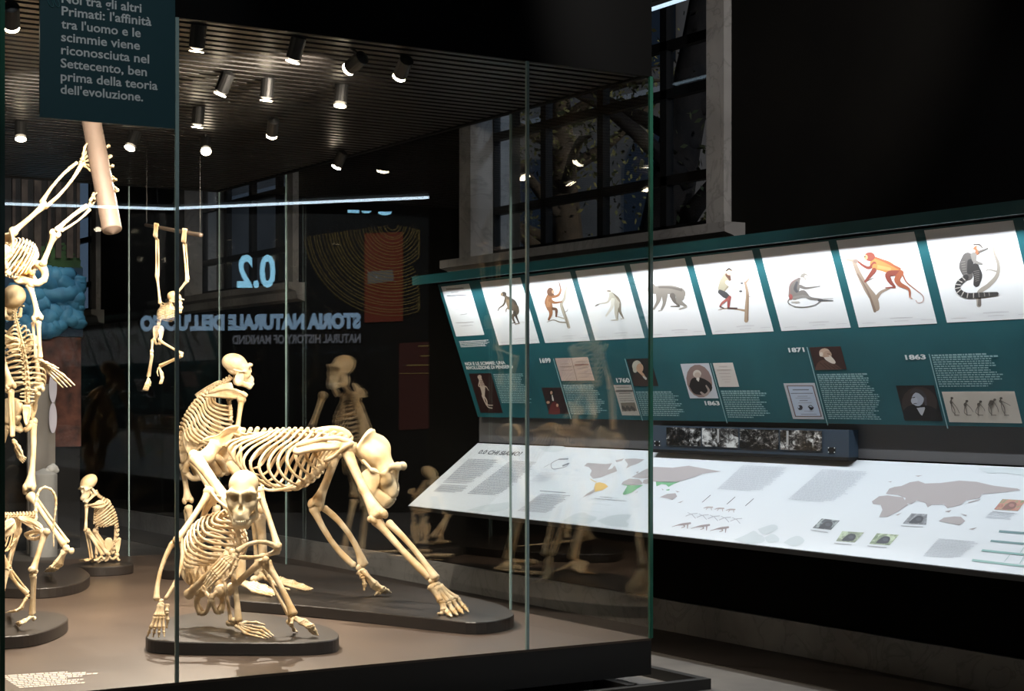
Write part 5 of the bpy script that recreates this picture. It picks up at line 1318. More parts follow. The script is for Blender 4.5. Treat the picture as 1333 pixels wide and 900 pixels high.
shL, elL, wrL = j(337, 641, -.02), j(361, 712, -.16), j(309, 722, -.30)
s.limb('humerus', shL, elL, .0155, bow=D3(.006, 0, 0), e0=1.85, e1=1.75, lat=D3(.3, .2, -1), extra=[(shL, .03)])
s.limb('radius', elL + D3(-.01, .0, -.01), wrL + D3(.0, .012, 0), .0112, bow=D3(0, .036, 0), e0=1.4, e1=1.6)
s.limb('ulna', elL + D3(0, -.022, .02), wrL + D3(.01, -.012, 0), .0105, bow=D3(0, -.016, 0), e0=1.9, e1=1.2)
s.hand(wrL, j(300, 735, -.31), j(291, 728, -.27), j(284, 753, -.33), j(276, 743, -.3), j(270, 767, -.31), j(265, 760, -.29), .0098, thumb=[wrL + D3(.0, -.02, 0), j(306, 738, -.32), j(299, 750, -.33), j(292, 757, -.33)])
s.blade('scapula', [shR + D3(.01, -.01, .03), j(288, 648, .16), j(272, 662, .26), j(262, 688, .29), j(264, 668, .18)], .012, .012, ref=D3(0, 0, 1), ridge=[j(274, 660, .26), j(276, 646, .18), shR + D3(-.02, .03, .02)], rr=.009)
s.blade('scapula', [shL + D3(-.01, -.01, .03), j(322, 648, .14), j(318, 662, .22), j(322, 690, .26), j(332, 668, .16)], .012, .012, ref=D3(0, 0, 1), ridge=[j(320, 660, .22), j(328, 646, .16), shL + D3(.02, .03, .02)], rr=.009)
s.tubes('clavicle', [([j(303, 672, -.11), j(296, 662, -.12), j(284, 652, -.06), j(272, 636, .02)], [.010, .0075, .0075, .011])])
s.tubes('clavicle', [([j(308, 672, -.12), j(318, 662, -.12), j(328, 652, -.06), j(338, 637, -.01)], [.010, .0075, .0075, .011])])
# pelvis
mb = MB()
mb.plate([j(258, 770, .10), j(240, 756, .16), j(235, 738, .2), j(237, 723, .22), j(246, 720, .2), j(258, 728, .18), j(266, 745, .12), j(268, 762, .08)], .016, .02, 1.5, D3(0, 0, -1))
mb.plate([j(288, 768, .06), j(298, 752, .1), j(301, 736, .14), j(294, 726, .18), j(282, 730, .18), j(276, 745, .12), j(279, 762, .07)], .016, .02, 1.5, D3(0, 0, -1))
mb.plate([j(262, 728, .2), j(280, 728, .2), j(277, 765, .16), j(270, 775, .16), j(264, 763, .16)], .03, .01, 1.2, D3(0, 0, -1))
for a_, b_, c_, d_ in ((j(261, 770, .06), j(256, 785, .06), j(262, 799, .05), j(275, 780, -.02)), (j(287, 770, .02), j(290, 784, .03), j(286, 797, .03), j(275, 780, -.02))):
    mb.ell(a_, .036)
    for pth, rr in (([a_, b_, c_], .017), ([c_ + D3(0, 0, 0), (c_ + d_) / 2 + D3(0, -.03, 0), d_], .012), ([a_, (a_ + d_) / 2 + D3(0, .012, -.01), d_], .012)):
        q = catmull(pth, 8); mb.tube(q, [rr * w for w in (1.2, 1.05, .95, .9, .9, 1, 1.15, 1.3)], seg=9)
mb.ell(j(275, 780, -.02), (.014, .014, .03)); s.part('pelvis', mb)
# legs
hpR, knR, anR = j(253, 768, .02), j(300, 722, -.22), j(308, 808, -.30)
s.limb('femur', j(245, 775, .0), j(297, 722, -.20), .0175, bow=D3(0, .0, -.02), e0=1.7, e1=1.75, lat=D3(.5, .8, 0), extra=[(hpR, .029)])
s.limb('tibia', j(299, 728, -.2), j(310, 808, -.28), .0155, bow=D3(.01, 0, -.01), e0=1.9, e1=1.55)
s.limb('fibula', j(290, 742, -.18), j(300.5, 809, -.25), .0085, e0=1.5, e1=1.6)
mb = MB(); mb.ell(j(302, 720, -.26), (.018, .018, .02)); s.part('kneecap', mb)
s.hand(j(304, 812, -.27), g(327, 816, .025), g(321, 826, .02), g(343, 818, .02), g(334, 829, .016), g(356, 828, .01), g(346, 832, .01), .0092, n=4, name='foot', dn='toe', heel=g(297, 811, .03), tal=j(305, 808, -.27), thumb=[j(308, 814, -.28), g(320, 811, .03), g(334, 811, .02), g(345, 814, .012)])
hpL = j(289, 768, .02)
s.limb('femur', j(297, 770, .0), j(342, 730, -.16), .0175, bow=D3(0, .0, -.02), e0=1.7, e1=1.75, lat=D3(.5, .8, 0), extra=[(hpL, .029)])
s.limb('tibia', j(347, 735, -.18), j(381, 800, -.28), .0165, bow=D3(.01, 0.01, -.01), e0=1.95, e1=1.75)
s.limb('fibula', j(343, 742, -.1), j(375, 800, -.22), .0085, e0=1.5, e1=1.5)
mb = MB(); mb.ell(j(346, 729, -.22), (.018, .018, .02)); s.part('kneecap', mb)
s.hand(j(379, 803, -.28), j(398, 809, -.33), j(392, 812, -.33), j(408, 815, -.35), j(400, 817, -.36), g(414.5, 828, .01), g(407, 826, .01), .0098, n=4, name='foot', dn='toe', heel=j(376, 812, -.26), tal=j(379, 801, -.27), thumb=[j(381, 806, -.3), j(379, 814, -.33), g(383, 821, .014), g(387, 823, .01)])

# ------------------------------------------------ B: gorilla on all fours
s = skel('gorilla_skeleton', 470, 775, ZB, 'large gorilla skeleton walking on all fours on the long base', 10.0, ZB, M_BONE, 1.4)
j = s.j; g = s.g
s.skull('gorilla', j(492, 607, -.30), D3(.83, -.52, -.20), D3(.52, .83, -.1), 1.34, h=.0028, m=M_BONE2)
cp = [j(474, 603, -.30), j(465, 590, -.26), j(454, 580, -.2), j(446, 573, -.14)]
s.spine(cp, 6, .026, .030, D3(-.2, -1, 0), 'c')
mb = MB()
for a_, b_ in ((j(457, 583, -.22), j(464, 577, -.2)), (j(462, 588, -.24), j(466.5, 579, -.24)), (j(451, 577, -.17), j(459, 571, -.17))): mb.tube(catmull([a_, (a_ + b_) / 2, b_], 5), [.012, .01, .009, .009, .008], seg=7)
s.part('spinous_process', mb)
tp = [j(446, 573, -.14), j(420, 568, -.02), j(390, 566.5, .14), j(362, 567.5, .3), j(338, 569, .42)]
s.spine(tp, 13, .030, .036, D3(0, -1, 0))
s.spine([j(338, 569, .42), j(320, 571, .5), j(303, 573, .58)], 4, .046, .05, D3(0, -1, 0), 'l')
Vs = [j(440, 574, -.12), j(415, 569.5, .0), j(390, 568.5, .14), j(364, 569.5, .28), j(342, 571, .4)]
Ss = [j(421, 606, -.22), j(406, 621, -.1), j(384, 634, .02), j(362, 637, .12), j(334, 624, .26), j(312, 596, .42)]
s.ribs(Vs, Ss, [.07, .105, .14, .17, .19, .195, .185, .165], .0125, D3(-.62, .05, -.78), low=True, mid=.07, nrib=13, cut=[1, 1, 1, 1, 1, 1, 1, 1, 1, 1, .95, .8, .72], wr=1.05)
s.sternum([j(424, 604, -.24), j(405, 621.5, -.1), j(385, 634.5, .02)], .024, 5)
s.tubes('costal_arch', [([j(385, 634, -.02), j(362, 638, .02), j(345, 637, .06), j(334, 622, .14)], [.012, .010, .009, .008]), ([j(385, 634, .06), j(365, 633, .2), j(350, 630, .36), j(340, 620, .5)], [.012, .010, .009, .008])])
shN = j(451, 584, -.34); elN = j(495, 674, -.55); wrN = j(562, 755, -.72)
shF = j(437, 590, .12); elF = j(411.5, 661, .1); wrF = j(467, 738, .12)
z4_ = zoomf(310, 545, .17228)
def jz(x, y, dt): return j(*z4_(x, y), dt)
s.blade('scapula', [jz(412, 252, -.18), jz(450, 205, -.16), jz(560, 163, -.16), jz(700, 148, -.2), jz(790, 160, -.28), jz(830, 200, -.33), jz(760, 228, -.32), jz(640, 240, -.29), jz(520, 256, -.26), jz(440, 272, -.22)], .018, .016, ref=D3(0, .5, -1),
        ridge=[jz(440, 210, -.19), jz(600, 165, -.24), jz(740, 150, -.32), jz(840, 178, -.38), jz(868, 200, -.36)], rr=.014)
s.blade('scapula', [jz(410, 108, .26), jz(500, 92, .24), jz(620, 92, .18), jz(700, 68, .14), jz(790, 82, .1), jz(856, 135, .08), jz(800, 170, .06), jz(650, 165, .12), jz(500, 150, .22)], .018, .012, ref=D3(0, 1, 0),
        ridge=[jz(560, 92, .2), jz(700, 72, .16), jz(800, 88, .12), jz(862, 150, .1)], rr=.014)
s.tubes('clavicle', [([j(424, 600, -.26), j(436, 594, -.34), j(448, 583, -.4), j(458, 577, -.38)], [.014, .011, .011, .015])])
s.limb('humerus', shN, elN + D3(-.01, .01, 0), .028, bow=D3(-.012, .0, 0), e0=1.55, e1=1.6, lat=D3(1, .45, -.3), extra=[(shN + D3(.01, .0, .0), .052), (elN + D3(-.055, -.01, .01), .02)])
s.limb('ulna', elN + D3(-.025, -.012, .02), j(559, 752, -.71), .020, bow=D3(-.005, -.008, 0), e0=1.9, e1=1.2)
s.limb('radius', elN + D3(.045, -.03, -.01), j(566, 754, -.72), .0175, bow=D3(.012, .012, 0), e0=1.5, e1=1.9)
z5_ = zoomf(380, 640, .2)
s.hand(wrN, j(577, 787, -.76), j(596, 780, -.68), j(582, 797, -.78), j(604, 790, -.7), g(588, 803, .014), g(610, 797, .014), .0165, thumb=[wrN + D3(-.01, -.03, -.02), j(574, 783, -.76), j(577, 795, -.78), j(574, 800, -.79), g(570, 799, .014)])
s.limb('humerus', shF, elF + D3(.0, .02, 0), .027, bow=D3(.01, 0, 0), e0=1.5, e1=1.55, lat=D3(1, -.2, .4), extra=[(shF, .045), (elF + D3(-.005, .03, 0), .03)])
s.limb('ulna', j(409, 661, .1), j(461, 736, .11), .0185, bow=D3(-.022, -.022, 0), e0=1.9, e1=1.2)
s.limb('radius', j(421, 662, .12), j(472, 736, .13), .018, bow=D3(.03, .026, 0), e0=1.3, e1=2.0)
s.hand(wrF, j(490, 761, .06), j(486, 765, .12), j(500, 767, .04), j(494, 771, .1), g(509, 772, .014), g(488, 775, .014), .0155, thumb=[wrF + D3(-.0, -.03, -.0), j(472, 751, .1), j(475, 762, .1), j(474, 769, .1)])
# pelvis
zp_ = zoomf(220, 455, .18895)
def jp(x, y, dt): return j(*zp_(x, y), dt)
mb = MB()
mb.plate([jp(222, 632, .52), jp(262, 605, .5), jp(335, 588, .48), jp(385, 548, .46), jp(440, 525, .46), jp(480, 530, .48), jp(470, 560, .5), jp(440, 600, .5), jp(420, 650, .5), jp(380, 668, .48), jp(335, 672, .46), jp(300, 705, .44), jp(262, 700, .46), jp(300, 650, .48), jp(265, 628, .5)], .03, .01, 1.5, D3(0, .3, -1))
mb.tube(catmull([jp(330, 650, .45), jp(300, 690, .44), jp(268, 735, .42)], 7), [.05, .045, .042, .042, .044, .05, .05], seg=10, flat=.8)
mb.plate([jp(520, 545, .72), jp(470, 535, .85), jp(400, 580, .95), jp(380, 640, .9), jp(430, 660, .8), jp(460, 620, .72)], .03, .01, 1.4, D3(0, .3, -1))
mb.plate([jp(440, 590, .6), jp(430, 700, .6), jp(370, 770, .6), jp(335, 790, .6), jp(330, 700, .56), jp(370, 640, .56)], .05, .02, 1.2, D3(0, 0, -1))
mb.ell(jp(262, 738, .42), (.052, .052, .052))
for pth, rr in (([jp(275, 745, .42), jp(310, 800, .5), jp(330, 850, .56)], .028), ([jp(300, 730, .44), jp(350, 760, .5), jp(370, 820, .62)], .026), ([jp(330, 850, .56), jp(360, 860, .62), jp(372, 822, .64)], .022), ([jp(372, 822, .64), jp(400, 850, .8), jp(420, 800, .95)], .024)):
    q = catmull(pth, 8); mb.tube(q, [rr * w for w in (1.2, 1, .95, .9, .9, 1, 1.1, 1.2)], seg=9)
s.part('pelvis', mb)
# hind legs
s.limb('femur', jp(185, 745, .36), j(303, 664, .15), .033, bow=D3(.0, .01, -.02), e0=1.55, e1=1.5, lat=D3(.6, .6, -.4), extra=[(jp(225, 740, .39), .036), (jp(172, 732, .35), .036)])
s.limb('tibia', j(307, 672, .16), j(312, 752, .28), .028, bow=D3(.02, 0, 0), e0=1.7, e1=1.4)
s.limb('fibula', j(300, 678, .22), j(306, 754, .3), .014, e0=1.5, e1=1.6)
s.hand(j(311, 757, .26), j(333, 762, .2), j(330, 770, .14), j(345, 766, .2), j(341, 773, .12), g(362, 773, .012), g(354, 776, .012), .0135, name='foot', dn='toe', heel=g(298, 765, .04), thumb=[j(316, 760, .24), j(332, 760, .24), j(346, 764, .26), g(356, 768, .012)])
s.limb('femur', j(296, 600, .82), j(336, 662, .62), .033, bow=D3(.01, .01, -.02), e0=1.5, e1=1.6, lat=D3(.7, .1, -.6), extra=[(j(298, 597, .8), .045)])
s.limb('tibia', j(337, 673, .62), j(341.5, 745, .74), .030, bow=D3(.012, 0, 0), e0=1.8, e1=1.35)
s.limb('fibula', j(330, 678, .7), j(335, 748, .78), .014, e0=1.5, e1=1.6)
mb = MB(); mb.ell(j(340, 663, .54), (.026, .02, .03)); s.part('kneecap', mb)
s.hand(j(342, 750, .72), j(366, 754, .72), j(364, 759, .62), j(382, 758, .74), j(380, 764, .6), g(407, 767, .012), g(398, 769, .012), .0135, name='foot', dn='toe', heel=g(329, 755, .05), tal=j(341, 746, .73), thumb=[j(346, 753, .7), j(356, 760, .6), j(366, 765, .54), g(377, 768, .012)])

# ------------------------------------------------ C: upright ape behind, looking right
s = skel('ape_skeleton', 266, 738, ZB, 'upright ape skeleton standing behind the gorilla and looking right', 12.35, ZB, M_BONE, 1.2)
j = s.j; g = s.g
def jp(x, y, dt): return j(*zp_(x, y), dt)
s.skull('ape', j(310, 482, 0), D3(.93, -.20, .28), D3(.2, .95, 0), 1.30, h=.0028)
s.spine([j(302, 492, .03), j(295, 497, .04), j(285, 503, .06), j(275, 510, .07)], 7, .024, .026, D3(.6, -.7, 0), 'c')
s.spine([j(275, 510, .07), j(263, 519, .08), j(252, 533, .08), j(243, 549, .08), j(238, 562, .08)], 12, .026, .03, D3(.9, -.4, 0))
s.spine([j(238, 562, .08), j(236, 573, .08), j(237, 586, .1)], 4, .032, .034, D3(1, -.1, 0), 'l')
Vs = [j(274, 511, .07), j(263, 520, .08), j(252, 534, .08), j(244, 549, .08), j(240, 560, .08)]
Ss = [j(299, 530, .04), j(302, 545, .03), j(302, 560, .02), j(296, 573, .02), j(284, 580, .0), j(266, 584, .0)]
s.ribs(Vs, Ss, [.06, .095, .12, .135, .14, .135, .12], .0095, D3(.25, 0, -1), low=True, mid=.045, nrib=13, cut=[1, 1, 1, 1, 1, 1, 1, 1, 1, .95, .9, .75, .6])
s.sternum([j(297, 519, .03), j(300, 532, .02), j(300, 549, .01)], .017, 4)
s.blade('scapula', [jp(240, 330, -.08), jp(330, 262, -.07), jp(430, 230, -.09), jp(440, 268, -.12), jp(500, 305, -.16), jp(475, 340, -.16), jp(400, 338, -.13), jp(310, 330, -.1)], .016, .012, ref=D3(0, .3, -1), ridge=[jp(270, 300, -.1), jp(380, 272, -.14), jp(470, 285, -.2), jp(535, 325, -.2)], rr=.011)
s.blade('scapula', [jp(178, 310, .24), jp(250, 262, .22), jp(340, 215, .2), jp(345, 235, .2), jp(260, 290, .23), jp(195, 328, .25)], .016, .0, ref=D3(0, .3, -1))
s.tubes('clavicle', [([j(299, 521, .0), j(308, 516, -.08), j(316, 511, -.15), j(321, 515, -.18)], [.011, .009, .009, .012])])
sh = jp(500, 345, -.17); el = j(308, 566, -.22)
s.limb('humerus', sh, el, .018, e0=1.7, e1=1.7, lat=D3(1, 0, .3), extra=[(sh, .034)])
s.limb('ulna', el, j(305, 632, -.24), .012, bow=D3(-.012, 0, 0), e0=1.8, e1=1.2)
s.limb('radius', el + D3(.02, -.02, 0), j(311, 632, -.24), .012, bow=D3(.012, 0, 0), e0=1.3, e1=1.6)
s.hand(j(309, 637, -.24), j(306, 650, -.24), j(315, 650, -.22), j(305, 660, -.24), j(314, 660, -.22), j(306, 670, -.22), j(312, 670, -.2), .011)
sh = j(270, 515, .34); el = j(285, 560, .4)
s.limb('humerus', sh, el, .018, e0=1.7, e1=1.7, lat=D3(1, 0, .3), extra=[(sh, .034)])
s.limb('ulna', el, j(300, 605, .4), .012, e0=1.8, e1=1.2); s.limb('radius', el + D3(.02, 0, 0), j(305, 604, .42), .012, e0=1.3, e1=1.6)
mb = MB()
mb.plate([jp(102, 580, -.02), jp(118, 550, -.03), jp(160, 540, -.05), jp(225, 562, -.07), jp(265, 605, -.09), jp(258, 650, -.08), jp(205, 690, -.06), jp(170, 740, -.04), jp(125, 705, -.02), jp(102, 640, -.02)], .02, -.022, 1.7, D3(0, 0, -1))
mb.plate([jp(90, 590, .26), jp(130, 560, .27), jp(200, 580, .27), jp(200, 660, .25), jp(140, 720, .2), jp(95, 660, .24)], .02, .02, 1.7, D3(0, 0, -1))
mb.plate([jp(85, 640, .1), jp(140, 640, .08), jp(130, 740, .08), jp(105, 790, .1), jp(85, 740, .1)], .04, .01, 1.2, D3(0, 0, -1))
mb.ell(jp(165, 755, -.02), .04); mb.ell(jp(150, 755, .2), .04)
for pth, rr in (([jp(160, 760, -.02), jp(120, 800, .0), jp(110, 840, .04)], .024), ([jp(110, 840, .04), jp(160, 890, .06), jp(215, 880, .09)], .022), ([jp(170, 760, -.02), jp(215, 800, .04), jp(225, 870, .09)], .02), ([jp(225, 870, .09), jp(190, 870, .16), jp(150, 760, .2)], .02), ([jp(150, 760, .2), jp(115, 800, .2), jp(120, 840, .2)], .022)):
    q = catmull(pth, 8); mb.tube(q, [rr * w for w in (1.2, 1.05, 1, .95, .95, 1, 1.1, 1.25)], seg=9)
s.part('pelvis', mb)
s.limb('femur', j(238, 605, .2), j(244.5, 651, .12), .021, e0=1.7, e1=1.7, lat=D3(1, 0, 0), extra=[(j(240, 600, .2), .034)])
s.limb('tibia', j(245, 660, .12), j(252, 727, .2), .019, bow=D3(.008, 0, 0), e0=1.75, e1=1.4)
s.limb('fibula', j(241, 664, .16), j(247.5, 728, .24), .010, e0=1.4, e1=1.5)
s.hand(j(252, 730, .18), j(266, 733, .12), j(262, 737, .06), j(274, 736, .1), j(270, 739, .04), g(284, 738, .01), g(278, 741, .01), .010, name='foot', dn='toe', heel=g(245, 735, .03))
s.limb('femur', j(252, 602, -.02), j(282, 652, -.16), .021, e0=1.7, e1=1.7, lat=D3(1, 0, 0), extra=[(j(250, 600, -.02), .034)])
s.limb('tibia', j(282, 660, -.16), j(286, 733, -.1), .019, e0=1.75, e1=1.4)
s.limb('fibula', j(278, 664, -.12), j(281, 734, -.06), .010, e0=1.4, e1=1.5)
s.hand(j(286, 736, -.1), j(298, 739, -.16), j(294, 742, -.2), j(306, 741, -.2), j(300, 744, -.22), g(314, 742, .01), g(308, 745, .01), .010, name='foot', dn='toe', heel=g(280, 741, .03))

# ------------------------------------------------ D: small gibbon hanging from a rod
T0 = 11.2
ra, rb = P(189.5, 293, T0 + .25), P(262, 306.5, T0 - .25)
t = thing('hanging_rod', (ra + rb) / 2, 'thin dark rod hung on two wires that the small gibbon skeleton grips', 'rod')
mb = MB(); mb.tube([ra, ra + (rb - ra) * .5, rb - (rb - ra) * .02, rb], [.011, .013, .015, .015], seg=12); mb.build('rod', mat('rod_brown', (86, 74, 64), .45), parent=t, smooth=True)
for p in (ra + (rb - ra) * .02, rb - (rb - ra) * .02):
    mb = MB(); mb.tube([p, A(p[0], p[1], ZT + .012)], .0018, seg=6); mb.build('wire', mat('wire_grey', (40, 38, 36), .5), parent=t)
s = skel('gibbon_skeleton', 222, 400, None, 'small gibbon skeleton hanging by both hands from the thin rod', T0, ZB, M_BONE, .7)
j = s.j
s.skull('monkey', j(228, 393, -.03), D3(.75, -.3, -.5), D3(.2, .95, 0), .76, h=.0036)
s.spine([j(222, 394, .01), j(218, 396, .02), j(215, 399, .02)], 4, .010, .011, D3(1, 0, -.3), 'c')
s.spine([j(215, 399, .02), j(211, 408, .02), j(208.5, 418, .02)], 10, .0115, .013, D3(1, -.2, -.3))
s.spine([j(208.5, 418, .02), j(207, 424, .02), j(206.5, 430, .02)], 4, .014, .014, D3(1, 0, -.2), 'l')
Vs = [j(215, 399, .02), j(212, 406, .02), j(209.5, 416, .02)]
Ss = [j(228, 401, -.05), j(230, 408, -.06), j(226, 418, -.03)]
s.ribs(Vs, Ss, [.032, .05, .06, .06, .05], .0036, D3(.4, 0, -1), nrib=10, cut=[1, 1, 1, 1, 1, 1, 1, .9, .8, .6])
s.sternum([j(227, 400, -.05), j(230, 410, -.06)], .008, 3)
shL = j(208.5, 395, .06); elL = j(204.5, 360, .12); wrL = j(204.5, 312, .16)
s.limb('humerus', shL, elL, .0085, e0=1.7, e1=1.8); s.limb('ulna', elL + D3(-.006, 0, 0), wrL + D3(-.006, 0, 0), .0055, e0=1.8, e1=1.3); s.limb('radius', elL + D3(.008, 0, 0), wrL + D3(.006, 0, 0), .006, bow=D3(.004, 0, 0), e0=1.4, e1=1.5)
rodp = lambda w: ra + (rb - ra) * w
def grip(wr, w, n=4):
    c = rodp(w); d = nrm(rb - ra)
    return s.hand(wr, c + D3(-.01, -.06, -.02) - d * .02, c + D3(-.01, -.06, -.02) + d * .02, c + D3(0, .022, -.03) - d * .022, c + D3(0, .022, -.03) + d * .022, c + D3(0, -.005, .03) - d * .02, c + D3(0, -.005, .03) + d * .02, .0055, n=n)
grip(wrL, .22)
shR_ = j(222, 393, -.05); elR_ = j(244, 365, -.12); wrR_ = j(240.5, 318, -.1)
s.limb('humerus', shR_, elR_, .0085, e0=1.7, e1=1.8); s.limb('ulna', elR_ + D3(.006, .004, 0), wrR_ + D3(.008, 0, 0), .0055, e0=1.8, e1=1.3); s.limb('radius', elR_ + D3(-.006, -.004, 0), wrR_ + D3(-.008, 0, 0), .006, e0=1.4, e1=1.5)
grip(wrR_, .73)
s.blade('scapula', [j(209, 396, .05), j(214, 399, .08), j(213, 412, .09), j(208, 404, .08)], .006, .004)
s.blade('scapula', [j(221, 394, -.04), j(216, 397, .0), j(218, 412, -.04), j(223, 404, -.06)], .006, .004)
s.tubes('clavicle', [([j(226, 400, -.05), j(224, 396, -.06), j(222, 392, -.06)], .004)]); s.tubes('clavicle', [([j(225, 400, -.04), j(216, 396, .03), j(209, 393, .06)], .004)])
mb = MB()
for sd, x in ((1, 0), (-1, 7)):
    mb.plate([j(200.5 + x, 441, .03 - x * .008), j(199.5 + x, 428, .04 - x * .008), j(203 + x, 424, .03 - x * .008), j(206 + x, 429, .02 - x * .006), j(204 + x, 441, .02 - x * .006)], .008, .004, 1.6)
    mb.ell(j(201 + x, 442, .03 - x * .008), .014)
    mb.tube(catmull([j(202 + x, 442, .03 - x * .006), j(203 + x * .8, 448, .03 - x * .006), j(206, 447, .0)], 6), .007, seg=7)
s.part('pelvis', mb)
s.limb('femur', j(198.5, 444, .04), j(197.5, 458, -.16), .0085, e0=1.8, e1=1.8); s.limb('tibia', j(197.5, 461, -.16), j(192.5, 490, -.1), .0075, e0=1.7, e1=1.5); s.limb('fibula', j(199, 463, -.15), j(195, 490, -.09), .0045, e0=1.4, e1=1.5)
s.hand(j(193, 492, -.1), j(189.5, 500, -.12), j(194, 501, -.1), j(188, 504, -.12), j(193.5, 505, -.1), j(186, 508, -.12), j(192, 509, -.1), .005, name='foot', dn='toe', thumb=[j(194, 493, -.1), j(196, 498, -.1), j(195.5, 503, -.1)])
s.limb('femur', j(208, 444, -.01), j(237, 461, -.12), .0085, e0=1.8, e1=1.8); s.limb('tibia', j(237, 463, -.12), j(208, 476, -.04), .0075, e0=1.7, e1=1.5); s.limb('fibula', j(236, 465, -.11), j(209, 478, -.03), .0045, e0=1.4, e1=1.5)
s.hand(j(207, 478, -.04), j(209, 487, -.05), j(212, 486, -.04), j(210, 493, -.05), j(213, 492, -.04), j(207, 500, -.05), j(211, 500, -.04), .005, name='foot', dn='toe', thumb=[j(206, 479, -.04), j(204.5, 485, -.04), j(206, 490, -.04)])

# ------------------------------------------------ E: small monkey sitting at the rear left
s = skel('monkey_skeleton', 130, 735, ZB, 'small sitting monkey skeleton with head bowed, on the rear round base', 12.15, ZB, M_BONE, .8)
j = s.j; g = s.g
z8_ = zoomf(0, 600, .27778)
def je(x, y, dt=0.0): return j(*z8_(x, y), dt)
s.skull('monkey', je(418, 128), D3(-.66, -.62, -.5), D3(-.4, .9, 0), .98, h=.0032, m=M_BONE2)
s.spine([je(445, 140, .03), je(458, 165, .03), je(478, 178, .04)], 5, .013, .014, D3(-.6, -.6, 0), 'c')
s.spine([je(478, 178, .04), je(515, 215, .05), je(535, 265, .05), je(542, 320, .05)], 12, .014, .017, D3(-.9, -.3, 0))
s.spine([je(542, 320, .05), je(540, 360, .04), je(528, 400, .04), je(520, 440, .04)], 6, .019, .02, D3(-1, 0, 0), 'l')
Vs = [je(480, 182, .04), je(510, 215, .05), je(530, 260, .05), je(538, 300, .05)]
Ss = [je(446, 232, -.02), je(442, 262, -.03), je(444, 300, -.03), je(470, 312, -.02), je(500, 312, .0)]
s.ribs(Vs, Ss, [.035, .055, .066, .07, .06], .0052, D3(.3, 0, -1), nrib=11, cut=[1, 1, 1, 1, 1, 1, 1, .95, .85, .75, .6])
s.sternum([je(444, 226, -.02), je(442, 298, -.03)], .009, 4)
s.blade('scapula', [je(408, 208, -.08), je(440, 200, -.07), je(470, 184, -.05), je(498, 206, -.06), je(480, 222, -.08), je(440, 222, -.09)], .009, .006, ref=D3(0, .3, -1), ridge=[je(490, 200, -.07), je(440, 206, -.1), je(404, 212, -.1)], rr=.007)
s.blade('scapula', [je(470, 178, .12), je(505, 178, .12), je(520, 200, .12), je(490, 205, .12)], .009, .0)
s.limb('humerus', je(406, 216, -.09), je(401, 328, -.14), .0105, e0=1.6, e1=1.7, extra=[(je(406, 214, -.09), .018)]); s.limb('ulna', je(402, 334, -.14), je(424, 458, -.12), .006, e0=1.8, e1=1.3); s.limb('radius', je(410, 338, -.15), je(432, 456, -.13), .0065, bow=D3(.006, 0, 0), e0=1.4, e1=1.5)
s.limb('humerus', je(470, 205, .12), je(452, 320, .06), .0105, e0=1.6, e1=1.7); s.limb('ulna', je(452, 330, .06), je(448, 440, .04), .006, e0=1.6, e1=1.3); s.limb('radius', je(458, 330, .06), je(454, 440, .04), .006, e0=1.4, e1=1.4)
s.hand(je(428, 460, -.12), je(410, 462, -.16), je(414, 468, -.18), je(396, 464, -.17), je(400, 470, -.19), g(103, 729, .006), g(105, 731.5, .006), .006)
s.hand(je(450, 446, .04), je(448, 458, .02), je(455, 458, .02), je(445, 464, .0), je(454, 464, .0), g(123, 730, .006), g(126, 731, .006), .006)
for dt, off in ((-.1, 0), (.1, 30)):
    kn = je(414 + off, 330, dt - .08); hp_ = je(500 + off * .8, 432, dt); an = je(440 + off, 458, dt - .06)
    s.limb('femur', hp_, kn, .0115, e0=1.7, e1=1.7, lat=D3(0, 0, 1)); s.limb('tibia', kn + D3(.0, -.012, 0), je(478 + off, 440, dt - .06), .010, e0=1.6, e1=1.4); s.limb('fibula', kn + D3(.012, -.02, .01), je(486 + off, 440, dt - .04), .005, e0=1.3, e1=1.4)
    s.hand(je(474 + off, 448, dt - .06), je(452 + off, 462, dt - .08), je(458 + off, 467, dt - .11), je(440 + off, 465, dt - .09), je(444 + off, 469, dt - .12), g(118 + off * .28, 731, .006), g(119.5 + off * .28, 733, .006), .006, name='foot', dn='toe', heel=je(490 + off, 462, dt - .04))
mb = MB()
mb.plate([je(505, 430, -.05), je(488, 395, -.06), je(495, 366, -.06), je(520, 362, -.05), je(528, 385, -.04), je(518, 420, -.04)], .010, .005, 1.6, D3(0, 0, -1))
mb.plate([je(545, 440, .03), je(540, 400, .04), je(550, 364, .05), je(566, 362, .05), je(564, 395, .05), je(556, 430, .04)], .010, .005, 1.6, D3(0, 0, -1))
mb.ell(je(507, 438, -.05), .018); mb.ell(je(548, 442, .03), .018)
for q in ([je(507, 440, -.05), je(505, 462, -.04), je(492, 470, -.04)], [je(548, 444, .03), je(552, 462, .03), je(560, 468, .03)], [je(507, 445, -.05), je(526, 462, -.02), je(548, 448, .03)]): mb.tube(catmull(q, 6), .010, seg=8)
s.part('pelvis', mb)

# ------------------------------------------------ F: upright human-like skeleton at the left edge, seen from behind
s = skel('human_skeleton', 60, 750, ZB, 'tall walking human skeleton at the left edge seen from behind', 10.8, ZB, M_BONEG, 1.2)
j = s.j; g = s.g
z7_ = zoomf(0, 440, .2222)
def j7(x, y, dt=0.0): return j(*z7_(x, y), dt)
s.skull('human', j(17, 396, 0), D3(-.55, .0, .83), D3(0, 1, 0), 1.02, h=.0034, m=M_BONEG)
s.spine([j(19, 404, .0), j(20, 414, -.02), j(23, 426, -.03)], 6, .020, .022, D3(-.5, 0, 1), 'c')
s.spine([j(23, 426, -.03), j(29, 450, -.06), j(34, 478, -.07), j(36, 502, -.05)], 12, .024, .03, D3(-.4, 0, 1))
s.spine([j(36, 502, -.05), j(35, 514, -.02), j(35, 526, -.03)], 4, .033, .035, D3(-.4, 0, 1), 'l')
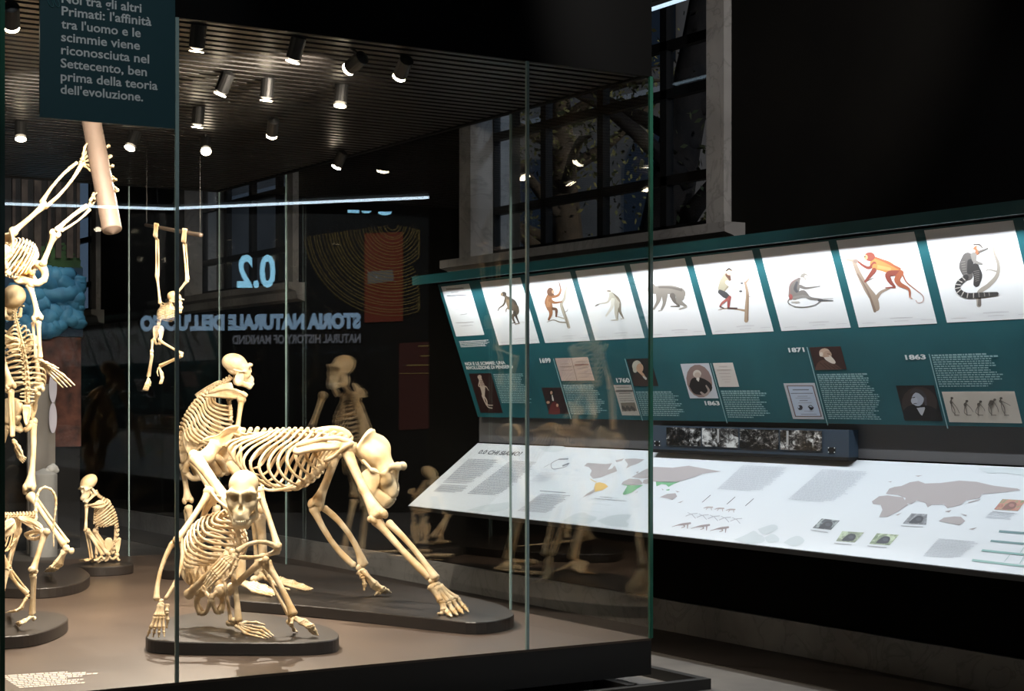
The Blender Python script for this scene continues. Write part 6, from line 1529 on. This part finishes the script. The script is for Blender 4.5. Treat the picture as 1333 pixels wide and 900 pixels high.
Vs = [j(24, 428, -.02), j(29, 450, -.05), j(34, 476, -.06), j(36, 498, -.04)]
Ss = [j(12, 462, .2), j(11, 486, .24), j(15, 508, .24), j(23, 516, .16), j(31, 514, .06)]
s.ribs(Vs, Ss, [.06, .10, .125, .138, .14, .13, .11], .0075, D3(.9, 0, .4), nrib=12, cut=[1, 1, 1, 1, 1, 1, 1, .95, .9, .8, .6, .45], flare=.18)
s.blade('scapula', [j(-4, 434, -.06), j(24, 440, -.1), j(25, 450, -.1), j(22, 466, -.09), j(10, 452, -.08)], .012, -.01, ref=D3(0, 0, -1), ridge=[j(24, 444, -.11), j(12, 440, -.12), j(-4, 432, -.1)], rr=.010)
s.blade('scapula', [j(42, 440, .1), j(33, 444, .04), j(34, 462, .04), j(41, 452, .1)], .012, .0, ref=D3(0, 0, -1), ridge=[j(34, 446, .03), j(40, 440, .06), j(45, 438, .1)], rr=.010)
s.tubes('clavicle', [([j(14, 436, .2), j(4, 430, .1), j(-6, 432, .0)], .008)])
s.limb('humerus', j(-3, 440, -.05), j(14, 503, -.18), .016, e0=1.6, e1=1.8, lat=D3(1, .2, 0), extra=[(j(-3, 440, -.05), .028)])
s.limb('ulna', j(15, 508, -.18), j(17, 568, -.2), .0105, bow=D3(.006, 0, 0), e0=1.8, e1=1.2); s.limb('radius', j(13, 510, -.2), j(16, 568, -.22), .0105, bow=D3(-.004, 0, 0), e0=1.4, e1=1.5)
s.hand(j7(80, 600, -.2), j7(98, 650, -.22), j7(90, 655, -.16), j7(120, 690, -.24), j7(106, 700, -.16), j7(155, 705, -.22), j7(135, 735, -.16), .0095, thumb=[j7(88, 608, -.2), j7(112, 640, -.24), j7(128, 668, -.25), j7(134, 690, -.25)])
s.limb('humerus', j(46, 442, .12), j(51, 506, .0), .016, e0=1.6, e1=1.8, lat=D3(1, 0, 0), extra=[(j(46, 442, .12), .026)])
s.limb('ulna', j(50, 512, .0), j(41, 548, .18), .0105, e0=1.8, e1=1.2); s.limb('radius', j(48, 512, .02), j(39, 549, .2), .0105, e0=1.4, e1=1.5)
mb = MB()
mb.plate([j7(30, 500), j7(8, 440, .02), j7(15, 375, .02), j7(60, 350, .0), j7(115, 365, -.04), j7(135, 410, -.05), j7(110, 455, -.03), j7(70, 505, .0)], .016, .02, 1.7, D3(0, 0, -1))
mb.plate([j7(185, 480, .1), j7(205, 430, .14), j7(210, 380, .16), j7(180, 390, .08), j7(165, 430, .0), j7(170, 470, .04)], .016, .0, 1.6, D3(0, 0, -1))
mb.plate([j7(130, 395, -.05), j7(180, 400, -.03), j7(175, 470, -.06), j7(155, 525, -.06), j7(138, 480, -.07)], .035, -.012, 1.2, D3(0, 0, -1))
mb.ell(j7(55, 515, .04), .034); mb.ell(j7(180, 495, .1), .034)
for q, rr in (([j7(60, 515, .04), j7(90, 530, .02), j7(125, 545, .02)], .018), ([j7(125, 545, .02), j7(110, 500, .08), j7(80, 495, .1)], .014), ([j7(180, 500, .1), j7(165, 530, .06), j7(145, 540, .04)], .018), ([j7(110, 460, -.03), j7(95, 490, .0), j7(60, 510, .03)], .02)):
    mb.tube(catmull(q, 7), rr, seg=9)
s.part('pelvis', mb)
s.limb('femur', j7(190, 500, .1), j(38, 634, .02), .0185, bow=D3(.01, 0, .02), e0=1.6, e1=1.9, lat=D3(1, 0, .2), extra=[(j7(182, 492, .1), .03), (j7(198, 490, .1), .026)])
s.limb('tibia', j(39, 645, .02), j(83, 709, -.1), .0165, e0=2.2, e1=1.6); s.limb('fibula', j(47, 648, .05), j(89, 706, -.08), .008, e0=1.5, e1=1.6)
mb = MB(); mb.ell(j(33, 640, .06), (.02, .02, .024)); s.part('kneecap', mb)
s.hand(j(86, 714, -.1), j(72, 733, -.12), j(80, 736, -.04), j(66, 739, -.14), j(74, 741, -.06), g(58, 745, .012), g(68, 745, .012), .012, name='foot', dn='toe', heel=j(95, 718, -.12), tal=j(86, 713, -.1), cr=1.4)
s.limb('femur', j7(40, 520, .04), j(-12, 628, .25), .020, e0=1.6, e1=1.9, extra=[(j7(45, 520, .04), .03)])
s.limb('tibia', j(-12, 636, .25), j(-8, 738, .3), .019, e0=1.9, e1=1.4)

# ------------------------------------------------ G: ape swinging from the big pole at the upper left
pa, pb = P(112, 120, 9.85), P(146, 300, 9.55)
mb = MB(); d = pb - pa; q0 = pa - d * .55
mb.tube([q0, pa, pb - d * .01, pb], [.056, .056, .056, .054], seg=24); o = mb.build('wooden_pole', mat('pole_wood', (112, 96, 86), .55, noise=(98, 84, 74), nscale=5), smooth=False)
for p_ in o.data.polygons: p_.use_smooth = len(p_.vertices) == 4
tag(o, 'thick brown pole slanting down from behind the teal banner', 'pole')
s = skel('ape_skeleton', 30, 345, None, 'climbing ape skeleton at the upper left gripping the thick pole', 9.6, ZB, M_BONE, 1.0)
j = s.j
z6_ = zoomf(0, 280, .17778); z2_ = zoomf(0, 160, .4)
def j6(x, y, dt=0.0): return j(*z6_(x, y), dt)
def j2(x, y, dt=0.0): return j(*z2_(x, y), dt)
def pole(u_f): return pa + (pb - pa) * u_f
s.skull('ape', j(-8, 342, -.1), D3(-.8, -.2, -.5), D3(-.1, 1, 0), 1.15, h=.004)
s.spine([j(2, 334, .0), j(6, 324, .06), j(14, 318, .1)], 5, .017, .018, D3(.1, -1, -.4), 'c')
s.spine([j(14, 318, .1), j(26, 322, .13), j(36, 330, .13), j(42, 338, .1)], 10, .018, .021, D3(-.3, -.9, -.4))
s.spine([j(42, 338, .1), j(43, 344, .07), j(42, 350, .05)], 3, .022, .022, D3(-.5, -.7, -.4), 'l')
Vs = [j(12, 318, .1), j(22, 320, .13), j(34, 327, .13), j(41, 336, .1)]
Ss = [j(2, 338, -.08), j(6, 350, -.12), j(16, 358, -.12), j(30, 360, -.06), j(38, 356, .0)]
s.ribs(Vs, Ss, [.05, .075, .09, .095, .09, .075], .0052, D3(-.7, -.4, .6), nrib=12, cut=[1, 1, 1, 1, 1, 1, 1, 1, .95, .9, .8, .6])
s.sternum([j(0, 336, -.08), j(5, 350, -.125), j(14, 358, -.125)], .014, 4)
sh1 = j6(100, 120, -.05); el1 = j2(143, 268, .0); wr1 = j2(258, 132, .02)
s.limb('humerus', sh1, el1, .0145, bow=D3(.004, .0, 0), e0=1.7, e1=1.75, lat=D3(.3, 0, 1), extra=[(sh1, .028)])
s.limb('ulna', el1 + D3(-.012, .012, 0), wr1 + D3(-.012, .004, 0), .0095, bow=D3(-.012, .014, 0), e0=1.8, e1=1.2); s.limb('radius', el1 + D3(.012, -.006, 0), wr1 + D3(.012, -.006, 0), .0095, bow=D3(.012, -.014, 0), e0=1.4, e1=1.6)
pc = pole(.44); ax_ = nrm(pb - pa); side = nrm(np.cross(ax_, FW)); side = side if side @ RT > 0 else -side
def wrap(a, w, r=.075): return pole(w) + side * math.cos(a) * r + FW * math.sin(a) * r
R_ = math.radians
hd = s.hand(j2(262, 129, .03), wrap(R_(150), .40), wrap(R_(150), .55), wrap(R_(85), .40, .07), wrap(R_(85), .62, .07), wrap(R_(5), .42, .068), wrap(R_(5), .72, .068), .0085, n=5, thumb=[j2(268, 122, .03), j2(272, 100, .02), j2(276, 78, .02), j2(284, 66, .03)])
for w, e in ((.415, .43), (.49, .51), (.56, .57), (.66, .66), (.735, .72)):
    s.digit(hd, 'finger', [wrap(R_(60), w, .068), wrap(R_(12), w, .072), wrap(R_(-22), e, .074)], .0092)
s.blade('scapula', [sh1 + D3(-.01, -.01, .03), j(20, 312, .14), j(18, 322, .18), j(2, 318, .16), j(4, 306, .08)], .011, .008)
s.blade('scapula', [j6(10, 300, -.14), j6(40, 330, -.15), j6(60, 390, -.15), j6(20, 400, -.12), j6(-20, 350, -.1)], .011, .01, ref=D3(0, 0, -1))
s.tubes('clavicle', [([j6(78, 108, -.06), j6(92, 160, -.1), j6(95, 220, -.13), j6(92, 280, -.14)], [.010, .0075, .0075, .010])])
s.tubes('clavicle', [([j6(70, 300, -.14), j6(30, 330, -.16), j6(-10, 350, -.14)], [.010, .0075, .010])])
# pelvis seen from below
hpA, hpB = j6(300, 372, .0), j6(232, 505, -.06)
s.tubes('pelvis', [([j6(200, 335, .06), j6(250, 350, .04), j6(300, 372, .0), j6(330, 425, -.02), j6(322, 475, -.05), j6(275, 502, -.07), j6(215, 490, -.05), j6(120, 478, -.02)], [.016, .02, .026, .02, .02, .022, .024, .02]),
                   ([j6(200, 335, .06), j6(230, 400, .05), j6(215, 440, .03), j6(130, 470, .0)], [.016, .022, .022, .016]), ([j6(275, 502, -.07), j6(255, 470, -.05), j6(240, 440, -.02), j6(215, 400, .04)], [.014, .011, .011, .014])])
s.tubes('sacrum', [([j6(150, 370, .06), j6(180, 400, .02), j6(215, 420, -.02), j6(238, 432, -.06)], [.03, .028, .02, .01]), ([j6(110, 400, .02), j6(150, 410, -.02), j6(195, 425, -.04)], [.02, .022, .014])], m=M_BONEY)
mb = MB(); mb.plate([j6(100, 455, -.02), j6(160, 450, -.03), j6(225, 480, -.05), j6(150, 505, -.06), j6(105, 490, -.04)], .012, .01, 1.5, D3(0, 0, -1)); mb.plate([j6(190, 320, .08), j6(250, 335, .06), j6(300, 365, .02), j6(240, 380, .04)], .012, .01, 1.5, D3(0, 0, -1)); s.part('ilium', mb)
kn1 = j2(186, 348, -.05); an1 = j2(284, 275, .0)
s.limb('femur', j6(312, 362, -.02), j6(402, 140, -.06), .015, e0=1.6, e1=1.8, lat=D3(1, -.6, 0), extra=[(hpA, .024), (j6(320, 350, -.03), .02)])
s.limb('tibia', j6(420, 112, -.05), an1 + D3(.0, .006, 0), .0115, bow=D3(-.006, .008, 0), e0=1.8, e1=1.5); s.limb('fibula', j6(450, 115, -.04), an1 + D3(.012, -.01, .01), .007, bow=D3(.01, -.006, 0), e0=1.4, e1=1.5)
s.hand(j2(296, 268, .02), j2(300, 245, .04), j2(312, 250, .06), j2(306, 228, .06), j2(318, 236, .1), wrap(R_(100), .72, .07), wrap(R_(100), .8, .07), .0085, name='foot', dn='toe', thumb=[j2(292, 268, .0), j2(296, 250, -.02), j2(304, 234, -.03), j2(316, 228, -.04)])
s.limb('femur', j6(215, 520, -.05), j6(272, 750, -.1), .0145, bow=D3(.008, .0, 0), e0=1.7, e1=1.9, lat=D3(1, 0, 0), extra=[(hpB, .024)])
s.limb('tibia', j6(280, 785, -.1), j2(131, 762, -.08), .0115, e0=1.7, e1=1.5); s.limb('fibula', j6(240, 790, -.08), j2(117, 765, -.06), .008, e0=1.5, e1=1.5)
s.hand(j2(128, 772, -.08), j2(172, 798, -.1), j2(158, 815, -.06), j2(208, 822, -.11), j2(180, 838, -.06), j2(244, 855, -.12), j2(205, 862, -.06), .0078, name='foot', dn='toe', thumb=[j2(130, 772, -.1), j2(152, 782, -.13), j2(174, 792, -.14), j2(192, 800, -.14)], n=4)

# ------------------------------------------------ H: tailed monkey on all fours at the lower left
s = skel('monkey_skeleton', 20, 812, ZB, 'long tailed monkey skeleton on all fours at the lower left edge', 8.7, ZB, M_BONE, .9)
j = s.j; g = s.g
def jh(x, y, dt=0.0): return j(*z8_(x, y), dt)
s.skull('monkey', jh(-190, 250, -.25), D3(-.9, -.2, -.4), D3(0, 1, 0), 1.1, h=.004)
s.spine([jh(-150, 250, -.2), jh(-110, 262, -.16), jh(-70, 265, -.12)], 6, .013, .014, D3(0, -1, 0), 'c')
s.spine([jh(-70, 265, -.12), jh(-20, 262, -.06), jh(40, 262, .0), jh(75, 262, .03)], 11, .014, .016, D3(0, -1, 0))
s.spine([jh(75, 262, .03), jh(120, 262, .06), jh(165, 262, .09)], 6, .018, .02, D3(0, -1, 0), 'l')
tl = [jh(168, 262, .1), jh(168, 200, .12), jh(182, 145, .14), jh(210, 126, .15), jh(245, 142, .17), jh(262, 185, .18), jh(258, 250, .18), jh(250, 320, .18), jh(252, 405, .18)]
mb = MB(); q = catmull(tl, 90); mb.tube(q, [(.0105 - .007 * i / 89) * (1.25 if i % 5 == 0 else .8) for i in range(90)], seg=8); s.part('tail', mb)
Vs = [jh(-60, 266, -.11), jh(-20, 266, -.06), jh(30, 266, .0), jh(65, 266, .03)]
Ss = [jh(-70, 390, -.16), jh(-50, 415, -.12), jh(-10, 432, -.06), jh(25, 425, -.02), jh(55, 370, .02)]
s.ribs(Vs, Ss, [.04, .06, .07, .075, .07, .055], .005, D3(-.4, 0, -.9), nrib=11, cut=[1, 1, 1, 1, 1, 1, 1, 1, .95, .9, .8])
s.sternum([jh(-75, 388, -.16), jh(-40, 418, -.11), jh(0, 434, -.05)], .010, 4)
s.blade('scapula', [jh(10, 290, -.16), jh(60, 268, -.12), jh(76, 320, -.12), jh(50, 352, -.14), jh(10, 362, -.16), jh(-20, 350, -.18)], .010, .008, ref=D3(0, 0, -1), ridge=[jh(65, 290, -.14), jh(30, 320, -.17), jh(-15, 358, -.19)], rr=.008)
s.limb('humerus', jh(-15, 358, -.18), jh(35, 500, -.12), .0105, e0=1.7, e1=1.7, lat=D3(.3, 0, 1)); s.limb('ulna', jh(40, 510, -.12), jh(8, 650, -.16), .007, e0=1.8, e1=1.3); s.limb('radius', jh(30, 515, -.13), jh(0, 655, -.17), .007, e0=1.4, e1=1.5)
s.hand(jh(0, 665, -.17), jh(-25, 690, -.2), jh(-15, 700, -.22), jh(-40, 705, -.21), jh(-30, 715, -.23), g(-18, 802, .006), g(-14, 804, .006), .006)
mb = MB()
mb.plate([jh(205, 325, .0), jh(150, 300, .02), jh(105, 285, .02), jh(80, 270, .02), jh(100, 262, .03), jh(150, 272, .03), jh(195, 300, .02)], .012, .006, 1.6, D3(0, 0, -1))
mb.plate([jh(175, 330, .2), jh(120, 300, .18), jh(90, 275, .16), jh(140, 272, .18), jh(180, 300, .2)], .012, .006, 1.6, D3(0, 0, -1))
mb.ell(jh(200, 335, .0), .02); mb.ell(jh(165, 335, .2), .02)
for q in ([jh(200, 335, .0), jh(195, 355, .02), jh(165, 368, .05)], [jh(165, 368, .05), jh(135, 362, .08), jh(120, 345, .1)], [jh(195, 330, .0), jh(150, 335, .06), jh(120, 345, .1)], [jh(170, 262, .09), jh(160, 300, .08), jh(185, 335, .02)], [jh(165, 335, .2), jh(140, 350, .16), jh(120, 345, .1)]): mb.tube(catmull(q, 6), .010, seg=8)
s.part('pelvis', mb)
s.limb('femur', jh(210, 340, -.02), jh(156, 512, -.1), .0145, e0=1.6, e1=1.7, lat=D3(.2, 0, 1), extra=[(jh(218, 335, -.03), .02), (jh(203, 336, .0), .017)])
s.limb('tibia', jh(154, 535, -.1), jh(148, 718, -.05), .0105, e0=1.9, e1=1.5); s.limb('fibula', jh(166, 545, -.08), jh(160, 716, -.03), .0055, e0=1.4, e1=1.5)
s.hand(jh(148, 730, -.05), jh(112, 748, -.08), jh(116, 758, -.12), jh(94, 756, -.1), jh(98, 766, -.14), g(20, 812, .007), g(25, 816, .007), .0072, n=5, name='foot', dn='toe', heel=jh(163, 742, -.03), cr=1.2)
s.limb('femur', jh(85, 330, .18), jh(35, 500, .1), .0135, e0=1.6, e1=1.7, lat=D3(.2, 0, 1), extra=[(jh(88, 326, .18), .018)])
s.limb('tibia', jh(40, 515, .1), jh(128, 620, .16), .0105, bow=D3(-.006, -.01, 0), e0=1.8, e1=1.5); s.limb('fibula', jh(52, 512, .12), jh(134, 616, .18), .0055, e0=1.4, e1=1.4)
s.hand(jh(128, 634, .16), jh(95, 690, .1), jh(104, 694, .14), jh(70, 705, .06), jh(80, 706, .1), g(7, 798, .007), g(14, 797, .007), .0072, name='foot', dn='toe', heel=jh(136, 628, .17), cr=1.2)

# =================================================================== REST OF THE HALL
# entrance partition behind the viewer: its lit lettering is mirrored by the front glass of the case
def MV(u, v, t):
    p = P(u, v, t); return A(p[0], 2 * YF - p[1], p[2])
VT = 22.0
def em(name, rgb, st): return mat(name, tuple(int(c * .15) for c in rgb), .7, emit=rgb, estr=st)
part_ = thing('entrance_partition', (MV(390, 500, VT)[0], MV(390, 500, VT)[1], 0), 'black entrance partition with lit lettering seen mirrored in the glass', 'partition')
q = [MV(165, 0, VT + .06), MV(615, 0, VT + .06)]
back = nrm(np.cross(q[1] - q[0], UP)); back = back if back @ (q[0] - A(3, 7, 0)) > 0 else -back
mb = MB(); lo = [A(a[0], a[1], 0) for a in q]; lo = lo + [a + back * .12 for a in lo[::-1]]
mb.prism(lo, [a + A(0, 0, 3.9) for a in lo]); mb.build('board', M_FASCIA, parent=part_)
def vtext(body, u0, u1, vt, vb, m, name, bold, lab):
    mb = MB(); text_quad(mb, body, MV(u1, vb, VT), MV(u0, vb + (u1 - u0) * .012, VT), MV(u1, vt, VT), bold=bold); mb.build(name, m, parent=part_, label=lab)
vtext("STORIA NATURALE DELL'UOMO", 183, 470, 406.5, 428.5, em('sign_blue', (150, 184, 214), 3.8), 'lettering', .07, 'large pale blue lit lettering')
vtext("NATURAL HISTORY OF MANKIND", 303, 470, 434.5, 446.5, em('sign_grey', (120, 124, 132), 3.2), 'lettering', .03, 'smaller grey lettering')
vtext("0.2", 309, 359, 331, 375, em('sign_cyan', (150, 215, 245), 8.0), 'numeral', .03, 'large glowing pale blue section number')
mb = MB(); M_CY = em('sign_cyan', (150, 215, 245), 8.0)
mb.poly([MV(*p, VT) for p in ((453, 273), (468, 273.5), (468, 277.5), (453, 277))])
for c, r in ((477.5, 6.2), (501.5, 9.2)):
    mb.poly([MV(c + r * math.cos(a), 274 + (c - 460) * .035 + (r * .55) * math.sin(a), VT) for a in np.linspace(0, math.pi, 12)])
mb.build('cut_numeral', M_CY, parent=part_, label='lower edge of a glowing number')
mb = MB(); mb.poly([MV(*p, VT + .02) for p in ((475, 304), (525, 302), (525, 418), (475, 420))]); mb.build('orange_strip', em('glow_orange', (190, 76, 36), .75), parent=part_, label='rust orange strip')  # emission stands in for room light on the printed strip
mb = MB(); mb.poly([MV(*p, VT) for p in ((479, 354), (512, 351), (513, 366), (479.5, 370))]); mb.build('pale_label', em('glow_label', (190, 186, 180), .8), parent=part_)  # glows in place of light falling on the label
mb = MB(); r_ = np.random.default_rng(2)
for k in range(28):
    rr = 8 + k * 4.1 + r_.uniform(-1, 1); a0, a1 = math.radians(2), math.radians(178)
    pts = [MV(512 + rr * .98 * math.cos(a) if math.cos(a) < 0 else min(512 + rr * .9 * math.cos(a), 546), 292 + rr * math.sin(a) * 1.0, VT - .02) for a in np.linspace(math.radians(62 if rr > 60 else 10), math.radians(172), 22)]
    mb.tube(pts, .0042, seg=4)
mb.build('arc_lines', em('glow_yellow', (180, 156, 90), 1.5), parent=part_, label='concentric yellow arc lines')  # printed lines, their lighting put in as emission
mb = MB(); mb.poly([MV(*p, VT + .02) for p in ((520, 447), (605, 443), (605, 556), (520, 560))]); mb.build('red_panel', em('glow_red', (110, 40, 26), .8), parent=part_, label='dark red timeline panel')  # lit look of the red print comes from added glow
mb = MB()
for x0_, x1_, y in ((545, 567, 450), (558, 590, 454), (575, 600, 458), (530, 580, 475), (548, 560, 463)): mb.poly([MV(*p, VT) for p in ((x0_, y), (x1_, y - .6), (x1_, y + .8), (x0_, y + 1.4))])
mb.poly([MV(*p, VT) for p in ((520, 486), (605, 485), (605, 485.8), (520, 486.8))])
mb.build('timeline_bars', em('glow_yellow', (180, 156, 90), 1.5), parent=part_, label='thin yellow timeline bars')  # printed bars made to glow instead of being lit
for (u0, v0, u1, v1), (ux, vx) in (((-30, 264.2, 230.5, 272.2), (0, 0)), ((233, 271, 631, 254.0), (0, 0))):
    H = 2.5; a = MV(u0, v0, H * FPX / (HV - v0)); b = MV(u1, v1, H * FPX / (HV - v1))
    t = thing('linear_light', (a + b) / 2, 'light line mirrored as the thin bright stripe %s' % ('left of the tall glass joint' if u0 < 0 else 'right of the glass joint'), 'light')
    mb = MB(); mb.tube([a, b], .018, seg=8); mb.build('diffuser', mat('led_strong', (255, 255, 255), emit=(205, 228, 245), estr=11.0), parent=t)
    mb = MB(); mb.tube([a + A(0, 0, .05), b + A(0, 0, .05)], .03, seg=4); mb.build('housing', M_BLACK, parent=t)
    for w in (.1, .9):
        p = a + (b - a) * w; mb = MB(); mb.tube([p + A(0, 0, .06), A(p[0], p[1], 6.5)], .004, seg=5); mb.build('cable', M_BLACK, parent=t)

# exhibit wall far behind the case at the left
TV = 17.6; YM = 16.6
def mq(u, v): return PYp(u, v, YM)
ex = thing('mural_panel', (mq(40, 500)[0], YM, 0), 'far exhibit wall printed with tree trunks above, behind the case at left', 'wall panel')
mb = MB(); a_, b_ = mq(-60, 300), mq(104, 300); mb.box((a_[0], YM, 0), (b_[0], YM + .1, 4.3)); mb.build('board', mat('mural_dark', (26, 24, 24), .8, noise=(18, 17, 18), nscale=3), parent=ex)
M_TRUNK = mat('mural_trunk', (84, 74, 68), .9, noise=(54, 47, 44), nscale=8)
for u, w in ((2, 6), (17, 4), (31, 8), (48, 9), (63, 4), (75, 7), (90, 8), (101, 4)):
    mb = MB(); p0, p1 = mq(u - w / 2, 336), mq(u + w / 2, 336); mb.box((p0[0], YM - .03, p0[2]), (p1[0], YM, 4.2)); mb.build('printed_trunk', M_TRUNK, parent=ex)
mb = MB(); r_ = np.random.default_rng(9)
for k in range(230):
    c = mq(r_.uniform(2, 103), 352 - abs(r_.normal(0, 13)) - r_.uniform(0, 4)); s_ = r_.uniform(.015, .05); a0 = r_.uniform(0, 3)
    mb.poly([c + A(math.cos(a0 + k_) * s_, -.006 - .00001 * k, math.sin(a0 + k_) * s_ * .6) for k_ in (0, 1.4, 2.9, 4.6)])
mb.build('printed_foliage', mat('mural_green', (54, 86, 50), .9, noise=(28, 50, 30), nscale=3), parent=ex)
t = thing('blue_relief', mq(52, 437), 'blue lumpy relief of winding folds on the far exhibit wall', 'relief')
mb = MB(); r_ = np.random.default_rng(21)
for k in range(30):
    u_ = r_.uniform(10, 92); v_ = 360 + 70 * ((k * .618) % 1); a_ = r_.uniform(0, 6.28); pts = []
    for q_ in range(5):
        pts.append(mq(min(max(u_, 9), 95), min(max(v_, 359), 430)) + A(0, -.13 - r_.uniform(0, .06), 0)); a_ += r_.uniform(-1.1, 1.1); u_ += 13 * math.cos(a_); v_ += 11 * math.sin(a_)
    rr = r_.uniform(.06, .1); mb.tube(catmull(pts, 16), [rr * (.6 if i_ in (0, 15) else r_.uniform(.92, 1.08)) for i_ in range(16)], seg=12)
mb.build('folds', mat('blue_relief', (76, 146, 184), .6, noise=(44, 104, 144), nscale=5, bump=.3, bscale=20), parent=t, smooth=True)
mb = MB(); p0, p1 = mq(2, 437), mq(103, 350); mb.box((p0[0], YM - .12, p0[2]), (p1[0], YM - .034, p1[2])); mb.build('backing', mat('blue_back', (18, 52, 78), .7), parent=t)
p0, p1 = mq(52, 582), mq(103, 440)
mb = MB(); mb.box((p0[0], YM - .06, p0[2]), (p1[0], YM - .034, p1[2])); o = mb.build('rust_panel', mat('rust_panel', (120, 74, 60), .8, noise=(60, 40, 36), nscale=9, bump=.8, bscale=14), smooth=False); tag(o, 'rust brown textured panel under the blue relief', 'panel')
M_GREYP = mat('grey_partition', (150, 142, 134), .6)
p0, p1 = PYp(36, 690, 16.2), PYp(72, 500, 16.2)
mb = MB(); mb.box((p0[0], 16.2, 0), (p1[0], 16.24, p1[2])); o = mb.build('partition', M_GREYP); tag(o, 'narrow grey upright board behind the walking skeleton', 'board')
for v, lab in ((505, 'upper pale oval disc at the edge of the narrow grey board'), (544.5, 'lower pale oval disc with dark dots on the narrow grey board')):
    c = PYp(69, v, 16.15); mb = MB()
    ring = [(c[0] + .038 * math.cos(a), c[2] + .145 * math.sin(a)) for a in np.linspace(0, 2 * math.pi, 29)[:-1]]
    mb.prism([(x, 16.15, z) for x, z in ring], [(x, 16.165, z) for x, z in ring]); o = mb.build('oval_disc', mat('disc_white', (226, 220, 232), .5)); tag(o, lab, 'disc')
pl = PYp(57, 655, 15.9); zt_ = PYp(57, 617, 15.9)[2]
mb = MB(); mb.tube([A(pl[0], 15.9, 0), A(pl[0], 15.9, .02), A(pl[0], 15.9, zt_ - .01), A(pl[0], 15.9, zt_)], [.125, .125, .125, .122], seg=32, cap=True); o = mb.build('round_plinth', mat('plinth_white', (206, 204, 202), .6)); tag(o, 'small white round plinth behind the walking skeleton', 'plinth')
mb = MB(); c = A(pl[0] + .06, 15.87, zt_)
for dx, dz, rr in ((0, .045, .045), (.03, .05, .04), (-.03, .03, .032), (.05, .03, .03), (.02, .075, .026)): mb.ell(c + A(dx, 0, dz), (rr, rr * .9, rr * .85))
o = mb.build('skull_model', mat('plaster_white', (230, 228, 226), .6), smooth=True); tag(o, 'small white skull cast on the round white plinth', 'skull cast')
def fill_spot(name, loc, target, w, deg, color=(1, .95, .9), r=.06):
    l = bpy.data.lights.new(name, 'SPOT'); l.energy = w; l.spot_size = math.radians(deg); l.spot_blend = .6; l.color = color; l.shadow_soft_size = r
    o = bpy.data.objects.new(name, l); COL.objects.link(o); o.location = loc; o.rotation_euler = (Vector(target) - Vector(loc)).to_track_quat('-Z', 'Y').to_euler()
fill_spot('mural_fill', (4.6, 14.2, 5.6), tuple(mq(50, 400)), 260, 40)  # unseen spot added to light the mural
fill_spot('plinth_fill', (4.9, 14.4, 5.6), tuple(pl), 200, 22)  # unseen spot added to light the plinth
fill_spot('window_fill', (4.7, 4.0, 4.25), (6.6, 9.0, 3.25), 420, 50)  # unseen spot added to brighten the marble window jamb
fill_spot('facade_fill', (13.0, 8.0, 7.0), (19.0, 20.0, 4.0), 3000, 120, (1, .86, .66), .2)  # invented outdoor light that brightens the view through the window
fill_spot('tree_fill', (8.4, 5.2, 5.5), (9.8, 12.5, 4.0), 500, 70, (.75, .85, 1), .2)  # unseen outdoor fill added for the nearest tree
